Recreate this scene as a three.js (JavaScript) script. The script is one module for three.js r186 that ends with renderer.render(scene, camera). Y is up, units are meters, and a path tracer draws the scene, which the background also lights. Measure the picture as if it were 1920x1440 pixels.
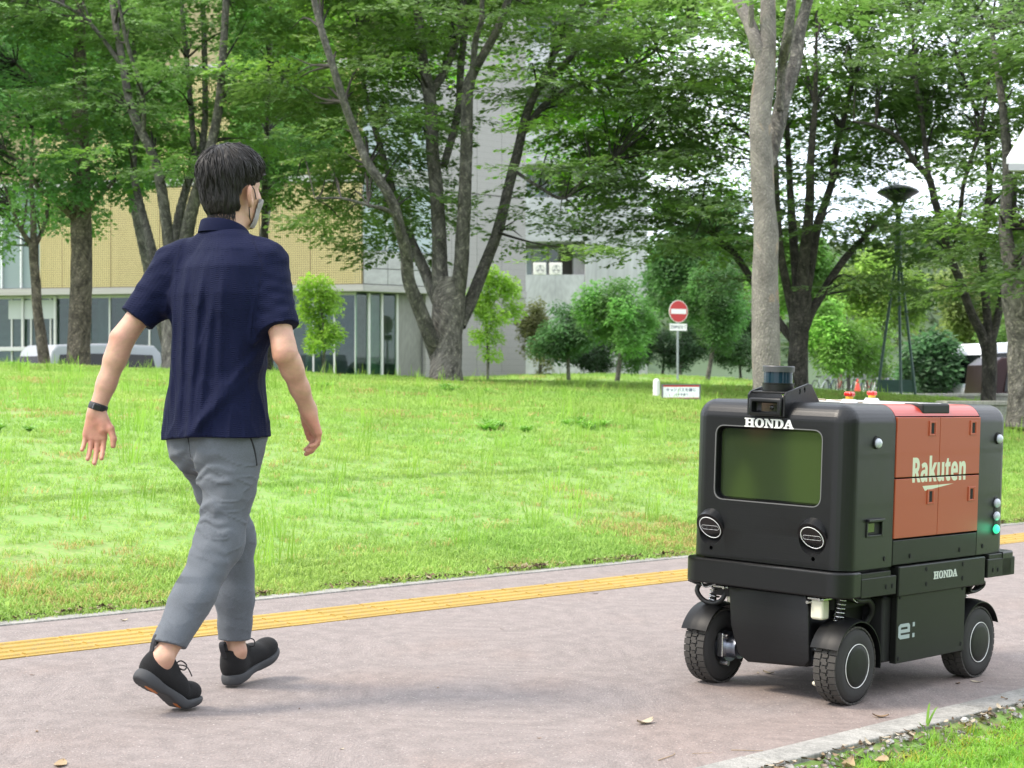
import * as THREE from 'three';
import { RoundedBoxGeometry } from 'three/addons/geometries/RoundedBoxGeometry.js';
import { TextGeometry } from 'three/addons/geometries/TextGeometry.js';
import { FontLoader } from 'three/addons/loaders/FontLoader.js';
import { mergeGeometries, toCreasedNormals } from 'three/addons/utils/BufferGeometryUtils.js';
import { Brush, Evaluator, ADDITION, SUBTRACTION, INTERSECTION } from 'three-bvh-csg';
import { createNoise2D, createNoise3D } from 'simplex-noise';

// ---------- camera, sky, sun, exposure ----------
const scene = new THREE.Scene();
const camera = new THREE.PerspectiveCamera(2 * Math.atan(720 / 3400) * 180 / Math.PI, 4 / 3, 0.1, 3000);
const EYE = new THREE.Vector3(0, 1.06, 0);
const FWD = new THREE.Vector3(0.742, 0, -0.6704).normalize();      // the path runs along +x, the lawn lies towards -z
const RIGHT = new THREE.Vector3().crossVectors(FWD, new THREE.Vector3(0, 1, 0));
camera.position.copy(EYE);
camera.lookAt(EYE.clone().add(FWD));
camera.focus = 5.9;
camera.userData.fStop = 9;

const renderer = new THREE.WebGLRenderer({ antialias: true });
renderer.toneMapping = THREE.LinearToneMapping;
renderer.toneMappingExposure = 3.15;
renderer.shadowMap.enabled = true;
renderer.setSize(1024, 768);

const TOSUN = new THREE.Vector3(-0.60, 0.95, -0.42).normalize();
const sun = new THREE.DirectionalLight(0xfff3e2, 1.5);
sun.position.copy(TOSUN).multiplyScalar(120);
sun.castShadow = true;
sun.shadow.radius = 32;
sun.shadow.mapSize.set(2048, 2048);
Object.assign(sun.shadow.camera, { left: -60, right: 60, top: 60, bottom: -60, near: 1, far: 300 });
scene.add(sun);

// seeded numbers and noise
function rng(seed) { let a = seed >>> 0; return () => { a = (a + 0x6d2b79f5) | 0; let t = Math.imul(a ^ (a >>> 15), 1 | a); t = (t + Math.imul(t ^ (t >>> 7), 61 | t)) ^ t; return ((t ^ (t >>> 14)) >>> 0) / 4294967296; }; }
const R0 = rng(11);
const n2 = createNoise2D(rng(5)), n3 = createNoise3D(rng(6));
const fbm2 = (x, y, o = 4) => { let s = 0, a = 0.5; for (let i = 0; i < o; i++) { s += a * n2(x, y); x = x * 2.03 + 7.1; y = y * 2.03 + 3.7; a *= 0.5; } return s; };
const clamp = (x, a = 0, b = 1) => Math.min(b, Math.max(a, x));
const sstep = (a, b, x) => { const t = clamp((x - a) / (b - a)); return t * t * (3 - 2 * t); };
const lerp = (a, b, t) => a + (b - a) * t;

// a bright, thinly overcast sky: white cloud with faint bluish thinner places
{
  const W = 1024, H = 512, data = new Float32Array(W * H * 4);
  for (let j = 0; j < H; j++) {
    const el = ((j + 0.5) / H - 0.5) * Math.PI, y = Math.sin(el), ce = Math.cos(el);
    for (let i = 0; i < W; i++) {
      const az = ((i + 0.5) / W - 0.5) * 2 * Math.PI, x = Math.cos(az) * ce, z = Math.sin(az) * ce;
      const k = 1.2 / (Math.abs(y) + 0.35);
      const c = clamp(0.62 + 0.55 * (n3(x * k * 1.1, y * 1.4, z * k * 1.1) * 0.6 + n3(x * k * 2.6, y * 3, z * k * 2.6) * 0.3 + n3(x * k * 6, y * 6, z * k * 6) * 0.12));
      const o = (j * W + i) * 4;
      data[o] = 0.86 * lerp(0.66, 0.98, c); data[o + 1] = 0.86 * lerp(0.78, 0.99, c); data[o + 2] = 0.86 * lerp(0.98, 1.03, c); data[o + 3] = 1;
    }
  }
  const sky = new THREE.DataTexture(data, W, H, THREE.RGBAFormat, THREE.FloatType);
  sky.mapping = THREE.EquirectangularReflectionMapping; sky.magFilter = THREE.LinearFilter; sky.needsUpdate = true;
  scene.background = sky; scene.environment = sky;
}

// ---------- helpers ----------
const V = (x, y, z) => new THREE.Vector3(x, y, z);
// a point that was surveyed on the photograph: its pixel and its distance in metres along the line of sight
const spot = (px, py, d) => EYE.clone().addScaledVector(FWD, d).addScaledVector(RIGHT, (px - 960) / 3400 * d).add(V(0, (720 - py) / 3400 * d, 0));
const taken = new Map();
const numbered = (name) => { const k = taken.get(name) ?? 0; taken.set(name, k + 1); return k ? name + '_' + String(k).padStart(3, '0') : name; };
function shade(o) { o.traverse((m) => { if (m.isMesh) { m.castShadow = true; m.receiveShadow = true; } }); return o; }
function tag(o, label, category, group) { o.userData.label = label; o.userData.category = category; if (group) o.userData.group = group; return o; }
function thing(name, label, category, group) { const o = new THREE.Group(); o.name = numbered(name); scene.add(o); return tag(o, label, category, group); }
function part(name, geo, mat, parent, label) { const m = new THREE.Mesh(geo, mat); m.name = name; m.castShadow = m.receiveShadow = true; parent.add(m); if (label) m.userData.label = label; return m; }
function single(name, geo, mat, label, category, group) { const m = part(numbered(name), geo, mat, scene); return tag(m, label, category, group); }
function setting(name, geo, mat, label) { const m = part(numbered(name), geo, mat, scene); m.userData.kind = 'structure'; if (label) m.userData.label = label; return m; }
function mg(list) {
  const a = list.map((g) => { const q = g.index ? g.toNonIndexed() : g.clone(); for (const k of Object.keys(q.attributes)) if (!['position', 'normal', 'uv'].includes(k)) q.deleteAttribute(k); if (!q.attributes.uv) q.setAttribute('uv', new THREE.BufferAttribute(new Float32Array(q.attributes.position.count * 2), 2)); if (!q.attributes.normal) q.computeVertexNormals(); return q; });
  return a.length === 1 ? a[0] : mergeGeometries(a);
}
const box = (x0, x1, y0, y1, z0, z1) => new THREE.BoxGeometry(Math.abs(x1 - x0), Math.abs(y1 - y0), Math.abs(z1 - z0)).translate((x0 + x1) / 2, (y0 + y1) / 2, (z0 + z1) / 2);
const rbox = (x0, x1, y0, y1, z0, z1, r = 0.005, s = 3) => new RoundedBoxGeometry(Math.abs(x1 - x0), Math.abs(y1 - y0), Math.abs(z1 - z0), s, r).translate((x0 + x1) / 2, (y0 + y1) / 2, (z0 + z1) / 2);
const cyl = (r0, r1, h, n = 24) => new THREE.CylinderGeometry(r0, r1, h, n);
const lin = (r, g, b) => new THREE.Color().setRGB(r, g, b);
const M = (r, g, b, rough = 0.6, more = {}) => new THREE.MeshStandardMaterial({ color: lin(r, g, b), roughness: rough, ...more });
const MP = (r, g, b, rough = 0.6, more = {}) => new THREE.MeshPhysicalMaterial({ color: lin(r, g, b), roughness: rough, ...more });
function dataTex(n, fn, srgb = false) {
  const d = new Uint8Array(n * n * 4);
  for (let j = 0; j < n; j++) for (let i = 0; i < n; i++) { const c = fn(i / n, j / n, i, j); const o = (j * n + i) * 4; const a = Array.isArray(c) ? c : [c, c, c]; for (let k = 0; k < 3; k++) d[o + k] = clamp(a[k]) * 255; d[o + 3] = 255; }
  const t = new THREE.DataTexture(d, n, n); t.wrapS = t.wrapT = THREE.RepeatWrapping; t.magFilter = THREE.LinearFilter; if (srgb) t.colorSpace = THREE.SRGBColorSpace; t.needsUpdate = true; return t;
}
// noise that repeats over the unit square
const tn = (u, v, k, seed = 0) => { const a = u * 2 * Math.PI, b = v * 2 * Math.PI, q = k / (2 * Math.PI); return n3(Math.cos(a) * q + seed, Math.sin(a) * q + Math.cos(b) * q * 1.01, Math.sin(b) * q + seed * 0.7); };
function canvasTex(w, h, draw, srgb = true) { const c = document.createElement('canvas'); c.width = w; c.height = h; draw(c.getContext('2d'), w, h); const t = new THREE.CanvasTexture(c); if (srgb) t.colorSpace = THREE.SRGBColorSpace; t.wrapS = t.wrapT = THREE.ClampToEdgeWrapping; t.magFilter = THREE.LinearFilter; return t; }
const withRepeat = (t, u, v) => { const q = t.clone(); q.repeat.set(u, v); q.needsUpdate = true; return q; };
// tube through points with a radius at each; sides n; returns geometry with uv in metres
function limbGeo(pts, radii, n = 10, sub = 3, wob = 0.04, seed = 0, cap = true) {
  const curve = new THREE.CatmullRomCurve3(pts, false, 'centripetal'), m = (pts.length - 1) * sub;
  const pos = [], nor = [], uv = [], idx = [];
  let prev = null, len = 0, last = null, nx = null;
  for (let i = 0; i <= m; i++) {
    const t = i / m, p = curve.getPoint(t), T = curve.getTangent(t).normalize();
    if (!nx) { nx = Math.abs(T.y) < 0.9 ? V(0, 1, 0).cross(T).normalize() : V(1, 0, 0).cross(T).normalize(); } else { nx.addScaledVector(T, -nx.dot(T)).normalize(); }
    const bn = T.clone().cross(nx), f = t * (radii.length - 1), k = Math.min(radii.length - 2, Math.floor(f)), r = lerp(radii[k], radii[k + 1], f - k);
    if (last) len += p.distanceTo(last); last = p;
    for (let j = 0; j <= n; j++) {
      const a = j / n * 2 * Math.PI, ca = Math.cos(a), sa = Math.sin(a), w = 1 + wob * (n3(ca * 1.3 + seed, sa * 1.3, len * 1.1 + seed) + 0.5 * n3(ca * 3 + seed, sa * 3, len * 3));
      const d = nx.clone().multiplyScalar(ca).addScaledVector(bn, sa);
      pos.push(p.x + d.x * r * w, p.y + d.y * r * w, p.z + d.z * r * w); nor.push(d.x, d.y, d.z); uv.push(j / n * Math.max(0.1, Math.round(6.28 * r * 10) / 10), len);
      if (i && j) { const b = i * (n + 1) + j; idx.push(b - n - 2, b - n - 1, b - 1, b - 1, b - n - 1, b); }
    }
  }
  if (cap) { for (const [row, flip] of [[0, 1], [m, 0]]) { const c = curve.getPoint(row / m), k = pos.length / 3, T = curve.getTangent(row / m); pos.push(c.x, c.y, c.z); nor.push(T.x * (flip ? -1 : 1), T.y * (flip ? -1 : 1), T.z * (flip ? -1 : 1)); uv.push(0, 0); for (let j = 0; j < n; j++) { const b = row * (n + 1) + j; flip ? idx.push(k, b + 1, b) : idx.push(k, b, b + 1); } } }
  const g = new THREE.BufferGeometry(); g.setAttribute('position', new THREE.Float32BufferAttribute(pos, 3)); g.setAttribute('normal', new THREE.Float32BufferAttribute(nor, 3)); g.setAttribute('uv', new THREE.Float32BufferAttribute(uv, 2)); g.setIndex(idx);
  return g;
}
const tube = (pts, r, n = 8, sub = 4) => limbGeo(pts, [r, r], n, sub, 0);
function planeUV(g, ax, ay, ox = 0, oy = 0, sx = 1, sy = 1) { const p = g.attributes.position, u = new Float32Array(p.count * 2); for (let i = 0; i < p.count; i++) { const c = [p.getX(i), p.getY(i), p.getZ(i)]; u[i * 2] = (c[ax] - ox) * sx; u[i * 2 + 1] = (c[ay] - oy) * sy; } g.setAttribute('uv', new THREE.BufferAttribute(u, 2)); return g; }
// naive surface nets over a distance field
function nets(f, lo, hi, h) {
  const nx = Math.ceil((hi[0] - lo[0]) / h) + 1, ny = Math.ceil((hi[1] - lo[1]) / h) + 1, nz = Math.ceil((hi[2] - lo[2]) / h) + 1, v = new Float32Array(nx * ny * nz);
  const I = (i, j, k) => (k * ny + j) * nx + i;
  for (let k = 0; k < nz; k++) for (let j = 0; j < ny; j++) for (let i = 0; i < nx; i++) v[I(i, j, k)] = f(lo[0] + i * h, lo[1] + j * h, lo[2] + k * h);
  const id = new Int32Array(nx * ny * nz).fill(-1), pos = [], idx = [];
  const E = [[0, 0, 0, 1, 0, 0], [0, 1, 0, 1, 1, 0], [0, 0, 1, 1, 0, 1], [0, 1, 1, 1, 1, 1], [0, 0, 0, 0, 1, 0], [1, 0, 0, 1, 1, 0], [0, 0, 1, 0, 1, 1], [1, 0, 1, 1, 1, 1], [0, 0, 0, 0, 0, 1], [1, 0, 0, 1, 0, 1], [0, 1, 0, 0, 1, 1], [1, 1, 0, 1, 1, 1]];
  for (let k = 0; k < nz - 1; k++) for (let j = 0; j < ny - 1; j++) for (let i = 0; i < nx - 1; i++) {
    let sx = 0, sy = 0, sz = 0, c = 0;
    for (const e of E) { const a = v[I(i + e[0], j + e[1], k + e[2])], b = v[I(i + e[3], j + e[4], k + e[5])]; if ((a < 0) !== (b < 0)) { const t = a / (a - b); sx += e[0] + (e[3] - e[0]) * t; sy += e[1] + (e[4] - e[1]) * t; sz += e[2] + (e[5] - e[2]) * t; c++; } }
    if (c) { id[I(i, j, k)] = pos.length / 3; pos.push(lo[0] + (i + sx / c) * h, lo[1] + (j + sy / c) * h, lo[2] + (k + sz / c) * h); }
  }
  const quad = (a, b, c, d, flip) => flip ? idx.push(a, c, b, a, d, c) : idx.push(a, b, c, a, c, d);
  for (let k = 1; k < nz - 1; k++) for (let j = 1; j < ny - 1; j++) for (let i = 1; i < nx - 1; i++) {
    const a = v[I(i, j, k)] < 0;
    if (a !== v[I(i + 1, j, k)] < 0) quad(id[I(i, j - 1, k - 1)], id[I(i, j, k - 1)], id[I(i, j, k)], id[I(i, j - 1, k)], !a);
    if (a !== v[I(i, j + 1, k)] < 0) quad(id[I(i - 1, j, k - 1)], id[I(i - 1, j, k)], id[I(i, j, k)], id[I(i, j, k - 1)], !a);
    if (a !== v[I(i, j, k + 1)] < 0) quad(id[I(i - 1, j - 1, k)], id[I(i, j - 1, k)], id[I(i, j, k)], id[I(i - 1, j, k)], !a);
  }
  const nor = new Float32Array(pos.length), e = h * 0.5;
  for (let i = 0; i < pos.length; i += 3) { const x = pos[i], y = pos[i + 1], z = pos[i + 2]; let a = f(x + e, y, z) - f(x - e, y, z), b = f(x, y + e, z) - f(x, y - e, z), c = f(x, y, z + e) - f(x, y, z - e); const l = Math.hypot(a, b, c) || 1; nor[i] = a / l; nor[i + 1] = b / l; nor[i + 2] = c / l; }
  const g = new THREE.BufferGeometry(); g.setAttribute('position', new THREE.Float32BufferAttribute(pos, 3)); g.setAttribute('normal', new THREE.BufferAttribute(nor, 3)); g.setAttribute('uv', new THREE.BufferAttribute(new Float32Array(pos.length / 3 * 2), 2)); g.setIndex(idx);
  return g;
}
const fontSerif = await new FontLoader().loadAsync('fonts/droid/droid_serif_bold.typeface.json');
const fontSans = await new FontLoader().loadAsync('fonts/droid/droid_sans_bold.typeface.json');
// raised lettering that fills the box x0..x1, y0..y1, its face at depth t
function word(text, font, x0, x1, y0, y1, t, bold = 0.035) { const g = new TextGeometry(text, { font, size: 1, depth: 1, curveSegments: 6, bevelEnabled: bold > 0, bevelSize: bold, bevelThickness: 0.05, bevelSegments: 1 }); g.computeBoundingBox(); const b = g.boundingBox; g.translate(-b.min.x, -b.min.y, 0); g.scale((x1 - x0) / (b.max.x - b.min.x), (y1 - y0) / (b.max.y - b.min.y), t); g.translate(x0, y0, 0); return g; }
// ---------- the ground: a path with crossfall, a lawn bank beside it ----------
const SX = -0.01138, SN = 0.03015;                                  // fall along the path, rise towards the lawn
const pathY = (x, z) => SX * x + SN * -z;
const NEAR = 2.74, NEAR2 = 2.855, FAR = 6.06, FAR2 = 6.15;          // kerb stones lie between these distances from the camera's foot
function groundY(x, z) {
  const n = -z;
  if (n < FAR2) return pathY(x, z) - (n < NEAR ? 0.055 * sstep(NEAR, NEAR - 0.06, n) : 0.012) + (n < NEAR - 0.3 ? 0.02 * fbm2(x * 1.3, n * 1.3, 3) : 0);
  const s = n - FAR2, d = x * 0.742 + n * 0.67;
  const bank = SX * x + SN * Math.min(n, 26) - 0.01 + 0.86 * (1 - Math.exp(-s / 3.9)) * (1 - 0.1 * sstep(14, 20, x) * sstep(8, 14, s)) + 0.05 * fbm2(x * 0.35, n * 0.35, 3) * sstep(0, 2, s) - 0.3 * sstep(23.5, 27, x) * sstep(24, 17, n);
  const far = 1.03 + 0.3 * Math.exp(-(((x - 41) / 6) ** 2 + ((n - 34) / 5) ** 2)) - 0.65 * sstep(27, 20, n) - 0.45 * sstep(6.3, 9, 0.67 * x - 0.742 * n) - 0.9 * sstep(29.5, 33, n) * sstep(37, 31, x);
  return lerp(bank, far, lerp(sstep(29, 36, d), sstep(21, 33, d), sstep(18, 23, n)));
}
const grid = (xs, zs, fy, uvs = 1) => {
  const pos = [], uv = [], idx = [], m = zs.length;
  xs.forEach((x, i) => zs.forEach((z, j) => { pos.push(x, fy(x, z), z); uv.push(x * uvs, -z * uvs); if (i && j) { const b = i * m + j; idx.push(b - m - 1, b - 1, b - m, b - m, b - 1, b); } }));
  const g = new THREE.BufferGeometry(); g.setAttribute('position', new THREE.Float32BufferAttribute(pos, 3)); g.setAttribute('uv', new THREE.Float32BufferAttribute(uv, 2)); g.setIndex(idx); g.computeVertexNormals();
  if (g.attributes.normal.getY(0) < 0) { const ix = g.index.array; for (let i = 0; i < ix.length; i += 3) { const t = ix[i]; ix[i] = ix[i + 1]; ix[i + 1] = t; } g.computeVertexNormals(); }
  return g;
};
const range = (a, b, step) => { const o = []; for (let x = a; x < b - 1e-6; x += step) o.push(x); o.push(b); return o; };
const colorize = (g, fn) => { const p = g.attributes.position, c = new Float32Array(p.count * 3); for (let i = 0; i < p.count; i++) { const k = fn(p.getX(i), p.getY(i), p.getZ(i)); c.set(Array.isArray(k) ? k : [k, k, k], i * 3); } g.setAttribute('color', new THREE.BufferAttribute(c, 3)); return g; };

// red-grey asphalt: bound stone chips, dark pits, pale grit
const chipN = 1024, chips = new Float32Array(chipN * chipN), chipTone = new Float32Array(chipN * chipN * 3);
{
  const r = rng(77);
  for (let i = 0; i < chipN * chipN; i++) { const u = (i % chipN) / chipN, v = Math.floor(i / chipN) / chipN, b = 0.85 + 0.12 * tn(u, v, 14) + 0.10 * tn(u, v, 90, 4) + 0.12 * (r() - 0.5); chips[i] = 0.5 + 0.25 * tn(u, v, 150, 9) + 0.2 * (r() - 0.5); chipTone[i * 3] = 0.215 * b; chipTone[i * 3 + 1] = 0.182 * b; chipTone[i * 3 + 2] = 0.169 * b; }
  const blot = (n, r0, r1, col, hgt, mix) => { for (let k = 0; k < n; k++) { const cx = r() * chipN, cy = r() * chipN, rad = r0 + (r1 - r0) * r() * r(), st = 0.5 + r(), tone = 0.75 + 0.5 * r(); for (let y = -Math.ceil(rad * 1.5); y <= rad * 1.5; y++) for (let x = -Math.ceil(rad * 1.5); x <= rad * 1.5; x++) { if ((x * x) * st + (y * y) / st > rad * rad) continue; const o = (((cy + y | 0) + chipN) % chipN) * chipN + (((cx + x | 0) + chipN) % chipN); chips[o] = lerp(chips[o], hgt, mix); for (let c = 0; c < 3; c++) chipTone[o * 3 + c] = lerp(chipTone[o * 3 + c], col[c] * tone, mix); } } };
  blot(15000, 1, 3.8, [0.25, 0.212, 0.195], 0.7, 0.5); blot(7000, 1, 3.6, [0.235, 0.178, 0.16], 0.65, 0.5); blot(6000, 0.7, 2.6, [0.09, 0.074, 0.068], 0.15, 0.65); blot(2200, 0.7, 2.4, [0.40, 0.37, 0.35], 0.85, 0.8);
}
const toS = (x) => x <= 0.0031308 ? 12.92 * x : 1.055 * Math.pow(x, 1 / 2.4) - 0.055;
const asphaltMap = dataTex(chipN, (u, v, i, j) => { const o = (j * chipN + i) * 3; return [toS(chipTone[o]), toS(chipTone[o + 1]), toS(chipTone[o + 2])]; }, true);
const asphaltBump = dataTex(chipN, (u, v, i, j) => chips[j * chipN + i]);
for (const t of [asphaltMap, asphaltBump]) t.repeat.set(1 / 1.3, 1 / 1.3);
const asphalt = new THREE.MeshStandardMaterial({ map: asphaltMap, bumpMap: asphaltBump, bumpScale: 0.0025, roughness: 0.88, vertexColors: true });
{
  const g = grid([...range(-40, 1, 1), ...range(1.15, 14, 0.15), ...range(14.5, 160, 2)], range(-FAR, -NEAR2, 0.15), (x, z) => pathY(x, z));
  colorize(g, (x, y, z) => { // worn pale wheel tracks and rusty, damper stretches by the near kerb: blotches with their own outline
    const n = -z, w = fbm2(x * 0.9, n * 1.4, 4), rust = sstep(-0.1, 0.35, fbm2(x * 0.7 + 40, n * 1.1, 4) + 0.6 * sstep(3.7, 2.95, n) - 0.28);
    const b = 1.04 + 0.035 * w; return [b * lerp(1, 1.0, rust), b * lerp(1, 0.94, rust), b * lerp(1, 0.90, rust)];
  });
  const p = setting('path', g, asphalt); p.userData.label = 'red grey asphalt footpath between concrete kerbs';
}
// kerbs: each stone a piece
const concreteMap = dataTex(512, (u, v) => { const b = 0.60 + 0.05 * tn(u, v, 5) + 0.045 * tn(u, v, 22, 3) + 0.06 * tn(u, v, 80, 6); return [b, b * 0.985, b * 0.95]; }, true);
const concreteBump = dataTex(512, (u, v) => 0.5 + 0.3 * tn(u, v, 60, 2) + 0.2 * tn(u, v, 140, 5));
const kerbMat = new THREE.MeshStandardMaterial({ map: withRepeat(concreteMap, 1.7, 1.7), bumpMap: withRepeat(concreteBump, 3, 3), bumpScale: 0.0015, roughness: 0.9 });
const kerbMats = [0.74, 0.8, 0.69].map((b) => { const m = kerbMat.clone(); m.color = lin(b, b, b * 0.98); return m; });
const farKerbMats = kerbMats.map((m) => { const q = m.clone(); q.color.multiplyScalar(1.0); return q; });
const TILT = new THREE.Matrix4().makeBasis(V(1, SX, 0).normalize(), V(-SX, 1, SN).normalize(), V(0, -SN, 1).normalize());
const onPath = (o, x, z, up = 0, turn = 0) => { o.position.set(x, pathY(x, z) + up, z); o.quaternion.setFromRotationMatrix(TILT).multiply(new THREE.Quaternion().setFromAxisAngle(V(0, 1, 0), turn)); return o; };
{
  const near = new THREE.Group(); near.name = 'kerb'; near.userData = { kind: 'structure', label: 'concrete kerb stones between footpath and near verge' }; scene.add(near);
  const r = rng(3), L = 0.6, gs = [0, 1, 2].map((k) => planeUV(mg([rbox(-L / 2 + 0.0045, L / 2 - 0.0045, -0.22, 0.004, -(NEAR2 - NEAR) / 2, (NEAR2 - NEAR) / 2, 0.006, 2)]), 0, 2, k * 0.31, k * 0.17));
  for (let i = -8; i < 46; i++) { const m = part('kerb_stone', gs[(r() * 3) | 0], kerbMats[(r() * 3) | 0], near); onPath(m, 3.5 + (i + 0.5) * L, -(NEAR + NEAR2) / 2, (r() - 0.5) * 0.004); }
  const far = new THREE.Group(); far.name = 'kerb_001'; far.userData = { kind: 'structure', label: 'pale concrete edging between footpath and lawn' }; scene.add(far);
  const gf = planeUV(mg([rbox(-L / 2 + 0.003, L / 2 - 0.003, -0.2, 0.006, -(FAR2 - FAR) / 2, (FAR2 - FAR) / 2, 0.005, 2)]), 0, 2);
  for (let i = -12; i < 60; i++) { const m = part('kerb_stone', gf, farKerbMats[(r() * 3) | 0], far); onPath(m, 3.2 + (i + 0.5) * L, -(FAR + FAR2) / 2, (r() - 0.5) * 0.003); }
}
// yellow tactile guide strip: one tile after another, four bars each
{
  const grp = new THREE.Group(); grp.name = 'tactile_strip'; grp.userData = { kind: 'structure', label: 'yellow tactile guide strip of ribbed tiles along footpath' }; scene.add(grp);
  const wear = dataTex(512, (u, v) => { const w = sstep(0.15, 0.6, tn(u, v, 9) * 0.6 + tn(u, v, 40, 3) * 0.5); const b = 0.94 + 0.06 * tn(u, v, 60, 8); return [lerp(0.67, 0.64, w) * b, lerp(0.555, 0.54, w) * b, lerp(0.25, 0.32, w) * b]; }, true);
  const mats = [[0, 0, 1], [0.37, 0.2, 0.95], [0.71, 0.55, 1.04]].map(([a, b, k]) => { const t = wear.clone(); t.offset.set(a, b); t.repeat.set(2.2, 2.2); t.needsUpdate = true; return new THREE.MeshStandardMaterial({ map: t, roughness: 0.75, color: lin(k, k * 0.98, k * 0.95) }); });
  const L = 0.3, pieces = [rbox(-L / 2 + 0.003, L / 2 - 0.003, -0.02, 0.004, -L / 2 + 0.002, L / 2 - 0.002, 0.001, 1)];
  for (let k = 0; k < 4; k++) { const z = (k - 1.5) * 0.075, sh = new THREE.Shape(); sh.moveTo(-0.0175, 0); sh.lineTo(0.0175, 0); sh.lineTo(0.011, 0.0055); sh.lineTo(-0.011, 0.0055); const e = new THREE.ExtrudeGeometry(sh, { depth: L - 0.024, bevelEnabled: false }); e.translate(0, 0.004, -(L - 0.024) / 2).rotateY(Math.PI / 2).translate(0, 0, z); pieces.push(e); }
  const g = planeUV(mg(pieces), 0, 2), r = rng(9);
  for (let i = -4; i < 100; i++) { const m = part('tactile_tile', g, mats[(r() * 3) | 0], grp); onPath(m, 2.6 + (i + 0.5) * L, -5.555 + (r() - 0.5) * 0.002, (r() - 0.5) * 0.001); }
}
// lawn soil under the grass
const dryness = (x, n) => clamp(sstep(0.3, 0.72, fbm2(x * 0.33 + 9, n * 0.33, 4) + 0.25 * fbm2(x * 1.7, n * 1.7, 3) + 0.05));
const lawnMap = dataTex(512, (u, v) => { const a = 0.5 + 0.5 * tn(u, v, 30, 1), b = 0.5 + 0.5 * tn(u, v, 100, 2); return [toS(lerp(0.15, 0.22, a)), toS(lerp(0.24, 0.32, b)), toS(lerp(0.045, 0.07, a))]; }, true);
lawnMap.repeat.set(0.8, 0.8);
const lawnSoil = new THREE.MeshStandardMaterial({ map: lawnMap, roughness: 1, vertexColors: true });
const soilTint = (x, y, z) => { const d = dryness(x, -z); return [lerp(0.95, 1.15, d), lerp(1, 0.95, d), lerp(1.2, 1.5, d)]; };
{
  const xs = [...range(-400, -60, 30), ...range(-50, -6, 2), ...range(-4, 30, 0.4), ...range(31, 70, 1.5), ...range(80, 700, 40)];
  const zs = [...range(FAR2, 30, 0.4), ...range(31, 60, 1.5), ...range(70, 700, 40)].map((n) => -n);
  setting('lawn', colorize(grid(xs, zs, groundY), soilTint), lawnSoil, 'sloping lawn bank beside the footpath');
  setting('verge', colorize(grid([...range(-40, 0, 2), ...range(0.2, 10, 0.1), ...range(11, 100, 3)], [-NEAR, -NEAR + 0.03, -NEAR + 0.06, ...range(-NEAR + 0.1, 0, 0.1), ...range(1, 60, 4)], groundY), soilTint), lawnSoil, 'grassy verge beside the near kerb');
}
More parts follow.
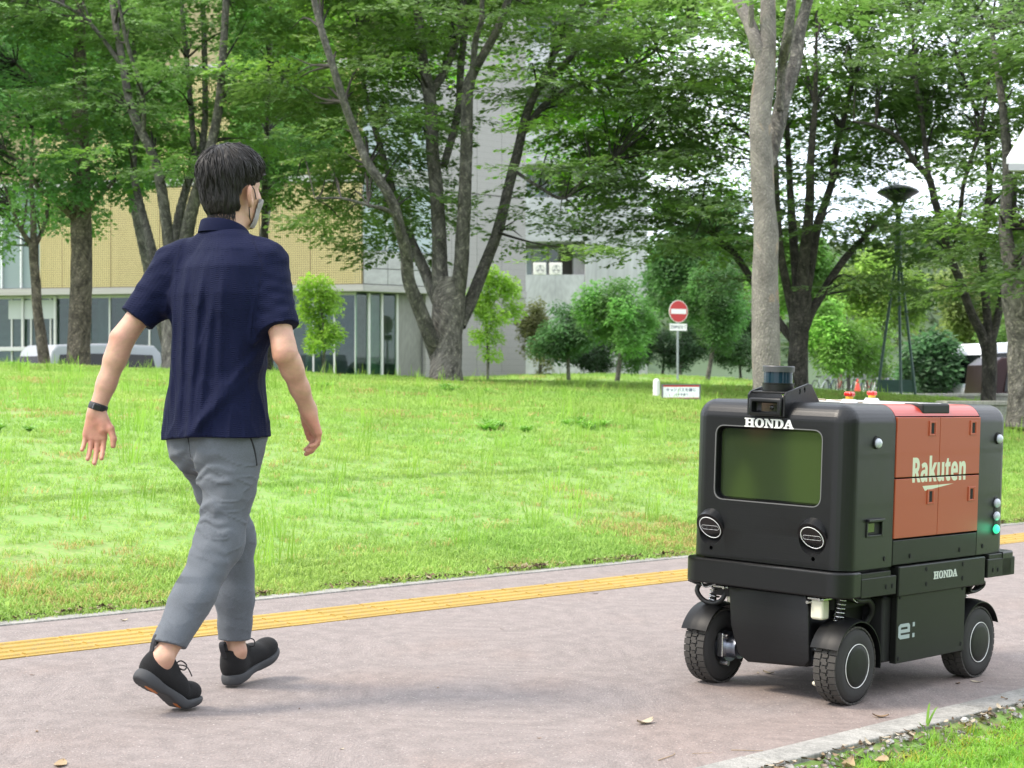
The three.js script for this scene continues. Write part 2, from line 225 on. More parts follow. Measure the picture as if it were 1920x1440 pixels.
// ---------- the delivery robot: x runs from its nose to its tail, z = 0 is the side facing the near kerb ----------
{
  const robot = thing('delivery_robot', 'black four-wheeled delivery robot with orange locker doors standing on the path', 'robot');
  robot.position.set(5.0, pathY(5.0, -3.06), -3.06); robot.quaternion.setFromRotationMatrix(TILT);
  const ev = new Evaluator(); ev.useGroups = false; ev.attributes = ['position', 'normal', 'uv'];
  const grain = dataTex(256, (u, v) => 0.5 + 0.28 * tn(u, v, 60, 2) + 0.22 * (R0() - 0.5) * 2);
  grain.repeat.set(14, 14);
  const shellM = new THREE.MeshPhysicalMaterial({ color: lin(0.0065, 0.0068, 0.0074), roughness: 0.33, specularIntensity: 0.68, bumpMap: grain, bumpScale: 0.00025, clearcoat: 0.0 });
  const plateM = new THREE.MeshPhysicalMaterial({ color: lin(0.0068, 0.0074, 0.0062), roughness: 0.42, specularIntensity: 0.5, bumpMap: grain, bumpScale: 0.0002 });
  const guardM = MP(0.006, 0.0062, 0.0066, 0.42, { specularIntensity: 0.35 });
  const darkM = M(0.008, 0.008, 0.008, 0.7), gapM = M(0.004, 0.004, 0.004, 0.9), steelM = M(0.55, 0.55, 0.56, 0.25, { metalness: 1 }), alloyM = M(0.35, 0.38, 0.45, 0.35, { metalness: 1 });
  const glossM = MP(0.006, 0.006, 0.006, 0.12), whiteM = M(0.72, 0.72, 0.7, 0.5), rubberM = new THREE.MeshStandardMaterial({ color: lin(0.024, 0.023, 0.022), roughness: 0.82, bumpMap: grain, bumpScale: 0.0004 });
  const dustM = new THREE.MeshStandardMaterial({ color: lin(0.052, 0.048, 0.043), roughness: 0.9, bumpMap: grain, bumpScale: 0.0004 });
  const creamM = MP(0.62, 0.6, 0.47, 0.45), hoseM = M(0.012, 0.012, 0.012, 0.5);
  const br = (g) => { const b = new Brush(mg([g])); b.updateMatrixWorld(); return b; };
  const cut = (a, b, op) => { const r = ev.evaluate(a, b, op); return r; };
  const creased = (b, a = 0.5) => { const g = b.geometry || b; return planeUV(toCreasedNormals(mg([g]), a), 0, 1); };
  // one rounded box for the whole housing, sawn into nose, middle and tail
  const W = -0.61, hull = () => new RoundedBoxGeometry(1.08, 0.7, 0.61, 10, 0.062).translate(0.47, 0.61, W / 2);
  const EYES = [-0.123, -0.487 - 0.035];
  const tip = (g, z) => g.rotateZ(Math.PI / 2).rotateZ(0.54).translate(-0.068, 0.533, z);   // a cylinder whose end looks forward and down
  let nose = cut(br(hull()), br(box(-0.2, 0.2135, 0.432, 1.2, 0.2, -0.9)), INTERSECTION);
  for (const z of EYES) {
    nose = cut(nose, br(tip(cyl(0.0535, 0.0535, 0.1, 40).translate(0, -0.045, 0), z)), ADDITION);
    nose = cut(nose, br(tip(cyl(0.0525, 0.0525, 0.12, 40).translate(0, 0.065, 0), z)), SUBTRACTION);
    nose = cut(nose, br(tip(cyl(0.047, 0.047, 0.03, 40).translate(0, 0.003, 0), z)), SUBTRACTION);
    nose = cut(nose, br(cyl(0.007, 0.007, 0.05, 16).rotateZ(Math.PI / 2).translate(-0.06, 0.462, z + 0.004)), SUBTRACTION);
  }
  const winBox = (x0, x1, gy, r) => { const s = new THREE.Shape(), a = -0.098 - gy, b = -0.512 + gy, y0 = 0.628 + gy, y1 = 0.873 - gy; s.moveTo(b + r, y0); s.lineTo(a - r, y0); s.quadraticCurveTo(a, y0, a, y0 + r); s.lineTo(a, y1 - r); s.quadraticCurveTo(a, y1, a - r, y1); s.lineTo(b + r, y1); s.quadraticCurveTo(b, y1, b, y1 - r); s.lineTo(b, y0 + r); s.quadraticCurveTo(b, y0, b + r, y0); const g = new THREE.ExtrudeGeometry(s, { depth: x1 - x0, bevelEnabled: false, curveSegments: 10 }); return g.rotateY(-Math.PI / 2).translate(x1, 0, 0); };
  // extruded along z, turned so that depth runs along x and the outline's x becomes z
  nose = cut(nose, br(winBox(-0.12, -0.036, 0, 0.035)), SUBTRACTION);
  nose = cut(nose, br(box(0.05, 0.147, 0.538, 0.590, 0.02, -0.022)), SUBTRACTION);
  nose = cut(nose, br(cyl(0.021, 0.021, 0.03, 24).rotateX(Math.PI / 2).translate(0.096, 0.838, 0)), SUBTRACTION);
  const shell = part('nose_shell', creased(nose, 0.55), shellM, robot);
  let tail = cut(br(hull()), br(box(0.7885, 1.3, 0.436, 1.2, 0.2, -0.9)), INTERSECTION);
  part('tail_shell', creased(tail, 0.55), shellM, robot);
  const midCut = (x0, x1, y0, y1, z0 = 0.2, z1 = -0.9) => creased(cut(br(hull()), br(box(x0, x1, y0, y1, z0, z1)), INTERSECTION), 0.5);
  part('inner_frame', box(0.215, 0.787, 0.44, 0.93, -0.02, W + 0.02), gapM, robot);
  part('lower_panel', rbox(0.217, 0.785, 0.434, 0.516, 0.001, -0.03, 0.003), plateM, robot);
  part('lower_panel', rbox(0.217, 0.785, 0.434, 0.94, W + 0.025, W - 0.001, 0.003), plateM, robot);
  part('roof_panel', midCut(0.216, 0.786, 0.948, 1.0, -0.1, W + 0.003), M(0.5, 0.47, 0.42, 0.5), robot);
  // orange lid strip with its handle
  const redM = MP(0.38, 0.03, 0.013, 0.38, { clearcoat: 0.25, clearcoatRoughness: 0.2 });
  const lidM = part('lid', midCut(0.2165, 0.7865, 0.9225, 1.0, 0.2, -0.1), redM, robot);
  part('handle', rbox(0.4, 0.585, 0.928, 0.9635, -0.008, -0.085, 0.008), darkM, lidM);
  for (let k = 0; k < 9; k++) part('button', rbox(0.425 + k * 0.016, 0.436 + k * 0.016, 0.9625, 0.9648, -0.03, -0.042, 0.001, 1), M(0.5, 0.5, 0.5, 0.5), lidM);
  // locker doors: the print runs over all four
  const print = canvasTex(1160, 820, (c, w, h) => { // 2000 pixels a metre: x 0.21..0.79, y 0.515..0.925
    c.fillStyle = '#9a4426'; c.fillRect(0, 0, w, h);
    const r = rng(4); for (let k = 0; k < 5000; k++) { c.fillStyle = r() < 0.5 ? 'rgba(160,60,30,0.10)' : 'rgba(200,95,55,0.10)'; c.fillRect(r() * w, r() * h, 2 + r() * 6, 1 + r() * 2); }
    const X = (x) => (x - 0.21) * 2000, Y = (y) => (0.925 - y) * 2000;
    c.fillStyle = '#c4c8b2'; c.save(); c.font = 'bold 100px sans-serif'; const tw = c.measureText('Rakuten').width; c.translate(X(0.318), Y(0.7045)); c.scale(750 / tw, 1.72 * 1.28); c.fillText('Rakuten', 0, 0); c.strokeStyle = '#c4c8b2'; c.lineWidth = 3; c.strokeText('Rakuten', 0, 0); c.restore();
    c.beginPath(); c.moveTo(X(0.393), Y(0.6895)); c.lineTo(X(0.607), Y(0.6925)); c.lineTo(X(0.41), Y(0.673)); c.closePath(); c.fill();
  });
  const doorM = new THREE.MeshPhysicalMaterial({ map: print, roughness: 0.5 });
  const doorPlain = M(0.35, 0.062, 0.023, 0.5);
  for (const [x0, x1] of [[0.2185, 0.5005], [0.5025, 0.7845]]) for (const [y0, y1] of [[0.5215, 0.7165], [0.7215, 0.9185]]) {
    const d = part('locker_door', planeUV(mg([rbox(x0, x1, y0, y1, 0.003, -0.016, 0.0022, 2)]), 0, 1, 0.21, 0.515, 1 / 0.58, 1 / 0.41), doorM, robot);
    const lx = x1 - 0.0485, ly = y1 - (y1 > 0.8 ? 0.037 : 0.064);
    part('lock_plate', mg([rbox(lx - 0.028, lx - 0.016, ly - 0.025, ly + 0.025, 0.0065, 0.002, 0.0015, 1), rbox(lx + 0.013, lx + 0.024, ly - 0.025, ly + 0.025, 0.0052, 0.002, 0.001, 1), rbox(lx - 0.016, lx + 0.013, ly + 0.018, ly + 0.025, 0.0052, 0.002, 0.001, 1), rbox(lx - 0.016, lx + 0.013, ly - 0.025, ly - 0.019, 0.0052, 0.002, 0.001, 1)]), doorPlain, d);
    part('lock_slot', rbox(lx - 0.012, lx + 0.008, ly - 0.018, ly + 0.018, 0.0038, 0, 0.001, 1), gapM, d);
  }
  // windscreen display
  const screenM = MP(0.022, 0.034, 0.012, 0.1, { ior: 1.8 });
  const scr = part('display_bezel', winBox(-0.0445, -0.034, 0.0012, 0.0335), MP(0.006, 0.006, 0.006, 0.08), robot);
  part('display_glass', winBox(-0.0462, -0.0444, 0.009, 0.026), screenM, scr);
  part('display_rim', creased(cut(br(winBox(-0.0712, -0.0665, -0.002, 0.037)), br(winBox(-0.08, -0.06, 0.0012, 0.034)), SUBTRACTION)), M(0.12, 0.12, 0.12, 0.4), scr);
  // eyes: camera pods with a white ring and a slot of lenses
  for (const z of EYES) {
    const eye = part('camera_pod', tip(cyl(0.046, 0.046, 0.02, 48).translate(0, -0.0035, 0), z), glossM, robot);
    part('light_ring', tip(new THREE.TorusGeometry(0.0405, 0.0013, 8, 64).rotateX(Math.PI / 2).translate(0, 0.0066, 0), z), M(0.85, 0.85, 0.85, 0.3), eye);
    const pts = []; for (let i = 0; i <= 40; i++) { const a = i / 40 * 2 * Math.PI, cx = Math.cos(a), sx = Math.sin(a); pts.push(V(sx * 0.008, 0.0066, (cx > 0 ? 1 : -1) * 0.026 + cx * 0.008)); }
    part('slot_rim', tip(limbGeo(pts, [0.0007, 0.0007], 6, 1, 0), z), M(0.6, 0.6, 0.6, 0.3), eye);
    for (const [q, rr] of [[-0.026, 0.0035], [-0.012, 0.0045], [0.01, 0.004], [0.024, 0.003]]) part('lens', tip(new THREE.SphereGeometry(rr, 16, 10).scale(1, 0.4, 1).translate(0, 0.0066, q), z), MP(0.03, 0.03, 0.035, 0.05), eye);
    part('drain_screw', cyl(0.0055, 0.0055, 0.006, 16).rotateZ(Math.PI / 2).translate(-0.05, 0.462, z + 0.004), darkM, robot);
  }
  part('maker_name', word('HONDA', fontSerif, 0, 0.191, 0, 0.03, 0.0015).rotateY(-Math.PI / 2).translate(-0.0702, 0.872, -0.398), whiteM, robot);
  // side lamps, side camera, status lights
  const lensM = MP(0.45, 0.47, 0.52, 0.2, { clearcoat: 0.6 });
  for (const [x, y] of [[0.096, 0.838], [0.922, 0.843]]) { const s = part('marker_socket', cyl(0.021, 0.021, 0.006, 28).rotateX(Math.PI / 2).translate(x, y, 0.001), darkM, robot); part('marker_lens', new THREE.SphereGeometry(0.0165, 24, 16).scale(1, 1, 0.75).translate(x, y - 0.002, 0.006), lensM, s); }
  const cam = part('side_camera', rbox(0.051, 0.146, 0.539, 0.589, -0.006, -0.02, 0.004), darkM, robot);
  part('camera_frame', mg([rbox(0.048, 0.149, 0.583, 0.593, 0.012, -0.01, 0.003), rbox(0.048, 0.056, 0.536, 0.59, 0.004, -0.01, 0.002), rbox(0.141, 0.149, 0.536, 0.59, 0.004, -0.01, 0.002), rbox(0.048, 0.149, 0.534, 0.541, 0.003, -0.01, 0.002)]), shellM, cam);
  part('camera_window', box(0.062, 0.105, 0.55, 0.578, -0.004, -0.008), screenM, cam);
  const bar = part('status_bar', rbox(0.905, 0.935, 0.498, 0.637, 0.003, -0.01, 0.012), darkM, robot);
  [0.613, 0.567].forEach((y) => part('status_lens', new THREE.SphereGeometry(0.0165, 24, 16).scale(1, 1, 0.7).translate(0.92, y, 0.006), lensM, bar));
  part('status_lamp', new THREE.SphereGeometry(0.0165, 24, 16).scale(1, 1, 0.7).translate(0.92, 0.521, 0.006), new THREE.MeshStandardMaterial({ color: lin(0.02, 0.4, 0.2), emissive: lin(0.04, 0.62, 0.3), emissiveIntensity: 0.5, roughness: 0.3 }), bar, 'lit green status lamp');
  const glow = new THREE.PointLight(lin(0.1, 1, 0.5), 0.0022); glow.position.set(0.92, 0.521, 0.035); glow.castShadow = true; robot.add(glow); glow.name = 'status_glow';
  // screws
  const sg = cyl(0.006, 0.006, 0.004, 12).rotateX(Math.PI / 2).scale(0.8, 1.3, 1);
  for (const [x, y, z] of [[0.166, 0.46, 0], [0.329, 0.46, 0.001], [0.665, 0.461, 0.001], [0.832, 0.465, 0], [0.419, 0.412, 0.0135], [0.668, 0.413, 0.0135], [0.42, 0.362, 0.0135], [0.669, 0.364, 0.0135], [0.16, 0.371, 0.0135], [0.198, 0.371, 0.0135], [0.89, 0.378, 0.0135], [0.927, 0.377, 0.0135], [0.268, 0.328, 0.0035], [0.69, 0.328, 0.0035], [0.268, 0.125, 0.0035], [0.69, 0.135, 0.0035]]) part('screw', sg.clone().translate(x, y, z), gapM, robot);
  // bumper
  const rr = (x0, x1, z0, z1, r) => { const s = new THREE.Shape(); s.moveTo(x1, z0); s.lineTo(x0 + r, z0); s.absarc(x0 + r, z0 + r, r, -Math.PI / 2, -Math.PI, true); s.lineTo(x0, z1 - r); s.absarc(x0 + r, z1 - r, r, Math.PI, Math.PI / 2, true); s.lineTo(x1, z1); s.lineTo(x1, z0); return s; };
  const slab = (s, y0, y1, bev) => new THREE.ExtrudeGeometry(s, { depth: y1 - y0 - 2 * bev, bevelEnabled: true, bevelSize: bev, bevelThickness: bev, bevelSegments: 3, curveSegments: 14 }).rotateX(Math.PI / 2).translate(0, y1 - bev, 0);
  // after the turn the outline's y becomes z
  const sideZ = 0.014, farZ = -0.61 - 0.014;
  part('bumper', slab(rr(-0.093, -0.002, farZ + 0.006, sideZ - 0.006, 0.062), 0.346, 0.428, 0.006), shellM, robot);
  part('rear_bumper', slab(rr(-0.093, -0.002, farZ + 0.006, sideZ - 0.006, 0.03), 0.352, 0.438, 0.006).translate(0.306, 0, 0.305).rotateY(Math.PI).translate(1.272, 0, -0.305), shellM, robot);
  for (const g of [shell]) g.geometry.computeBoundingBox();
  for (const s of [0, 1]) {
    const z0 = s ? farZ + 0.05 : sideZ, z1 = s ? farZ : sideZ - 0.05;
    const fb = part('front_bracket', mg([rbox(0.008, 0.224, 0.343, 0.405, z0, z1, 0.003, 2), rbox(0.008, 0.192, 0.3, 0.421, z0 - 0.0022, z1 + 0.002, 0.003, 2).scale(1, 0.6, 1).translate(0, 0.169, 0)]), plateM, robot);
    const bd = part('side_board', rbox(0.240, 0.832, 0.331, 0.43, z0, z1, 0.005, 3), plateM, robot);
    part('rear_bracket', mg([rbox(0.85, 1.056, 0.352, 0.418, z0, z1, 0.004, 2), rbox(0.862, 1.02, 0.38, 0.434, z0 - 0.0022, z1 + 0.002, 0.003, 2)]), plateM, robot);
    if (!s) part('maker_name', word('HONDA', fontSerif, 0.467, 0.63, 0.374, 0.4, 0.0012).translate(0, 0, sideZ), M(0.5, 0.53, 0.5, 0.5), bd);
    const bp = part('side_plate', rbox(0.252, 0.712, 0.109, 0.34, s ? farZ + 0.03 : 0.004, s ? farZ + 0.02 : -0.02, 0.003, 2), plateM, robot);
    if (!s) {
      const eM = M(0.32, 0.37, 0.38, 0.5), e = new THREE.Shape(); const P = [[0, 0.008], [0.012, 0], [0.072, 0], [0.072, 0.013], [0.017, 0.013], [0.014, 0.016], [0.014, 0.02], [0.074, 0.02], [0.074, 0.042], [0.066, 0.05], [0.012, 0.05], [0, 0.042]];
      P.forEach((p, i) => i ? e.lineTo(...p) : e.moveTo(...p)); const ho = new THREE.Path(); [[0.015, 0.031], [0.015, 0.037], [0.018, 0.039], [0.056, 0.039], [0.059, 0.037], [0.059, 0.031]].forEach((p, i) => i ? ho.lineTo(...p) : ho.moveTo(...p)); e.holes.push(ho);
      part('emblem', mg([new THREE.ExtrudeGeometry(e, { depth: 0.001, bevelEnabled: false }), box(0.092, 0.105, 0.036, 0.05, 0, 0.001), box(0.092, 0.105, 0, 0.014, 0, 0.001)]).translate(0.264, 0.188, 0.004), eM, bp);
    }
  }
  // chassis, front box, canisters
  part('chassis', mg([rbox(0.1, 0.93, 0.16, 0.43, -0.1, W + 0.1, 0.02), rbox(-0.02, 0.98, 0.36, 0.434, -0.02, W + 0.02, 0.01), rbox(0.21, 0.75, 0.112, 0.33, -0.022, W + 0.022, 0.01), box(-0.02, 0.9, 0.3, 0.36, -0.07, W + 0.07)]), darkM, robot);
  { const s = new THREE.Shape(); [[-0.447, 0.335], [-0.157, 0.335], [-0.147, 0.3], [-0.138, 0.135], [-0.15, 0.118], [-0.37, 0.105], [-0.405, 0.125], [-0.437, 0.215]].forEach((p, i) => i ? s.lineTo(...p) : s.moveTo(...p)); part('front_cover', creased(new THREE.ExtrudeGeometry(s, { depth: 0.14, bevelEnabled: true, bevelSize: 0.008, bevelThickness: 0.014, bevelSegments: 4 }).rotateY(-Math.PI / 2).translate(0.1, 0, 0), 0.6), shellM, robot); }
  part('cross_tube', cyl(0.018, 0.018, 0.3, 20).rotateX(Math.PI / 2).translate(0.06, 0.115, -0.3), darkM, robot);
  for (const z of [-0.1, -0.47]) { const c = part('canister', rbox(-0.072 + (z < -0.3 ? 0.06 : 0), -0.028 + (z < -0.3 ? 0.06 : 0), z < -0.3 ? 0.278 : 0.27, 0.334, z - 0.0235, z + 0.0235, 0.01, 4), creamM, robot); part('clamp', mg([rbox(-0.078, -0.022, 0.334, 0.34, z - 0.03, z + 0.03, 0.001, 1), cyl(0.005, 0.005, 0.02, 10).rotateZ(1.57).translate(-0.08, 0.337, z + 0.02), cyl(0.005, 0.005, 0.02, 10).rotateZ(1.57).translate(-0.08, 0.325, z - 0.024)]), steelM, c); }
  for (const [x, z] of [[-0.01, -0.062], [0.86, -0.09], [-0.01, -0.55], [0.86, -0.53]]) { const pts = []; for (let i = 0; i <= 110; i++) { const a = i / 110 * 2 * Math.PI * 7.5; pts.push(V(x + Math.cos(a) * 0.016 + i * 0.0002, 0.235 + i * 0.0009, z + Math.sin(a) * 0.016)); } part('spring', limbGeo(pts, [0.0032, 0.0032], 6, 1, 0), steelM, robot); part('damper', cyl(0.009, 0.009, 0.12, 14).translate(x + 0.01, 0.29, z), darkM, robot); }
  part('hose', mg([tube([V(-0.02, 0.345, -0.585), V(-0.04, 0.31, -0.592), V(-0.03, 0.278, -0.57), V(-0.02, 0.272, -0.53), V(-0.02, 0.29, -0.5), V(0, 0.34, -0.49)], 0.0085), tube([V(-0.05, 0.343, -0.62), V(-0.05, 0.333, -0.57), V(-0.04, 0.338, -0.5), V(-0.03, 0.33, -0.46)], 0.005), tube([V(0.05, 0.34, -0.06), V(0.09, 0.325, -0.05), V(0.16, 0.318, -0.05), V(0.2, 0.28, -0.06), V(0.19, 0.235, -0.08), V(0.14, 0.22, -0.1)], 0.012)]), hoseM, robot);
  for (const g of [tube([V(-0.06, 0.343, -0.56), V(-0.063, 0.328, -0.545), V(-0.06, 0.335, -0.52), V(-0.06, 0.343, -0.5)], 0.003), tube([V(0.01, 0.345, -0.02), V(0.02, 0.332, -0.015), V(0.045, 0.326, -0.02), V(0.05, 0.335, -0.03)], 0.0018)]) part('cable_clip', g, steelM, robot);
  { const c = []; for (let k = 0; k < 3; k++) { const pts = []; for (let i = 0; i <= 30; i++) { const a = i / 30 * 2 * Math.PI + k; pts.push(V(0.86 + Math.cos(a) * (0.048 - k * 0.005), 0.318 + Math.sin(a) * 0.02 - k * 0.004, -0.03 - k * 0.012 + Math.sin(a) * 0.012)); } c.push(limbGeo(pts, [0.006, 0.006], 7, 1, 0)); } part('cable_coil', mg(c), hoseM, robot); }
  part('strut', mg([tube([V(0.82, 0.35, -0.05), V(0.72, 0.18, -0.06)], 0.013), tube([V(0.78, 0.35, -0.05), V(0.74, 0.3, -0.05)], 0.02)]), darkM, robot);
  // wheels
  const RW = 0.128, half = 0.046, prof = [];
  for (const [y, r] of [[-half + 0.006, 0.062], [-half, 0.075], [-half - 0.001, 0.095], [-half + 0.004, 0.112], [-half + 0.013, 0.1195], [-0.02, 0.1225], [0, 0.1232], [0.02, 0.1225], [half - 0.013, 0.1195], [half - 0.004, 0.112], [half + 0.001, 0.095], [half, 0.075], [half - 0.006, 0.062]]) prof.push(new THREE.Vector2(r, y));
  const tyreG = new THREE.LatheGeometry(prof, 64).rotateX(Math.PI / 2);
  const blocks = [], nB = 34;
  for (let i = 0; i < nB; i++) for (let row = 0; row < 3; row++) {
    const zc = (row - 1) * 0.0268, offs = [0, 0.5, 0][row] + (row === 2 ? 0.25 : 0), a = (i + offs) / nB * 2 * Math.PI, len = 2 * Math.PI * 0.124 / nB - 0.0035, z0 = row === 1 ? 0.0105 : 0.0125, s = new THREE.Shape();
    const q = row === 1 ? [[-len / 2, -z0], [0, -z0 - 0.002], [len * 0.1, -z0 + 0.003], [len / 2, -z0 + 0.003], [len / 2, z0], [0, z0 + 0.002], [-len * 0.1, z0 - 0.003], [-len / 2, z0 - 0.003]] : [[-len / 2, -z0], [len / 2, -z0], [len / 2, z0 - (row ? 0 : 0.003)], [0, z0 - (row ? 0 : 0.003)], [-len * 0.08, z0], [-len / 2, z0]];
    q.forEach((p, k) => k ? s.lineTo(...p) : s.moveTo(...p));
    const g = new THREE.ExtrudeGeometry(s, { depth: 0.0055, bevelEnabled: false });   // outline x = along the tread, y = across, depth = outwards
    g.rotateX(-Math.PI / 2).translate(0, RW - 0.0060, -zc); if (row !== 1) { const p = g.attributes.position; for (let k = 0; k < p.count; k++) { const e = Math.max(0, Math.abs(p.getZ(k)) - 0.02); p.setY(k, p.getY(k) - e * e * 9); } g.computeVertexNormals(); }
    blocks.push(g.rotateZ(-a));
  }
  const treadG = mg(blocks);
  const rimG = mg([cyl(0.066, 0.066, 0.07, 40).rotateX(Math.PI / 2)]);
  const fenderG = (() => { const pos = [], idx = [], nA = 30, nC = 12; for (const lay of [0, 1]) for (let i = 0; i <= nA; i++) { const a = lerp(-0.18, 2.72, i / nA); for (let j = 0; j <= nC; j++) { const t = j / nC * 2 - 1, r = 0.1385 + 0.009 * (1 - t * t) * (1 - 0.3 * (i / nA)) - lay * 0.0035; pos.push(Math.cos(a) * r, Math.sin(a) * r, t * 0.051); } } const m = nC + 1, off = (nA + 1) * m, q = (a, b, c, d) => idx.push(a, b, c, a, c, d); for (let i = 0; i < nA; i++) for (let j = 0; j < nC; j++) { const b = i * m + j; q(b, b + m, b + m + 1, b + 1); q(off + b, off + b + 1, off + b + m + 1, off + b + m); } for (let i = 0; i < nA; i++) { q(i * m, off + i * m, off + (i + 1) * m, (i + 1) * m); const b = i * m + nC; q(b, b + m, off + b + m, off + b); } for (let j = 0; j < nC; j++) { q(j, j + 1, off + j + 1, off + j); const b = nA * m + j; q(b, off + b, off + b + 1, b + 1); } const g = new THREE.BufferGeometry(); g.setAttribute('position', new THREE.Float32BufferAttribute(pos, 3)); g.setIndex(idx); return toCreasedNormals(g.toNonIndexed(), 0.7); })();
  for (const [x, z, side] of [[0.024, -0.048, 1], [0.838, -0.048, 1], [0.024, -0.556, -1], [0.838, -0.556, -1]]) {
    const w = new THREE.Group(); w.name = 'wheel'; w.position.set(x, RW - 0.002, z); robot.add(w); const spin = x * 7 + z * 3;
    part('tyre', tyreG, rubberM, w).rotation.z = spin; part('tread', treadG, dustM, w).rotation.z = spin;
    part('rim', rimG, darkM, w);
    part('hub_cap', new THREE.LatheGeometry([[0.0001, 0.006], [0.05, 0.005], [0.066, 0.002], [0.075, -0.004]].map((p) => new THREE.Vector2(...p)), 48).rotateX(Math.PI / 2).scale(1, 1, side).translate(0, 0, side * 0.045), plateM, w);
    part('hub_ring', new THREE.TorusGeometry(0.0695, 0.0012, 8, 72).translate(0, 0, side * 0.047), M(0.8, 0.8, 0.78, 0.4), w);
    part('brake', mg([cyl(0.05, 0.05, 0.028, 32).rotateX(Math.PI / 2).translate(0, 0, -side * 0.05), cyl(0.036, 0.036, 0.05, 28).rotateX(Math.PI / 2).translate(0, 0, -side * 0.08)]), alloyM, w);
    part('caliper', mg([rbox(-0.055, -0.03, -0.03, 0.05, -side * 0.045, -side * 0.07, 0.004), cyl(0.008, 0.008, 0.03, 12).rotateX(1.57).translate(-0.045, 0.04, -side * 0.07), cyl(0.008, 0.008, 0.03, 12).rotateX(1.57).translate(-0.04, -0.05, -side * 0.07)]), steelM, w);
    part('mudguard', (x < 0.5 ? fenderG.clone() : fenderG.clone().rotateY(Math.PI)).translate(0, 0.004, 0), guardM, w);
  }
  part('drain_plug', new THREE.SphereGeometry(0.011, 14, 10).scale(1, 0.8, 1.2).translate(-0.02, 0.058, -0.125), creamM, robot);
  // sensor tower on the roof
  const mast = new THREE.Group(); mast.name = 'sensor_mast'; robot.add(mast);
  const ps = new THREE.Shape(); [[-0.084, 0.914], [-0.084, 0.978], [-0.072, 0.99], [0.05, 1.018], [0.068, 1.016], [0.124, 0.955], [-0.03, 0.955], [-0.045, 0.914]].forEach((p, i) => i ? ps.lineTo(...p) : ps.moveTo(...p));
  for (const hx of [0.0, 0.028]) { const hole = new THREE.Path(); hole.ellipse(hx, 0.993 + hx * 0.2, 0.0055, 0.0105, 0, 2 * Math.PI); ps.holes.push(hole); }
  for (const z of [-0.24, -0.378]) part('side_bracket', new THREE.ExtrudeGeometry(ps, { depth: 0.004, bevelEnabled: true, bevelSize: 0.002, bevelThickness: 0.002, bevelSegments: 2 }).translate(0, 0, z), shellM, mast);
  part('top_bracket', rbox(-0.07, 0.055, 0.989, 0.996, -0.236, -0.374, 0.002).rotateZ(0.07).translate(0.069, 0.002, 0), shellM, mast);
  { const f = cut(br(rbox(-0.093, -0.03, 0.911, 0.97, -0.244, -0.37, 0.006)), br(rbox(-0.12, -0.062, 0.922, 0.958, -0.258, -0.358, 0.006)), SUBTRACTION); const h = part('camera_housing', creased(f, 0.5), shellM, mast); part('camera_window', box(-0.0635, -0.06, 0.924, 0.953, -0.271, -0.34), MP(0.03, 0.035, 0.02, 0.06, { ior: 2.0 }), h); part('camera_lens', new THREE.SphereGeometry(0.008, 18, 12).scale(0.4, 1, 1).translate(-0.064, 0.939, -0.298), glossM, h); }
  const lz = -0.307, lx = -0.018, L = (r0, r1, y0, y1) => cyl(r1, r0, y1 - y0, 56).translate(lx, (y0 + y1) / 2, lz);
  const lidar = part('laser_scanner', mg([L(0.051, 0.0515, 0.992, 1.016), L(0.053, 0.053, 1.0165, 1.019)]), plateM, mast);
  part('scanner_window', L(0.0475, 0.0475, 1.018, 1.055), new THREE.MeshPhysicalMaterial({ color: lin(0.006, 0.022, 0.035), roughness: 0.1, ior: 1.5, specularIntensity: 0.55 }), lidar);
  part('scanner_cap', mg([L(0.0515, 0.0525, 1.055, 1.072), L(0.0525, 0.0505, 1.072, 1.0755)]), M(0.05, 0.052, 0.056, 0.5), lidar);
  // emergency stops on the roof
  const buttonM = MP(0.55, 0.012, 0.006, 0.25, { clearcoat: 0.5 }), yellowM = M(0.6, 0.36, 0.03, 0.5);
  for (const [x, z] of [[0.2, -0.17], [0.66, -0.36]]) { const e = part('stop_base', cyl(0.022, 0.03, 0.012, 24).translate(x, 0.966, z), M(0.55, 0.55, 0.55, 0.5), robot); part('stop_collar', cyl(0.0135, 0.0125, 0.008, 20).translate(x, 0.977, z), yellowM, e); part('stop_button', rbox(-0.0155, 0.0155, 0, 0.017, -0.0155, 0.0155, 0.0075, 4).translate(x, 0.98, z), buttonM, e); }
  part('aerial_rod', mg([tube([V(0.23, 0.966, -0.28), V(0.24, 0.972, -0.5)], 0.003), tube([V(0.2, 0.963, -0.12), V(0.3, 0.966, -0.3)], 0.002)]), M(0.3, 0.25, 0.18, 0.5), robot);
}
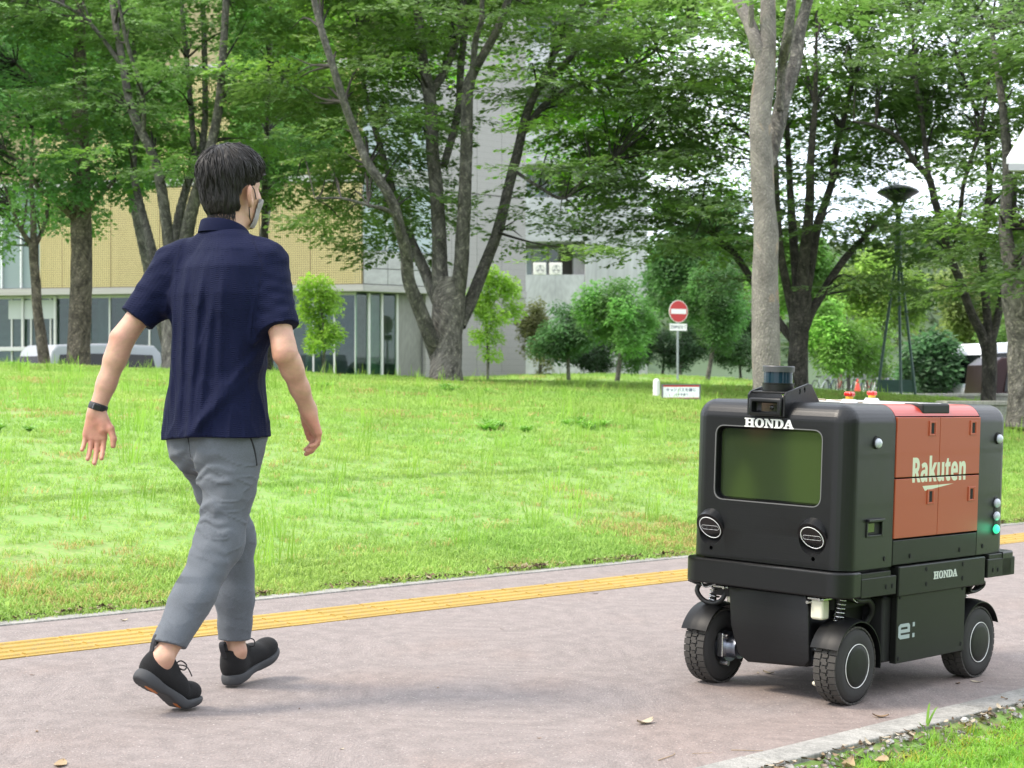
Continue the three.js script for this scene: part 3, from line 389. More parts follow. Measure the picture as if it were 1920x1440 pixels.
// ---------- the person: x is the way they walk, z their right hand side, y above the path ----------
{
  const man = thing('person', 'person in navy polo shirt and grey trousers walking along the path, seen from behind', 'person');
  const MX = 3.45, MZ = -4.42; man.position.set(MX, pathY(MX, MZ), MZ);
  const smin = (a, b, k) => { const h = clamp(0.5 + 0.5 * (b - a) / k); return b + (a - b) * h - k * h * (1 - h); };
  const smax = (a, b, k) => -smin(-a, -b, k);
  const cap = (a, b, ra, rb) => { const bx = b[0] - a[0], by = b[1] - a[1], bz = b[2] - a[2], bb = bx * bx + by * by + bz * bz; return (x, y, z) => { const px = x - a[0], py = y - a[1], pz = z - a[2], t = clamp((px * bx + py * by + pz * bz) / bb); return Math.hypot(px - bx * t, py - by * t, pz - bz * t) - (ra + (rb - ra) * t); }; };
  const ell = (c, r, yaw = 0, pitch = 0) => { const cy = Math.cos(yaw), sy = Math.sin(yaw), cp = Math.cos(pitch), sp = Math.sin(pitch), m = Math.min(...r); return (x, y, z) => { let dx = x - c[0], dy = y - c[1], dz = z - c[2]; let u = cy * dx + sy * dz, w = -sy * dx + cy * dz; let u2 = cp * u + sp * dy, y2 = -sp * u + cp * dy; const k = Math.hypot(u2 / r[0], y2 / r[1], w / r[2]); const g = Math.hypot(u2 / (r[0] * r[0]), y2 / (r[1] * r[1]), w / (r[2] * r[2])); return g > 1e-9 ? k * (k - 1) / g : -m; }; };
  // stack of ellipses [y, x, z, rx, rz, yaw]
  const stack = (rows) => (x, y, z) => { let i = 0; while (i < rows.length - 2 && y > rows[i + 1][0]) i++; const a = rows[i], b = rows[i + 1]; let t = clamp((y - a[0]) / (b[0] - a[0])); t = t * t * (3 - 2 * t) * 0.35 + t * 0.65; const L = (k) => a[k] + (b[k] - a[k]) * t; const yaw = L(5), c = Math.cos(yaw), s = Math.sin(yaw), dx = x - L(1), dz = z - L(2), u = c * dx + s * dz, w = -s * dx + c * dz, rx = L(3), rz = L(4); const k = Math.hypot(u / rx, w / rz), g = Math.hypot(u / (rx * rx), w / (rz * rz)); const d = g > 1e-9 ? k * (k - 1) / g : -rx; return Math.max(d, y - rows[rows.length - 1][0], rows[0][0] - y); };
  // joints
  const HEAD = [0.147, 1.570, 0], NECK = [0.112, 1.43, 0.0];
  const LSH = [0.052, 1.335, -0.158], RSH = [0.152, 1.332, 0.150], LEL = [-0.088, 1.108, -0.245], LWR = [-0.155, 0.883, -0.285], REL = [0.136, 1.062, 0.262], RWR = [0.268, 0.888, 0.215];
  const LHIP = [0.1, 0.86, -0.088], RHIP = [0.105, 0.86, 0.088], RKN = [0.03, 0.488, 0.087], RAN = [-0.205, 0.158, 0.105], LKN = [0.225, 0.47, -0.09], LAN = [0.250, 0.108, -0.112];
  const YAW = 0.34;                                                  // shoulders turn with the right arm swinging forward
  // ---- skin ----
  const skinTone = dataTex(256, (u, v) => { const a = 0.5 + 0.5 * tn(u, v, 10, 1), b = 0.5 + 0.5 * tn(u, v, 45, 3); return [toS(0.42 + 0.05 * a), toS(0.245 + 0.03 * b), toS(0.165 + 0.025 * a)]; }, true); skinTone.repeat.set(4, 4);
  const skinM = new THREE.MeshPhysicalMaterial({ map: skinTone, vertexColors: true, roughness: 0.5, bumpMap: withRepeat(concreteBump, 9, 9), bumpScale: 0.0004 });
  const HY = 0.12;                                                   // the head looks along the path
  const headF = (() => {
    const skull = ell([HEAD[0] - 0.012, HEAD[1] + 0.03, 0], [0.097, 0.09, 0.077]), face = ell([HEAD[0] + 0.028, HEAD[1] - 0.03, 0], [0.064, 0.092, 0.06]), jaw = ell([HEAD[0] + 0.035, HEAD[1] - 0.082, 0], [0.05, 0.035, 0.047]);
    const nose = cap([HEAD[0] + 0.09, HEAD[1] - 0.0, 0], [HEAD[0] + 0.108, HEAD[1] - 0.034, 0], 0.008, 0.0135), brow = cap([HEAD[0] + 0.078, HEAD[1] + 0.022, -0.034], [HEAD[0] + 0.078, HEAD[1] + 0.022, 0.034], 0.012, 0.012), chin = ell([HEAD[0] + 0.066, HEAD[1] - 0.1, 0], [0.02, 0.018, 0.024]), lips = ell([HEAD[0] + 0.084, HEAD[1] - 0.064, 0], [0.012, 0.011, 0.024]);
    const sock = [-1, 1].map((s) => ell([HEAD[0] + 0.094, HEAD[1] + 0.002, s * 0.031], [0.012, 0.011, 0.017])), cheek = [-1, 1].map((s) => ell([HEAD[0] + 0.056, HEAD[1] - 0.03, s * 0.04], [0.028, 0.026, 0.022]));
    const neck = cap([HEAD[0] - 0.02, HEAD[1] - 0.05, 0], [NECK[0] - 0.005, NECK[1] - 0.03, 0], 0.052, 0.062);
    const ears = [-1, 1].map((s) => { const rim = ell([HEAD[0] - 0.012, HEAD[1] - 0.024, s * 0.0835], [0.0195, 0.033, 0.0095], s * -0.35, 0.2), bowl = ell([HEAD[0] - 0.006, HEAD[1] - 0.022, s * 0.09], [0.0105, 0.019, 0.006], s * -0.35, 0.2), lobe = ell([HEAD[0] - 0.004, HEAD[1] - 0.05, s * 0.078], [0.009, 0.011, 0.006]); return (x, y, z) => smax(smin(rim(x, y, z), lobe(x, y, z), 0.008), -bowl(x, y, z), 0.004); });
    return (x, y, z) => {
      if (Math.hypot(x - HEAD[0], y - HEAD[1] + 0.05, z) > 0.3) return 0.1;
      let d = smin(skull(x, y, z), face(x, y, z), 0.03); d = smin(d, jaw(x, y, z), 0.03); d = smin(d, chin(x, y, z), 0.015); for (const c of cheek) d = smin(d, c(x, y, z), 0.02); d = smin(d, brow(x, y, z), 0.015); for (const c of sock) d = smax(d, -c(x, y, z), 0.012); d = smin(d, nose(x, y, z), 0.012); d = smin(d, lips(x, y, z), 0.008); d = smin(d, neck(x, y, z), 0.03); for (const e of ears) d = smin(d, e(x, y, z), 0.006); return d;
    };
  })();
  const armF = (S, E, Wr, side) => {
    const mid = (a, b, t) => [a[0] + (b[0] - a[0]) * t, a[1] + (b[1] - a[1]) * t, a[2] + (b[2] - a[2]) * t];
    const f = [cap(S, mid(S, E, 0.5), 0.046, 0.041), cap(mid(S, E, 0.45), E, 0.041, 0.034), cap(mid(S, E, 0.9), mid(E, Wr, 0.3), 0.0335, 0.035), cap(mid(E, Wr, 0.2), mid(E, Wr, 0.65), 0.035, 0.0295), cap(mid(E, Wr, 0.6), Wr, 0.0305, 0.0245)];
    const elb = cap([E[0] - 0.012, E[1], E[2]], [E[0] - 0.012, E[1] - 0.012, E[2]], 0.0245, 0.0245);
    return (x, y, z) => { let d = 1; for (const q of f) d = smin(d, q(x, y, z), 0.012); return smin(d, elb(x, y, z), 0.025); };
  };
  // a hand as chains of joints in its own axes: along = wrist to knuckles, across = towards the thumb, back = out of the back of the hand
  const hand = (Wr, along, across, curl, thumbOut, spread) => {
    const A = V(...along).normalize(), C = V(...across); C.addScaledVector(A, -C.dot(A)).normalize(); const B = A.clone().cross(C).normalize();
    const P = (a, c, b) => { const p = V(...Wr).addScaledVector(A, a).addScaledVector(C, c).addScaledVector(B, b); return [p.x, p.y, p.z]; };
    const palm = [cap(P(0.0, 0.0, 0), P(0.03, 0.006, 0), 0.024, 0.021), cap(P(0.02, 0.018, 0), P(0.082, 0.026, 0), 0.017, 0.0125), cap(P(0.02, 0.004, 0), P(0.086, 0.008, 0), 0.016, 0.0125), cap(P(0.02, -0.008, 0), P(0.082, -0.01, 0), 0.016, 0.0125), cap(P(0.02, -0.016, 0), P(0.074, -0.028, 0), 0.015, 0.0115), cap(P(0.03, 0.024, curl[5] * 0.008), P(0.055, 0.028, curl[5] * 0.012), 0.017, 0.012)];
    const fingers = [[0.084, 0.027, 0.068, 0.0088], [0.089, 0.0085, 0.078, 0.0090], [0.084, -0.0105, 0.072, 0.0086], [0.075, -0.029, 0.056, 0.0078]].map(([a, c, len, r], i) => {
      let ang = curl[i] * 0.35, p = [a, c, 0]; const out = [], s = spread * (1.2 - i) * 0.12;
      [0.42, 0.32, 0.26].forEach((share, k) => { const l = len * share, q = [p[0] + Math.cos(ang) * l * Math.cos(s), p[1] + Math.sin(s) * l, p[2] + curl[5] * Math.sin(ang) * l]; out.push(cap(P(...p), P(...q), r * (1 - k * 0.06), r * (1 - (k + 1) * 0.06))); p = q; ang += curl[i] * (k ? 0.6 : 0.8); }); return out;
    });
    const t0 = [0.022, 0.022, curl[5] * 0.006], t1 = [0.052, 0.022 + thumbOut * 0.9, curl[5] * 0.014], t2 = [0.082, 0.026 + thumbOut * 1.15, curl[5] * 0.016], t3 = [0.104, 0.028 + thumbOut * 1.1, curl[5] * 0.018];
    const thumb = [cap(P(...t0), P(...t1), 0.0145, 0.0115), cap(P(...t1), P(...t2), 0.0112, 0.0098), cap(P(...t2), P(...t3), 0.0098, 0.0082)];
    return (x, y, z) => { let d = 1; for (const q of palm) d = smin(d, q(x, y, z), 0.012); for (const f of fingers) { let e = 1; for (const q of f) e = smin(e, q(x, y, z), 0.003); d = smin(d, e, 0.004); } let e = 1; for (const q of thumb) e = smin(e, q(x, y, z), 0.005); return smin(d, e, 0.008); };
  };
  // left: arm back, palm turned to the rear, thumb towards the leg; right: forward, loosely curled
  const lHand = hand(LWR, [-0.06, -1, -0.03], [0.75, 0.0, 0.8], [0.42, 0.36, 0.4, 0.5, 0, 1], 0.03, 0.25), rHand = hand(RWR, [0.45, -0.88, -0.05], [0.35, 0.2, -0.9], [0.75, 0.85, 0.95, 1.0, 0, -1], 0.008, 0.2);
  const join = (...fs) => (x, y, z) => { let d = 1; for (const f of fs) d = smin(d, f(x, y, z), 0.018); return d; };
  const bnd = (pts, m) => { const lo = [9, 9, 9], hi = [-9, -9, -9]; for (const p of pts) for (let k = 0; k < 3; k++) { lo[k] = Math.min(lo[k], p[k] - m); hi[k] = Math.max(hi[k], p[k] + m); } return [lo, hi]; };
  const turnHead = (g) => g.translate(-HEAD[0] + 0.02, 0, 0).rotateY(0.2).translate(HEAD[0] - 0.02, 0, 0);   // they look ahead and a little towards the lawn
  const bodyG = [];
  { const [lo, hi] = bnd([[HEAD[0] - 0.11, 1.40, -0.1], [HEAD[0] + 0.125, 1.72, 0.1]], 0.012); bodyG.push(turnHead(nets(headF, lo, hi, 0.0038))); }
  { const [lo, hi] = bnd([LSH, LEL, [LWR[0] - 0.02, LWR[1], LWR[2]]], 0.06); lo[1] = LWR[1] - 0.005; bodyG.push(nets(join(armF(LSH, LEL, LWR), lHand), [lo[0], LWR[1] - 0.20, lo[2] - 0.02], [hi[0], hi[1], hi[2] + 0.02], 0.0036)); }
  { const [lo, hi] = bnd([RSH, REL, RWR], 0.06); bodyG.push(nets(join(armF(RSH, REL, RWR), rHand), [lo[0], RWR[1] - 0.17, lo[2] - 0.03], [hi[0] + 0.11, hi[1], hi[2]], 0.0036)); }
  for (const [k, a, foot] of [[RKN, RAN, [-0.214, 0.128, 0.101]], [LKN, LAN, [0.252, 0.082, -0.112]]]) { const f = join(cap(k, [lerp(k[0], a[0], 0.35), lerp(k[1], a[1], 0.35), a[2]], 0.04, 0.042), cap([lerp(k[0], a[0], 0.35), lerp(k[1], a[1], 0.35), a[2]], [lerp(k[0], a[0], 0.8), lerp(k[1], a[1], 0.8), a[2]], 0.042, 0.033), cap([lerp(k[0], a[0], 0.75), lerp(k[1], a[1], 0.75), a[2]], a, 0.035, 0.033), cap(a, foot, 0.033, 0.026), cap([a[0] + 0.004, a[1] + 0.012, a[2] - 0.026], [a[0] + 0.004, a[1] + 0.012, a[2] + 0.026], 0.011, 0.011)); const [lo, hi] = bnd([k, a, foot], 0.06); bodyG.push(nets(f, lo, hi, 0.006)); }
  const torsoRows = [[0.72, 0.09, 0, 0.06, 0.10, 0], [0.84, 0.09, 0, 0.075, 0.125, 0], [0.98, 0.095, 0, 0.075, 0.12, 0.1], [1.12, 0.1, 0, 0.085, 0.13, 0.2], [1.26, 0.102, 0.003, 0.1, 0.155, YAW], [1.36, 0.106, 0.005, 0.075, 0.14, YAW], [1.44, 0.11, 0, 0.05, 0.06, YAW]];
  bodyG.push(nets(join(stack(torsoRows), cap(LSH, [0.1, 1.38, 0], 0.05, 0.06), cap(RSH, [0.1, 1.38, 0], 0.05, 0.06), cap(LHIP, LKN, 0.055, 0.04), cap(RHIP, RKN, 0.055, 0.04)), [-0.1, 0.4, -0.26], [0.33, 1.47, 0.27], 0.014));
  const skinG = mg(bodyG);
  planeUV(skinG, 2, 1);
  colorize(skinG, (x, y, z) => { // hands and elbows are ruddier skin than the forearm, ears too
    let k = 0; const near = (p, r) => Math.exp(-((x - p[0]) ** 2 + (y - p[1]) ** 2 + (z - p[2]) ** 2) / (r * r));
    k += 0.75 * sstep(0.90, 0.84, y) * (y > 0.6 ? 1 : 0) + 0.55 * near([LEL[0] - 0.03, LEL[1], LEL[2]], 0.03) + 0.6 * near([REL[0] - 0.03, REL[1] - 0.01, REL[2]], 0.03) + 0.5 * near([HEAD[0] - 0.01, HEAD[1] - 0.01, 0.085], 0.035); k = clamp(k);
    const mo = 0.05 * n3(x * 40, y * 40, z * 40) + 0.05 * n3(x * 110, y * 110, z * 110), red = 0.07 * n3(x * 22 + 5, y * 22, z * 22); k = clamp(k + red);
    return [(1 + mo) * lerp(1.0, 1.03, k), (1 + mo) * lerp(1, 0.76, k), (1 + mo) * lerp(1, 0.74, k)];
  });
  part('body', skinG, skinM, man);
  const eyeM = MP(0.02, 0.012, 0.008, 0.1); for (const s of [-1, 1]) part('eye', turnHead(new THREE.SphereGeometry(0.0105, 16, 12).translate(HEAD[0] + 0.079, HEAD[1] + 0.002, s * 0.031)), eyeM, man);
  // ---- trousers ----
  const foldAt = (pts) => (x, y, z) => { let d = 0; for (const [p, dir, len, amp, wid, bow] of pts) { const dx = x - p[0], dy = y - p[1], dz = z - p[2], t = dx * dir[0] + dy * dir[1] + dz * dir[2], tt = t / len; if (Math.abs(tt) > 1.3) continue; const ex = dx - dir[0] * t, eye = dy - dir[1] * t + bow * tt * tt, ez = dz - dir[2] * t; const across = Math.sqrt(ex * ex * 0.3 + eye * eye + ez * ez * 0.3); d += amp * Math.exp(-(tt * tt) * 1.6) * Math.exp(-(across * across) / (wid * wid)); } return d; };
  const legF = (H, K, A, hr) => {
    const mid = (a, b, t) => [lerp(a[0], b[0], t), lerp(a[1], b[1], t), lerp(a[2], b[2], t)];
    const hemN = [A[0] - K[0], A[1] - K[1], A[2] - K[2]], l = Math.hypot(...hemN), hp = mid(K, A, 0.88);
    const f = [cap([H[0] - 0.004, H[1] - 0.05, H[2]], mid(H, K, 0.5), 0.088, 0.077), cap(mid(H, K, 0.45), K, 0.078, 0.065), cap(K, mid(K, A, 0.5), 0.065, 0.059), cap(mid(K, A, 0.45), mid(K, A, 1.1), 0.059, 0.050)];
    return (x, y, z) => { let d = 1; for (const q of f) d = smin(d, q(x, y, z), 0.03); const cutd = ((x - hp[0]) * hemN[0] + (y - hp[1]) * hemN[1] + (z - hp[2]) * hemN[2]) / l + hr * (x - hp[0]); return Math.max(d, cutd); };
  };
  const hips = stack([[0.70, 0.085, 0, 0.06, 0.12, 0], [0.76, 0.085, 0, 0.095, 0.160, 0.02], [0.82, 0.088, 0, 0.1, 0.164, 0.03], [0.88, 0.09, 0, 0.096, 0.152, 0.06], [0.96, 0.092, 0, 0.1, 0.148, 0.1]]);
  const butt = [ell([0.038, 0.79, 0.066], [0.07, 0.09, 0.078]), ell([0.038, 0.79, -0.066], [0.07, 0.09, 0.078])];
  const rLeg = legF(RHIP, RKN, RAN, 0.25), lLeg = legF(LHIP, LKN, LAN, -0.05);
  const creases = foldAt([
    [[-0.02, 0.735, 0.05], [0.15, 0.45, 0.88], 0.09, 0.010, 0.013, 0.02], [[-0.01, 0.70, 0.06], [0.15, 0.3, 0.94], 0.1, 0.011, 0.012, 0.02], [[-0.005, 0.672, 0.07], [0.1, 0.12, 0.98], 0.1, 0.010, 0.012, 0.02], [[0, 0.78, 0.07], [0.1, 0.55, 0.82], 0.08, 0.007, 0.012, 0],
    [[-0.03, 0.60, 0.08], [0.3, 0.2, 0.93], 0.11, 0.007, 0.016, 0.02], [[-0.03, 0.55, 0.09], [0.4, 0.1, 0.9], 0.1, 0.006, 0.014, 0.02], [[-0.025, 0.515, 0.08], [0.3, -0.15, 0.94], 0.1, 0.008, 0.013, -0.02], [[-0.03, 0.485, 0.085], [0.3, -0.3, 0.9], 0.1, 0.009, 0.013, -0.02], [[-0.04, 0.455, 0.09], [0.4, -0.35, 0.85], 0.1, 0.007, 0.013, -0.02], [[-0.055, 0.43, 0.09], [0.3, -0.5, 0.8], 0.08, 0.006, 0.012, 0],
    [[-0.02, 0.74, -0.07], [0.2, -0.4, -0.9], 0.08, 0.007, 0.014, 0], [[0.0, 0.69, -0.08], [0.2, -0.5, -0.8], 0.08, 0.007, 0.014, 0], [[0.15, 0.45, -0.06], [0.4, 0.2, 0.9], 0.08, 0.008, 0.014, 0], [[0.17, 0.41, -0.07], [0.4, 0.0, 0.9], 0.08, 0.007, 0.014, 0],
  ]);
  const trouF = (x, y, z) => {
    let d = hips(x, y, z); for (const b of butt) d = smin(d, b(x, y, z), 0.04); const r = rLeg(x, y, z), l = lLeg(x, y, z); let leg = smin(r, l, y > 0.66 ? 0.03 : 0.004); d = smin(d, leg, 0.045);
    if (d > 0.05 || d < -0.05) return d;
    d += 0.0018 * n3(x * 16, y * 11, z * 16) + 0.0035 * n3(x * 5 + 3, y * 9, z * 5) * sstep(0.9, 0.7, y);
    if (y > 0.68) { const c = x < 0.05 ? Math.exp(-((z + 0.004) ** 2) / 0.00004) * 0.003 : 0; d += c; }   // the seat seam
    { const w = 0.012 * n3(x * 9, y * 7, z * 9 + 4), w2 = 0.010 * n3(x * 15 + 2, y * 12, z * 15); d -= 1.35 * creases(x, y + w + w2, z); const rg = Math.max(0, 0.28 - Math.abs(n3(x * 6 + 1, (y + 0.5 * z) * 19, z * 6))) / 0.28; d -= 0.003 * rg * rg * (sstep(0.36, 0.5, y) * sstep(0.82, 0.7, y) + 0.45 * sstep(0.4, 0.3, y)); } return Math.max(d, y - 0.95);
  };
  const twill = dataTex(512, (u, v, i, j) => { const a = tn(u, v, 90, 2), b = tn(u, v * 3, 40, 5), k = 0.96 + 0.12 * a + 0.12 * b + 0.14 * (R0() - 0.5); return [toS(0.105 * k), toS(0.118 * k), toS(0.136 * k)]; }, true); twill.repeat.set(5, 5);
  const trouM = new THREE.MeshPhysicalMaterial({ map: twill, roughness: 0.9, sheen: 0.25, sheenRoughness: 0.6, sheenColor: lin(0.5, 0.52, 0.55), bumpMap: withRepeat(concreteBump, 10, 10), bumpScale: 0.0004 });
  const trou = nets(trouF, [-0.29, 0.13, -0.25], [0.36, 0.97, 0.26], 0.0062); planeUV(trou, 2, 1); { const u = trou.attributes.uv, p = trou.attributes.position; for (let i = 0; i < u.count; i++) u.setX(i, u.getX(i) + p.getX(i) * 0.7); }
  const tr = part('trousers', trou, trouM, man);
  { const onCloth = (x, y, z) => { let p = V(x, y, z); for (let i = 0; i < 12; i++) { const e = 0.003, d = trouF(p.x, p.y, p.z), g = V(trouF(p.x + e, p.y, p.z) - trouF(p.x - e, p.y, p.z), trouF(p.x, p.y + e, p.z) - trouF(p.x, p.y - e, p.z), trouF(p.x, p.y, p.z + e) - trouF(p.x, p.y, p.z - e)).normalize(); p.addScaledVector(g, -d * 0.7); } return p; }, lineOf = (pts, r) => limbGeo(pts.map((q) => onCloth(...q)), [r, r], 5, 3, 0); const stM = M(0.02, 0.022, 0.025, 1);
    part('pocket_opening', lineOf([[0.06, 0.81, 0.2], [0.085, 0.77, 0.2], [0.115, 0.72, 0.2]], 0.0032), stM, tr); part('seat_seam', lineOf([[-0.08, 0.82, -0.002], [-0.07, 0.78, -0.002], [-0.04, 0.74, -0.002], [0.02, 0.71, -0.002]], 0.0011), stM, tr); }
  // ---- polo shirt ----
  const shirtRows = [[0.78, 0.084, 0.0, 0.150, 0.196, 0.06], [0.86, 0.085, 0.0, 0.144, 0.188, 0.08], [1.0, 0.088, 0, 0.132, 0.172, 0.14], [1.12, 0.094, -0.002, 0.128, 0.190, 0.22], [1.24, 0.096, 0.0, 0.13, 0.204, 0.3], [1.32, 0.10, 0.002, 0.116, 0.196, YAW], [1.375, 0.104, 0.005, 0.09, 0.16, YAW], [1.42, 0.108, 0.003, 0.07, 0.10, YAW], [1.447, 0.111, 0, 0.052, 0.058, YAW]];
  const tors = stack(shirtRows);
  const slv = (S, E, w) => { const m = (t) => [lerp(S[0], E[0], t), lerp(S[1], E[1], t), lerp(S[2], E[2], t)], f = [cap([S[0], S[1] - 0.0, S[2]], m(0.35), 0.058, 0.058), cap(m(0.3), m(1.05), 0.058, w)], n = [E[0] - S[0], E[1] - S[1], E[2] - S[2]], l = Math.hypot(...n), hp = m(0.74); return (x, y, z) => Math.max(smin(f[0](x, y, z), f[1](x, y, z), 0.02), ((x - hp[0]) * n[0] + (y - hp[1]) * n[1] + (z - hp[2]) * n[2]) / l); };
  const lS = slv(LSH, LEL, 0.059), rS = slv(RSH, REL, 0.063), yoke = join(cap(LSH, [0.105, 1.398, -0.03], 0.058, 0.052), cap(RSH, [0.112, 1.398, 0.03], 0.058, 0.052));
  // long hanging folds: from the shoulder blades and the right side down to the left hem
  const drape = (x, y, z) => {
    const a = Math.atan2(z - 0.005, x - 0.095), back = Math.abs(a) > 1.2 ? 1 : 0.5; const down = sstep(1.34, 1.15, y);
    let d = 0; const ridge = (z0, slope, w, amp, y0, y1, bow = 0) => { const zc = z0 + slope * (y - 1.1) + bow * (y - 1.1) * (y - 1.1), e = (0.67 * (x - 0.095) + 0.742 * z - zc) / w; if (y > y1 + 0.1 || y < y0 - 0.1) return 0; return amp * Math.exp(-e * e) * sstep(y0 - 0.08, y0 + 0.04, y) * sstep(y1 + 0.08, y1 - 0.06, y); };
    const rear = 0.742 * (x - 0.095) - 0.67 * z;                     // the half of the back turned towards the verge
    if (rear < 0.03) d += (ridge(-0.135, 0.02, 0.010, 0.007, 0.93, 1.31) + ridge(-0.095, 0.04, 0.012, 0.008, 0.88, 1.32) + ridge(-0.05, 0.1, 0.013, 0.009, 0.80, 1.27, 0.15) + ridge(-0.008, 0.13, 0.014, 0.009, 0.80, 1.2, 0.1) + ridge(0.03, 0.06, 0.013, 0.005, 0.98, 1.27) + ridge(0.175, 0.9, 0.019, 0.008, 0.82, 1.05, 0.4) + ridge(0.12, 0.62, 0.015, 0.006, 0.80, 0.95) + ridge(0.09, 0.1, 0.02, 0.004, 1.0, 1.22) + ridge(0.225, 1.0, 0.02, 0.005, 0.86, 1.06)) * sstep(0.03, -0.03, rear);
    return d * 1.25 + 0.0035 * Math.max(0, 0.3 - Math.abs(n3(x * 10 + 2, y * 3.5, z * 10))) / 0.3 * down + 0.0045 * n3(x * 7, y * 3.2, z * 9 + 3) * down + 0.002 * n3(x * 16, y * 7, z * 18);
  };
  const sleeveFold = (x, y, z) => 0.003 * n3(x * 14 + 5, y * 22, z * 14);
  const shirtF = (x, y, z) => {
    const t = tors(x, y, z); let sl = Math.min(lS(x, y, z), rS(x, y, z)); const yk = yoke(x, y, z); let d = smin(t, yk, 0.04); d = smin(d, sl, 0.065);
    if (d > 0.04 || d < -0.04) return d;
    d -= drape(x, y, z) * sstep(0.0, 0.03, sl - t + 0.015); d -= sleeveFold(x, y, z) * sstep(0.02, -0.01, sl - t);
    const neck = Math.hypot((x - 0.113) / 1.0, z) - 0.058; d = Math.max(d, -Math.max(neck, 1.40 - y));
    const hem = 0.797 + 0.006 * Math.sin(z * 14 + 1) * (x < 0.1 ? 1 : 0.3) + 0.05 * (z > 0 ? z : 0); return Math.max(d, hem - y, y - 1.45);
  };
  const shirt = nets(shirtF, [-0.21, 0.765, -0.34], [0.34, 1.47, 0.36], 0.0058);
  { const u = shirt.attributes.uv, p = shirt.attributes.position; for (let i = 0; i < u.count; i++) { const x = p.getX(i), y = p.getY(i), z = p.getZ(i), l = lS(x, y, z), r = rS(x, y, z), t = tors(x, y, z); let c = [0.095, 0.0]; let q = y; if (Math.min(l, r) < t - 0.004) { const S = l < r ? LSH : RSH, E = l < r ? LEL : REL, k = (S[1] - y) / (S[1] - E[1]); c = [lerp(S[0], E[0], k), lerp(S[2], E[2], k)]; } const a = Math.atan2(z - c[1], -(x - c[0])); u.setXY(i, a * (Math.min(l, r) < t - 0.004 ? 0.065 : 0.16), q); } }
  // puckered cloth: short raised dashes in columns
  const pucker = dataTex(512, (u, v, i, j) => { const col = Math.floor(u * 8), fu = u * 8 - col, row = v * 26 + (col % 2) * 0.5 + 0.3 * Math.sin(col * 2.4), fr = row - Math.floor(row), k = Math.sin(col * 12.9 + Math.floor(row) * 78.2) * 43758.5, w = 0.22 + 0.24 * (k - Math.floor(k)), on = 0.35 + 0.65 * ((k * 7.3) % 1 + 1) % 1; const a = Math.exp(-(((fu - 0.5) / w) ** 4)) * Math.exp(-(((fr - 0.5) / 0.2) ** 2)); return 0.2 + 0.7 * a * on + 0.05 * tn(u, v, 80, 3); });
  pucker.repeat.set(1 / 0.115, 1 / 0.16);
  const knit = dataTex(256, (u, v) => { const k = 0.9 + 0.14 * tn(u, v, 50, 4) + 0.12 * (R0() - 0.5); return [toS(0.0034 * k), toS(0.0062 * k), toS(0.030 * k)]; }, true); knit.repeat.set(9, 9);
  const shirtM = new THREE.MeshPhysicalMaterial({ map: knit, roughness: 0.85, specularIntensity: 0.35, bumpMap: pucker, bumpScale: 0.0017, sheen: 0.06, sheenRoughness: 0.4, sheenColor: lin(0.2, 0.25, 0.8) });
  const sh = part('polo_shirt', shirt, shirtM, man);
  { // collar: a folded band that stands at the nape and falls outwards
    const pos = [], uv = [], idx = [], n = 72, prof = [[0.0, -0.012, 0.0], [0.001, 0.02, 0], [0.002, 0.034, 0], [0.007, 0.0385, 0], [0.012, 0.034, 0], [0.016, 0.018, 0], [0.0205, -0.001, 0], [0.0175, -0.003, 0], [0.010, 0.012, 0], [0.006, -0.005, 0]];
    for (let i = 0; i <= n; i++) { const a = i / n * 2 * Math.PI, rear = 0.5 - 0.5 * Math.cos(a), drop = -0.045 * (1 - rear) ** 1.5; prof.forEach(([o, y], k) => { const rx = 0.0585 + o, rz = 0.061 + o; pos.push(0.112 + Math.cos(a) * rx + 0.01 * (1 - rear), 1.437 + y + drop, Math.sin(a) * rz); uv.push(a * 0.06, k * 0.008); if (i && k) { const m = prof.length, b = i * m + k; idx.push(b - m - 1, b - 1, b - m, b - m, b - 1, b); } }); }
    const g = new THREE.BufferGeometry(); g.setAttribute('position', new THREE.Float32BufferAttribute(pos, 3)); g.setAttribute('uv', new THREE.Float32BufferAttribute(uv, 2)); g.setIndex(idx); g.computeVertexNormals();
    const cM = shirtM.clone(); cM.bumpMap = withRepeat(concreteBump, 20, 20); cM.bumpScale = 0.0005; part('collar', g, cM, sh);
  }
  // ---- hair ----
  const hairM = new THREE.MeshPhysicalMaterial({ color: lin(0.0085, 0.0066, 0.006), roughness: 0.58 });
  const hc = [HEAD[0] - 0.014, HEAD[1] + 0.050, 0];
  const capF = (() => {
    const a = ell(hc, [0.109, 0.086, 0.086]), nape = ell([HEAD[0] - 0.042, HEAD[1] - 0.03, 0], [0.064, 0.088, 0.068]), top = ell([HEAD[0] + 0.012, HEAD[1] + 0.073, 0.004], [0.092, 0.056, 0.076]);
    return (x, y, z) => { let d = smin(a(x, y, z), nape(x, y, z), 0.03); d = smin(d, top(x, y, z), 0.03); const fx = x - HEAD[0], fy = y - HEAD[1]; d += 0.0035 * n3(x * 45, y * 14, z * 45) + 0.010 * sstep(-0.04, -0.1, fy);
      const front = fx - (0.086 + 0.4 * Math.max(0, fy - 0.03)), side = Math.max(fx - (-0.018 + 0.62 * (fy + 0.0)), -0.5), low = -0.09 - fy + 0.25 * Math.max(0, fx + 0.06); // face, temples, nape stay clear
      let c = Math.max(front, fy < 0.045 ? fx - lerp(-0.028, 0.055, sstep(-0.02, 0.045, fy)) : -1, low); const earGap = Math.hypot((fx + 0.012) * 1.1, fy + 0.026, (Math.abs(z) - 0.085)) - 0.041; c = Math.max(c, -earGap); return smax(d, c, 0.006); };
  })();
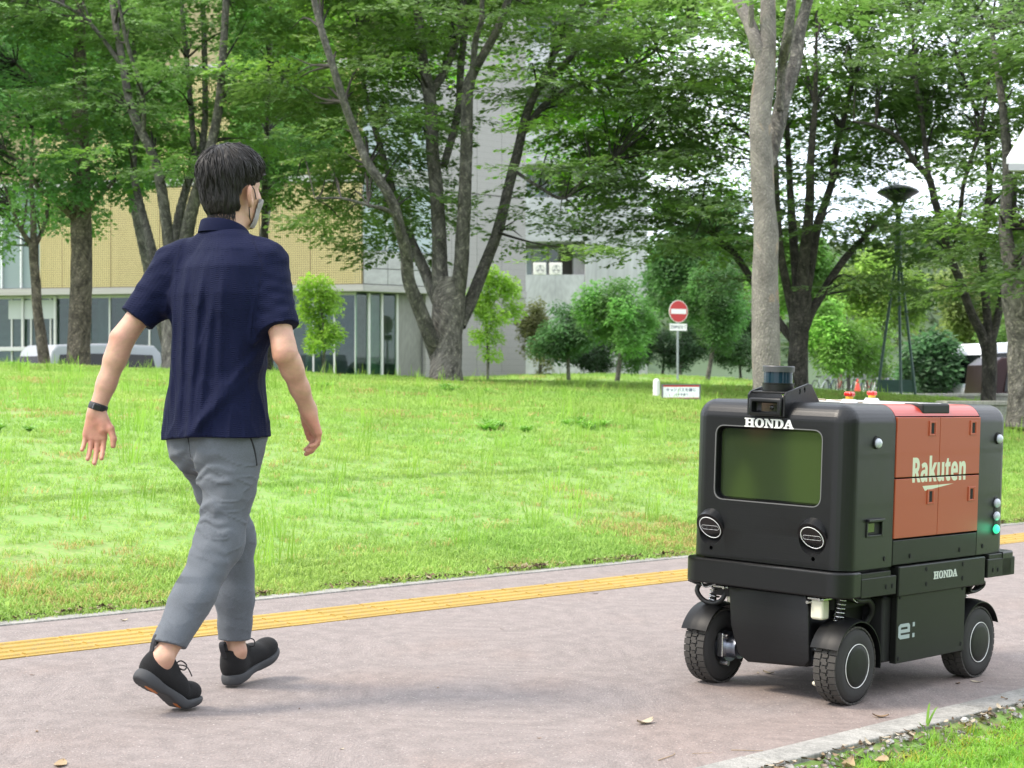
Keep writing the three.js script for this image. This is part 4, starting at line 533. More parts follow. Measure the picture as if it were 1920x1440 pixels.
  const hg = [nets(capF, [HEAD[0] - 0.14, HEAD[1] - 0.14, -0.11], [HEAD[0] + 0.13, HEAD[1] + 0.17, 0.11], 0.0042)];
  { const r = rng(21), crown = V(HEAD[0] - 0.045, HEAD[1] + 0.124, -0.012), grad = (p) => { const e = 0.004, g = V(capF(p.x + e, p.y, p.z) - capF(p.x - e, p.y, p.z), capF(p.x, p.y + e, p.z) - capF(p.x, p.y - e, p.z), capF(p.x, p.y, p.z + e) - capF(p.x, p.y, p.z - e)); return g.normalize(); };
    for (let k = 0; k < 2300; k++) {
      const az = r() * 2 * Math.PI, pol = Math.acos(1 - r() * 1.45); let p = V(hc[0] + 0.111 * Math.sin(pol) * Math.cos(az), hc[1] + 0.086 * Math.cos(pol), 0.0885 * Math.sin(pol) * Math.sin(az)); if (k % 3 === 0) { const a2 = Math.PI + (r() - 0.5) * 3, fy = -0.095 + 0.1 * r(); p = V(HEAD[0] - 0.03 + 0.08 * Math.cos(a2), HEAD[1] + fy, 0.075 * Math.sin(a2)); } if (capF(p.x, p.y, p.z) > 0.02) continue;
      const pts = [], len = lerp(0.055, 0.02, sstep(0.05, -0.05, p.y - HEAD[1])) * (0.7 + 0.6 * r()), steps = 4, lift = 0.001 + 0.005 * r() * sstep(-0.05, 0.08, p.y - HEAD[1]);
      for (let s = 0; s <= steps; s++) { for (let q = 0; q < 3; q++) { const d = capF(p.x, p.y, p.z); p = p.clone().addScaledVector(grad(p), clamp(-d + lift * (0.3 + s / steps * (r() < 0.3 ? 1.8 : 0.8)), -0.01, 0.01)); } pts.push(p.clone()); let dir = p.clone().sub(crown); dir.y -= 0.05; dir.x += p.x > HEAD[0] + 0.02 ? 0.06 : 0; const nn = grad(p); dir.addScaledVector(nn, -dir.dot(nn)).normalize(); dir.add(V(r() - 0.5, r() - 0.5, r() - 0.5).multiplyScalar(0.35)).normalize(); p = p.clone().addScaledVector(dir, len / steps); }
      hg.push(limbGeo(pts, [0.0014, 0.002, 0.0016, 0.0003], 4, 1, 0));
    } }
  { const r = rng(77); for (let k = 0; k < 1500; k++) { const a = Math.PI + (r() - 0.5) * 2.2, yy = -0.045 - 0.052 * Math.pow(r(), 0.8); let p = V(HEAD[0] - 0.01 + 0.09 * Math.cos(a), HEAD[1] + yy, 0.075 * Math.sin(a)); for (let i = 0; i < 8; i++) { const e = 0.003, d = headF(p.x, p.y, p.z), g = V(headF(p.x + e, p.y, p.z) - headF(p.x - e, p.y, p.z), 0, headF(p.x, p.y, p.z + e) - headF(p.x, p.y, p.z - e)).normalize(); p.addScaledVector(g, -d * 0.8); if (i === 7) { const q = p.clone().addScaledVector(g, 0.002).add(V((r() - 0.5) * 0.004, -0.010 - 0.006 * r(), (r() - 0.5) * 0.004)); hg.push(limbGeo([p, p.clone().lerp(q, 0.5).addScaledVector(g, 0.0015), q], [0.0006, 0.0006, 0.0002], 3, 1, 0, 0, false)); } } } }
  part('hair', turnHead(mg(hg)), hairM, man);
  // ---- face mask ----
  const maskF = (x, y, z) => { const d = headF(x, y, z) - 0.007, in_ = headF(x, y, z) - 0.004, fx = x - HEAD[0], fy = y - HEAD[1]; return Math.max(d, -in_, 0.040 - fx + 0.18 * (fy + 0.06), fy + 0.028, -0.118 - fy, Math.abs(z) - 0.07); };
  part('face_mask', turnHead(nets(maskF, [HEAD[0] + 0.02, HEAD[1] - 0.13, -0.08], [HEAD[0] + 0.14, HEAD[1] - 0.01, 0.08], 0.003)), M(0.30, 0.28, 0.28, 0.9), man);
  for (const s of [-1, 1]) { const stM = M(0.03, 0.03, 0.032, 0.8); part('mask_strap', turnHead(tube([V(HEAD[0] - 0.012, HEAD[1] + 0.004, s * 0.083), V(HEAD[0] + 0.012, HEAD[1] + 0.0, s * 0.078), V(HEAD[0] + 0.036, HEAD[1] - 0.03, s * 0.068)], 0.0018, 6)), stM, man); part('mask_strap', turnHead(tube([V(HEAD[0] - 0.014, HEAD[1] - 0.05, s * 0.08), V(HEAD[0] + 0.008, HEAD[1] - 0.075, s * 0.064), V(HEAD[0] + 0.03, HEAD[1] - 0.098, s * 0.05)], 0.0018, 6)), stM, man); }
  // ---- wristband ----
  { const n = V(LWR[0] - LEL[0], LWR[1] - LEL[1], LWR[2] - LEL[2]).normalize(), g = new THREE.LatheGeometry([[0.0285, -0.011], [0.0305, -0.0095], [0.031, 0], [0.0305, 0.0095], [0.0285, 0.011]].map((p) => new THREE.Vector2(...p)), 36); const q = new THREE.Quaternion().setFromUnitVectors(V(0, 1, 0), n), c = V(...LWR).addScaledVector(n, -0.012);
    const b = part('wristband', g.scale(0.95, 1, 1.05).applyQuaternion(q).translate(c.x, c.y, c.z), M(0.016, 0.017, 0.019, 0.55), man); part('buckle', rbox(-0.0115, 0.0115, -0.009, 0.009, -0.005, 0.005, 0.003, 3).rotateY(-0.8).applyQuaternion(q).translate(c.x - 0.022, c.y, c.z + 0.022), M(0.02, 0.021, 0.023, 0.35), b); }
  // ---- shoes: modelled flat, then bent at the ball and pitched ----
  const upperF = (() => { const st = [ell([0.045, 0.062, 0], [0.05, 0.05, 0.034]), ell([0.12, 0.058, 0.0], [0.075, 0.040, 0.038]), ell([0.2, 0.046, -0.002], [0.065, 0.032, 0.042]), ell([0.245, 0.042, -0.004], [0.035, 0.026, 0.034])], col = cap([0.045, 0.06, 0], [0.05, 0.112, 0], 0.04, 0.036), ton = cap([0.1, 0.09, 0], [0.085, 0.108, 0], 0.026, 0.02); return (x, y, z) => { let d = 1; for (const s of st) d = smin(d, s(x, y, z), 0.03); d = smin(d, col(x, y, z), 0.025); d = smin(d, ton(x, y, z), 0.02); const hole = Math.hypot(x - 0.052, z) - 0.031; d = Math.max(d, -Math.max(hole, 0.085 - y)); return Math.max(d, y - 0.118 - 0.25 * Math.max(0, 0.03 - x) + 0.12 * Math.max(0, x - 0.05), 0.012 - y); }; })();
  const soleF = (() => { const st = [ell([0.04, 0.02, 0], [0.052, 0.04, 0.04]), ell([0.12, 0.02, 0.0], [0.08, 0.036, 0.037]), ell([0.215, 0.02, -0.002], [0.072, 0.034, 0.048])]; return (x, y, z) => { let d = 1; for (const s of st) d = smin(d, s(x, y, z), 0.03); const top = 0.031 + 0.012 * sstep(0.08, 0.0, x) - 0.004 * sstep(0.15, 0.25, x); let b = -y + 0.35 * Math.max(0, x - 0.235) ** 1.2 + 0.25 * Math.max(0, 0.025 - x); const g = Math.abs(((x * 62) % 1) - 0.5) > 0.36 && y < 0.004 ? 0.003 : 0; const arch = Math.hypot((x - 0.115) / 3.2, y + 0.002) - 0.008; return smax(smax(d, Math.max(y - top, b + g), 0.004), -arch, 0.006); }; })();
  const upM = new THREE.MeshStandardMaterial({ color: lin(0.0045, 0.0045, 0.005), roughness: 0.95, bumpMap: withRepeat(pucker, 30, 30), bumpScale: 0.0006 }), soM = M(0.04, 0.042, 0.045, 0.75), treM = M(0.02, 0.02, 0.02, 0.8), tabM = M(0.018, 0.018, 0.022, 0.8), orM = M(0.45, 0.13, 0.02, 0.6), grM = M(0.35, 0.36, 0.36, 0.6), laM = M(0.012, 0.012, 0.012, 0.7);
  const upG = nets(upperF, [-0.03, -0.01, -0.07], [0.31, 0.15, 0.07], 0.0042), soG = nets(soleF, [-0.03, -0.012, -0.07], [0.32, 0.06, 0.07], 0.004);
  planeUV(upG, 0, 1);
  const shoe = (name, mirror, heel, yaw, pitch, bend) => {
    const grp = new THREE.Group(); grp.name = 'shoe'; man.add(grp);
    const bx = 0.195, place = (g) => { const q = g.index ? g.clone() : g.clone(), p = q.attributes.position; for (let i = 0; i < p.count; i++) { let x = p.getX(i), y = p.getY(i), z = p.getZ(i) * mirror; const t = sstep(bx - 0.035, bx + 0.035, x) * bend, c = Math.cos(t), s = Math.sin(t); if (x > bx - 0.035) { const dx = x - bx; x = bx + dx * c - y * s; y = dx * s + y * c; } p.setXYZ(i, x, y, z); } if (mirror < 0 && q.index) { const ix = q.index.array; for (let i = 0; i < ix.length; i += 3) { const t = ix[i]; ix[i] = ix[i + 1]; ix[i + 1] = t; } } q.scale(0.95, 0.97, 0.95).rotateZ(pitch).rotateY(-yaw).translate(...heel); q.computeVertexNormals(); return q; };
    part('upper', place(upG), upM, grp); const so = part('sole', place(soG), soM, grp);
    part('pull_tab', place(mg([tube([V(0.006, 0.1, 0.0), V(-0.004, 0.132, 0), V(-0.001, 0.152, 0), V(0.012, 0.15, 0), V(0.016, 0.122, 0)], 0.0045, 8).scale(1, 1, 2.2)])), tabM, grp);
    part('heel_tag', place(mg([rbox(-0.0065, -0.003, 0.088, 0.104, -0.003, 0.003, 0.001, 1).rotateZ(-0.12)])), grM, grp);
    part('sole_pad', place(mg([cyl(0.016, 0.016, 0.004, 20).scale(1.7, 1, 0.8).translate(0.06, 0.0015, 0.008), ])), orM, so); part('sole_pad', place(mg([cyl(0.012, 0.012, 0.004, 20).scale(1.5, 1, 0.8).translate(0.172, 0.0015, 0.018)])), orM, so);
    const L = []; for (let k = 0; k < 4; k++) { const x = 0.11 + k * 0.017, y = 0.098 - k * 0.008; L.push(tube([V(x, y - 0.016, -0.03), V(x + 0.004, y + 0.001, -0.012), V(x + 0.006, y + 0.003, 0.012), V(x, y - 0.016, 0.03)], 0.0025, 6)); }
    L.push(tube([V(0.108, 0.105, 0), V(0.115, 0.122, 0.016), V(0.13, 0.115, 0.032), V(0.125, 0.098, 0.036), V(0.11, 0.102, 0.004)], 0.0023, 6), tube([V(0.108, 0.105, 0), V(0.118, 0.124, -0.016), V(0.135, 0.116, -0.03), V(0.127, 0.098, -0.036), V(0.11, 0.102, -0.004)], 0.0023, 6), tube([V(0.108, 0.104, 0), V(0.14, 0.115, 0.02), V(0.165, 0.095, 0.036)], 0.002, 6));
    part('laces', place(mg(L)), laM, grp);
  };
  shoe('right', 1, [-0.287, 0.106, 0.098], -0.06, -0.56, 0.56);
  shoe('left', -1, [0.222, 0.003, -0.112], -0.26, 0.25, 0.12);
}
// ---------- grass ----------
const leafMat = (r, g, b, t = 0.4, rough = 0.85) => new THREE.MeshPhysicalMaterial({ color: lin(r, g, b), roughness: rough, transmission: t, thickness: 0, side: THREE.DoubleSide, specularIntensity: 0.3 });
function bladeGeo(list) { // each blade: root, height, width, lean direction, lean amount
  const pos = [], idx = [];
  for (const [x, z, h, w, az, lean] of list) {
    const b = pos.length / 3, dx = Math.cos(az), dz = Math.sin(az), px = -dz * w / 2, pz = dx * w / 2, k = [[0, 0, 1], [0.45, 0.28, 0.9], [0.8, 0.65, 0.6]];
    for (const [y, o, s] of k) pos.push(x + dx * lean * o * h - px * s, y * h * (1 - 0.25 * lean * o), z + dz * lean * o * h - pz * s, x + dx * lean * o * h + px * s, y * h * (1 - 0.25 * lean * o), z + dz * lean * o * h + pz * s);
    pos.push(x + dx * lean * h, h * (1 - 0.35 * lean), z + dz * lean * h); idx.push(b, b + 1, b + 3, b, b + 3, b + 2, b + 2, b + 3, b + 5, b + 2, b + 5, b + 4, b + 4, b + 5, b + 6);
  }
  const g = new THREE.BufferGeometry(); g.setAttribute('position', new THREE.Float32BufferAttribute(pos, 3)); g.setIndex(idx); g.computeVertexNormals(); return g;
}
function tuft(seed, n, rad, h0, h1, w, lean) { const r = rng(seed), l = []; for (let i = 0; i < n; i++) { const a = r() * 6.283, q = Math.sqrt(r()) * rad; l.push([Math.cos(a) * q, Math.sin(a) * q, lerp(h0, h1, r()), w * (0.7 + 0.6 * r()), r() * 6.283, lean * (0.4 + r())]); } return bladeGeo(l); }
function scatter(name, geo, mat, spots, label) { // spots: x, y, z, turn, scale, r, g, b
  const m = new THREE.InstancedMesh(geo, mat, spots.length), q = new THREE.Object3D(), c = new THREE.Color(); m.name = numbered(name); m.userData = { kind: 'stuff', label };
  spots.forEach((s, i) => { q.position.set(s[0], s[1], s[2]); q.rotation.set(s[8] || 0, s[3], s[9] || 0); q.scale.setScalar(s[4]); q.updateMatrix(); m.setMatrixAt(i, q.matrix); m.setColorAt(i, c.setRGB(s[5], s[6], s[7])); });
  m.castShadow = m.receiveShadow = true; return m;
}
{
  const r = rng(101), A = [[], [], []], tall = [], weeds = [];
  const mats = leafMat(1, 1, 1, 0.5, 0.8);
  const tone = (x, n) => { const d = dryness(x, n), k = 0.88 + 0.26 * r() + 0.12 * fbm2(x * 0.8, n * 0.8, 3), str = r() < 0.03 + 0.45 * d ? 1 : 0, ye = clamp(0.5 + 0.7 * fbm2(x * 0.25 + 3, n * 0.25, 3) + 0.3 * (r() - 0.5)); return str ? [0.5 * k, 0.42 * k, 0.16 * k] : [lerp(0.29, 0.40, ye) * k, lerp(0.49, 0.53, ye) * k, lerp(0.10, 0.13, ye) * k]; };
  const put = (x, n, sc) => { const c = tone(x, n), k = (r() * 3) | 0; A[k].push([x, groundY(x, -n) - 0.004, -n, r() * 6.283, sc * (0.7 + 0.6 * r()), ...c]); };
  for (let i = 0; i < 52000; i++) { const d = 7 + 24 * Math.pow(r(), 0.75), w = 0.31 * d + 1.2, s = (r() * 2 - 1) * w, x = d * 0.742 + s * 0.67, n = d * 0.67 - s * 0.742; if (n < FAR2 + 0.012) continue; put(x, n, lerp(0.9, 1.55, sstep(8, 26, d)) * (n < FAR2 + 0.1 ? 0.75 : 1)); }
  for (let i = 0; i < 9000; i++) { const x = 2 + 14 * r(), n = FAR2 + 0.015 + 0.8 * r() * r(); put(x, n, 0.9); }
  for (let i = 0; i < 9000; i++) { const d = 30 + 26 * r(), s = (r() * 2 - 1) * (0.3 * d + 2), x = d * 0.742 + s * 0.67, n = d * 0.67 - s * 0.742; if (n < 19) continue; put(x, n, 2.2); }
  for (let i = 0; i < 9000; i++) { const x = -14 + 18 * r(), n = FAR2 + 0.05 + 16 * r() * r(); put(x, n, 1.3); }
  for (let i = 0; i < 500; i++) { const d = 8 + 18 * r(), s = (r() * 2 - 1) * (0.3 * d), x = d * 0.742 + s * 0.67, n = d * 0.67 - s * 0.742; if (n < FAR2 + 0.3) continue; const k = 0.8 + 0.4 * r(); tall.push([x, groundY(x, -n), -n, r() * 6.283, 0.8 + 0.7 * r(), 0.3 * k, 0.5 * k, 0.07 * k]); }
  for (let k = 0; k < 12; k++) { const d = 7.5 + 15 * r(), s = (r() * 2 - 1) * 0.29 * d, x0 = d * 0.742 + s * 0.67, n0 = d * 0.67 - s * 0.742; if (n0 < FAR2 + 0.3) continue; const m = 3 + 9 * r(); for (let i = 0; i < m; i++) { const x = x0 + (r() - 0.5) * 0.5, n = n0 + (r() - 0.5) * 0.5, q = 0.8 + 0.4 * r(); weeds.push([x, groundY(x, -n), -n, r() * 6.28, 0.7 + 0.6 * r(), 0.22 * q, 0.45 * q, 0.06 * q]); } }
  A.forEach((a, k) => scene.add(scatter('grass', tuft(31 + k, 26, 0.075, 0.015, 0.038 + 0.006 * k, 0.0048, 0.85), mats, a, 'short bright lawn grass on the bank')));
  scene.add(scatter('tall_grass', tuft(41, 9, 0.05, 0.1, 0.2, 0.005, 0.55), mats, tall, 'taller grass stalks standing out of the lawn'));
  { const l = [], rr = rng(8); for (let i = 0; i < 14; i++) l.push([0, 0, 0.05 + 0.05 * rr(), 0.018 + 0.012 * rr(), rr() * 6.28, 0.9 + 0.5 * rr()]); scene.add(scatter('lawn_weeds', bladeGeo(l), mats, weeds, 'darker broad leaved weeds among the lawn')); }
  // near verge: fine soft grass between litter
  const B = []; for (let i = 0; i < 13000; i++) { const x = 2.5 + 6 * r(), n = NEAR - 0.03 - 2.2 * Math.pow(r(), 1.3); const edge = sstep(0.01, 0.14, NEAR - n); if (r() > 0.04 + 0.96 * edge * sstep(-0.6, -0.1, fbm2(x * 2.2, n * 2.2, 3) + 0.12)) continue; const k = 0.85 + 0.35 * r(), y = r() < 0.1; B.push([x, groundY(x, -n) - 0.003, -n, r() * 6.28, 0.6 + 0.6 * r(), (y ? 0.45 : 0.25) * k, (y ? 0.42 : 0.48) * k, 0.05 * k]); }
  scene.add(scatter('verge_grass', tuft(51, 26, 0.035, 0.02, 0.055, 0.0022, 0.8), mats, B, 'fine soft grass of the near verge'));
}
// litter: dry leaves and gravel
const litterMats = [[0.34, 0.25, 0.15], [0.22, 0.15, 0.09], [0.42, 0.36, 0.26], [0.13, 0.085, 0.055]].map((c) => leafMat(...c, 0.1, 0.8));
function dryLeaf(seed, L, W) { const r = rng(seed), pos = [], idx = [], n = 8; const curl = 0.3 + 0.7 * r(), tw = (r() - 0.5) * 1.2; for (let i = 0; i <= n; i++) { const t = i / n, w = W * Math.sin(Math.PI * Math.pow(t, 0.8)) * (0.9 + 0.2 * r()) * 0.5 + 0.0005, x = (t - 0.5) * L, y = curl * L * 0.22 * (2 * t - 1) ** 2, a = tw * (t - 0.5); for (const s of [-1, 0, 1]) pos.push(x, y + (s ? 0.25 * W * curl * Math.abs(s) : 0) + s * w * Math.sin(a) + 0.002, s * w * Math.cos(a)); if (i) for (const k of [0, 1]) { const b = i * 3 + k; idx.push(b - 3, b, b - 2, b - 2, b, b + 1); } } const g = new THREE.BufferGeometry(); g.setAttribute('position', new THREE.Float32BufferAttribute(pos, 3)); g.setIndex(idx); g.computeVertexNormals(); return g; }
const leafGeos = [1, 2, 3, 4, 5].map((k) => dryLeaf(k * 13, 1, 0.42));
{
  const r = rng(301);
  // leaves one can pick out: [pixel on the path or verge, length, tone, where]
  const onGround = (px, py) => { const rr = (px - 960) / 3400, d = 1.06 * 3400 / (py - (680 + 0.03 * (px - 960))), x = d * 0.742 + rr * d * 0.67, n = d * 0.67 - rr * d * 0.742; return [x, n]; };
  const pathLeaves = [[1208, 1357, 0.075, 2], [1440, 1263, 0.045, 2], [1830, 1279, 0.045, 2], [1795, 1282, 0.03, 3], [112, 1435, 0.075, 0], [470, 1151, 0.022, 2], [232, 1164, 0.04, 2], [60, 1266, 0.02, 3], [1115, 1113, 0.03, 3], [68, 1372, 0.02, 1], [1650, 1345, 0.05, 1], [1882, 1312, 0.04, 1], [1420, 1262, 0.02, 2], [640, 1405, 0.018, 2], [820, 1290, 0.016, 1], [560, 1330, 0.014, 3], [1010, 1385, 0.015, 1], [940, 1180, 0.018, 3]];
  pathLeaves.forEach(([px, py, L, k], i) => { const [x, n] = onGround(px, py); const m = single('fallen_leaf', leafGeos[i % 5], litterMats[k], 'dry fallen leaf lying on the asphalt path', 'leaf', 'dry leaves on the asphalt path'); m.scale.setScalar(L); onPath(m, x, -n, 0.001, r() * 6.28); });
  for (let i = 0; i < 46; i++) { const x = 3.55 + 2.6 * r(), n = NEAR - 0.05 - 1.1 * Math.pow(r(), 1.6); const m = single('dead_leaf', leafGeos[(r() * 5) | 0], litterMats[(r() * 3) | 0], 'curled brown leaf lying among the near verge grass', 'leaf', 'dead leaves on the near verge'); m.scale.set(1, 1 + 0.6 * r(), 1 + 0.5 * r()).multiplyScalar(0.035 + 0.055 * r()); m.position.set(x, groundY(x, -n) + 0.015 + 0.02 * r(), -n); m.rotation.set((r() - 0.5) * 0.9, r() * 6.28, (r() - 0.5) * 0.9); }
  const twig = (px, py, L, turn) => { const [x, n] = onGround(px, py); const m = single('dry_twig', limbGeo([V(-0.5, 0, 0), V(-0.1, 0.01, 0.04), V(0.3, 0, 0.03), V(0.5, 0, -0.03)], [0.013, 0.008], 6, 3, 0), litterMats[0], 'thin brown twig lying on the asphalt path', 'twig', 'twigs on the asphalt path'); m.scale.setScalar(L); onPath(m, x, -n, 0.002, turn); };
  twig(1250, 1420, 0.11, 0.2); twig(1400, 1408, 0.09, -0.8); twig(1640, 1346, 0.05, 0.9); twig(1316, 1413, 0.06, -0.5);
  const edge = [], stones = [], peb = new THREE.DodecahedronGeometry(1, 0);
  { const p = peb.attributes.position; for (let i = 0; i < p.count; i++) { const x = p.getX(i), y = p.getY(i), z = p.getZ(i), k = 1 + 0.3 * n3(x * 2, y * 2, z * 2); p.setXYZ(i, x * k, y * k * 0.6, z * k); } peb.computeVertexNormals(); }
  for (let i = 0; i < 3400; i++) { const x = 1.5 + 14 * r(), clump = fbm2(x * 1.9, 4, 3); if (r() > 0.5 + clump) continue; const n = FAR2 + (r() - 0.35) * 0.07; const k = r(), c = k < 0.4 ? [0.07, 0.045, 0.03] : k < 0.75 ? [0.19, 0.13, 0.08] : [0.36, 0.3, 0.21]; edge.push([x, Math.max(groundY(x, -n), pathY(x, -n) + 0.006) + 0.004 + 0.012 * r(), -n, r() * 6.28, 0.018 + 0.03 * r(), ...c, (r() - 0.5) * 0.8, (r() - 0.5) * 0.8]); }
  for (let i = 0; i < 1100; i++) { const x = 3 + 4 * r(), n = NEAR - 0.015 - 0.26 * r() * r(), k = r(), c = k < 0.5 ? [0.3, 0.28, 0.25] : k < 0.8 ? [0.2, 0.16, 0.12] : [0.45, 0.43, 0.4]; stones.push([x, groundY(x, -n) + 0.004, -n, r() * 6.28, 0.004 + 0.014 * r() * r(), ...c, r(), r()]); }
  const dirt = []; for (let i = 0; i < 1500; i++) { const x = 3 + 4 * r(), n = NEAR - 0.01 - 0.3 * r() * r(), k = r(), c = k < 0.4 ? [0.1, 0.07, 0.045] : k < 0.8 ? [0.25, 0.18, 0.11] : [0.4, 0.34, 0.25]; dirt.push([x, groundY(x, -n) + 0.006 + 0.01 * r(), -n, r() * 6.28, 0.012 + 0.028 * r(), ...c, (r() - 0.5) * 0.9, (r() - 0.5) * 0.9]); }
  scene.add(scatter('leaf_litter', leafGeos[1], leafMat(1, 1, 1, 0.1), edge, 'brown leaf litter along the lawn edge of the path'));
  scene.add(scatter('leaf_litter', leafGeos[3], leafMat(1, 1, 1, 0.1), dirt, 'brown leaf crumbs along the near kerb'));
  scene.add(scatter('gravel', peb, M(1, 1, 1, 0.9), stones, 'small stones along the near kerb'));
  // a young bamboo-like weed by the kerb
  const [wx, wn] = [4.72, 2.64], w = thing('weed_plant', 'young upright weed with long narrow leaves beside the near kerb', 'weed'); w.position.set(wx, groundY(wx, -wn), -wn); w.scale.setScalar(0.72);
  part('stem', limbGeo([V(0, 0, 0), V(0.005, 0.08, 0.0), V(0.015, 0.15, 0)], [0.0025, 0.0012], 6, 3, 0), leafMat(0.16, 0.28, 0.05), w);
  const lm = leafMat(0.17, 0.31, 0.05, 0.4); for (const [y, L, wd, az, el] of [[0.14, 0.1, 0.012, 0.3, 1.2], [0.13, 0.12, 0.012, 0.0, 0.85], [0.1, 0.08, 0.011, 2.8, 1.0], [0.07, 0.09, 0.012, 3.6, 0.5], [0.05, 0.12, 0.012, 2.9, 0.25], [0.04, 0.13, 0.012, 2.2, 0.2], [0.03, 0.12, 0.011, 3.9, 0.15], [0.03, 0.1, 0.012, 1.3, 0.4]]) { const m = part('leaf', bladeGeo([[0, 0, L, wd, 0, 0.3]]), lm, w); m.position.set(0.004, y, 0); m.rotation.set(0, az, el - 1.45, 'YXZ'); }
}
// ---------- trees ----------
const barkMap = dataTex(512, (u, v) => { const a = tn(u, v * 0.5, 14, 1), b = tn(u * 1, v, 40, 2), c = tn(u, v, 6, 7), li = sstep(0.42, 0.6, tn(u, v, 18, 12)); const k = 0.55 + 0.11 * a + 0.1 * b + 0.08 * c; return [k + 0.16 * li, k + 0.16 * li, k + 0.14 * li]; }, true);
const paleMap = dataTex(512, (u, v) => { const b = tn(u, v, 40, 2), c = tn(u, v, 5, 7), li = sstep(0.5, 0.65, tn(u, v, 34, 12)), pk = sstep(0.45, 0.55, tn(u, v * 0.7, 4, 21)); const k = 0.60 + 0.055 * b + 0.06 * c; return [k + 0.1 * li + 0.07 * pk, k + 0.1 * li + 0.03 * pk, k + 0.09 * li - 0.01 * pk]; }, true);
const barkBump = dataTex(512, (u, v) => 0.5 + 0.25 * tn(u, v * 0.4, 30, 3) + 0.25 * tn(u, v, 70, 5));
const bark = (r, g, b) => new THREE.MeshStandardMaterial({ map: withRepeat(barkMap, 1, 0.9), bumpMap: withRepeat(barkBump, 1.4, 1), bumpScale: 0.02, roughness: 0.95, color: lin(r, g, b) });
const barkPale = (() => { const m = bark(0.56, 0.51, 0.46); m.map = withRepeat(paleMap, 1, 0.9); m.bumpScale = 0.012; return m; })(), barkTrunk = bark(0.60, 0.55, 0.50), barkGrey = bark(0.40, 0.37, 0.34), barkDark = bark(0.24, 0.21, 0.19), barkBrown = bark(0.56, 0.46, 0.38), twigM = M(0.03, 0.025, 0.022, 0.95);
// a flat spray of small leaves on a twig, growing along +x, its face up
function sprayGeo(seed, n, L, leaf, flat = 0.25) {
  const r = rng(seed), pos = [], idx = [];
  const put = (x, y, z, az, tilt, s) => { const b = pos.length / 3, ca = Math.cos(az), sa = Math.sin(az), w = s * 0.27, dy = Math.sin(tilt) * s, k = Math.cos(tilt), roll = (r() - 0.5) * flat * 3 * w; const P = (a, c, h) => pos.push(x + (ca * a - sa * c), y + h, z + (sa * a + ca * c)); P(0, 0, 0); P(s * 0.42 * k, w, dy * 0.45 + roll); P(s * k, 0, dy); P(s * 0.42 * k, -w, dy * 0.45 - roll); idx.push(b, b + 2, b + 1, b, b + 3, b + 2); };
  for (let i = 0; i < n; i++) { const side = r() < 0.5 ? -1 : 1, t = Math.pow(r(), 0.8), off = side * (0.36 * L) * Math.sqrt(r()) * (1 - 0.65 * t); put(t * L - 0.03 + 0.1 * (r() - 0.5), -0.10 * t * t * L - 0.35 * Math.abs(off) * 0.25 + (r() - 0.5) * 0.035, off, side * (0.4 + 0.8 * r()), (r() - 0.6) * flat * 3, leaf * (0.7 + 0.6 * r())); }
  const g = new THREE.BufferGeometry(); g.setAttribute('position', new THREE.Float32BufferAttribute(pos, 3)); g.setIndex(idx); g.computeVertexNormals(); return g;
}
function clumpGeo(seed, n, rad, leaf, wide = 0.3) { const r = rng(seed), pos = [], idx = []; for (let i = 0; i < n; i++) { const d = V(r() - 0.5, r() - 0.5, r() - 0.5).normalize(), p = d.clone().multiplyScalar(rad * Math.cbrt(r())), s = leaf * (0.7 + 0.6 * r()), up = V(r() - 0.5, 0.4 + r(), r() - 0.5).normalize(), a = d.clone().addScaledVector(V(0, -1, 0), 0.35 + 0.4 * r()); a.addScaledVector(up, -a.dot(up)).normalize(); const c = up.clone().cross(a), b = pos.length / 3; for (const [u, w] of [[0, 0], [0.45, wide], [1, 0], [0.45, -wide]]) { const q = p.clone().addScaledVector(a, u * s).addScaledVector(c, w * s); pos.push(q.x, q.y - (u === 1 ? 0.15 * s : 0), q.z); } idx.push(b, b + 2, b + 1, b, b + 3, b + 2); } const g = new THREE.BufferGeometry(); g.setAttribute('position', new THREE.Float32BufferAttribute(pos, 3)); g.setIndex(idx); g.computeVertexNormals(); return g; }
const sprays = [1, 2, 3].map((k) => sprayGeo(k * 7, 50, 0.66, 0.078));
const clumps = [1, 2, 3].map((k) => clumpGeo(k * 5, 34, 0.2, 0.085));
const bigClumps = [1, 2].map((k) => clumpGeo(k * 9, 26, 0.24, 0.13, 0.36));
const foliage = leafMat(1, 1, 1, 0.58, 0.9);
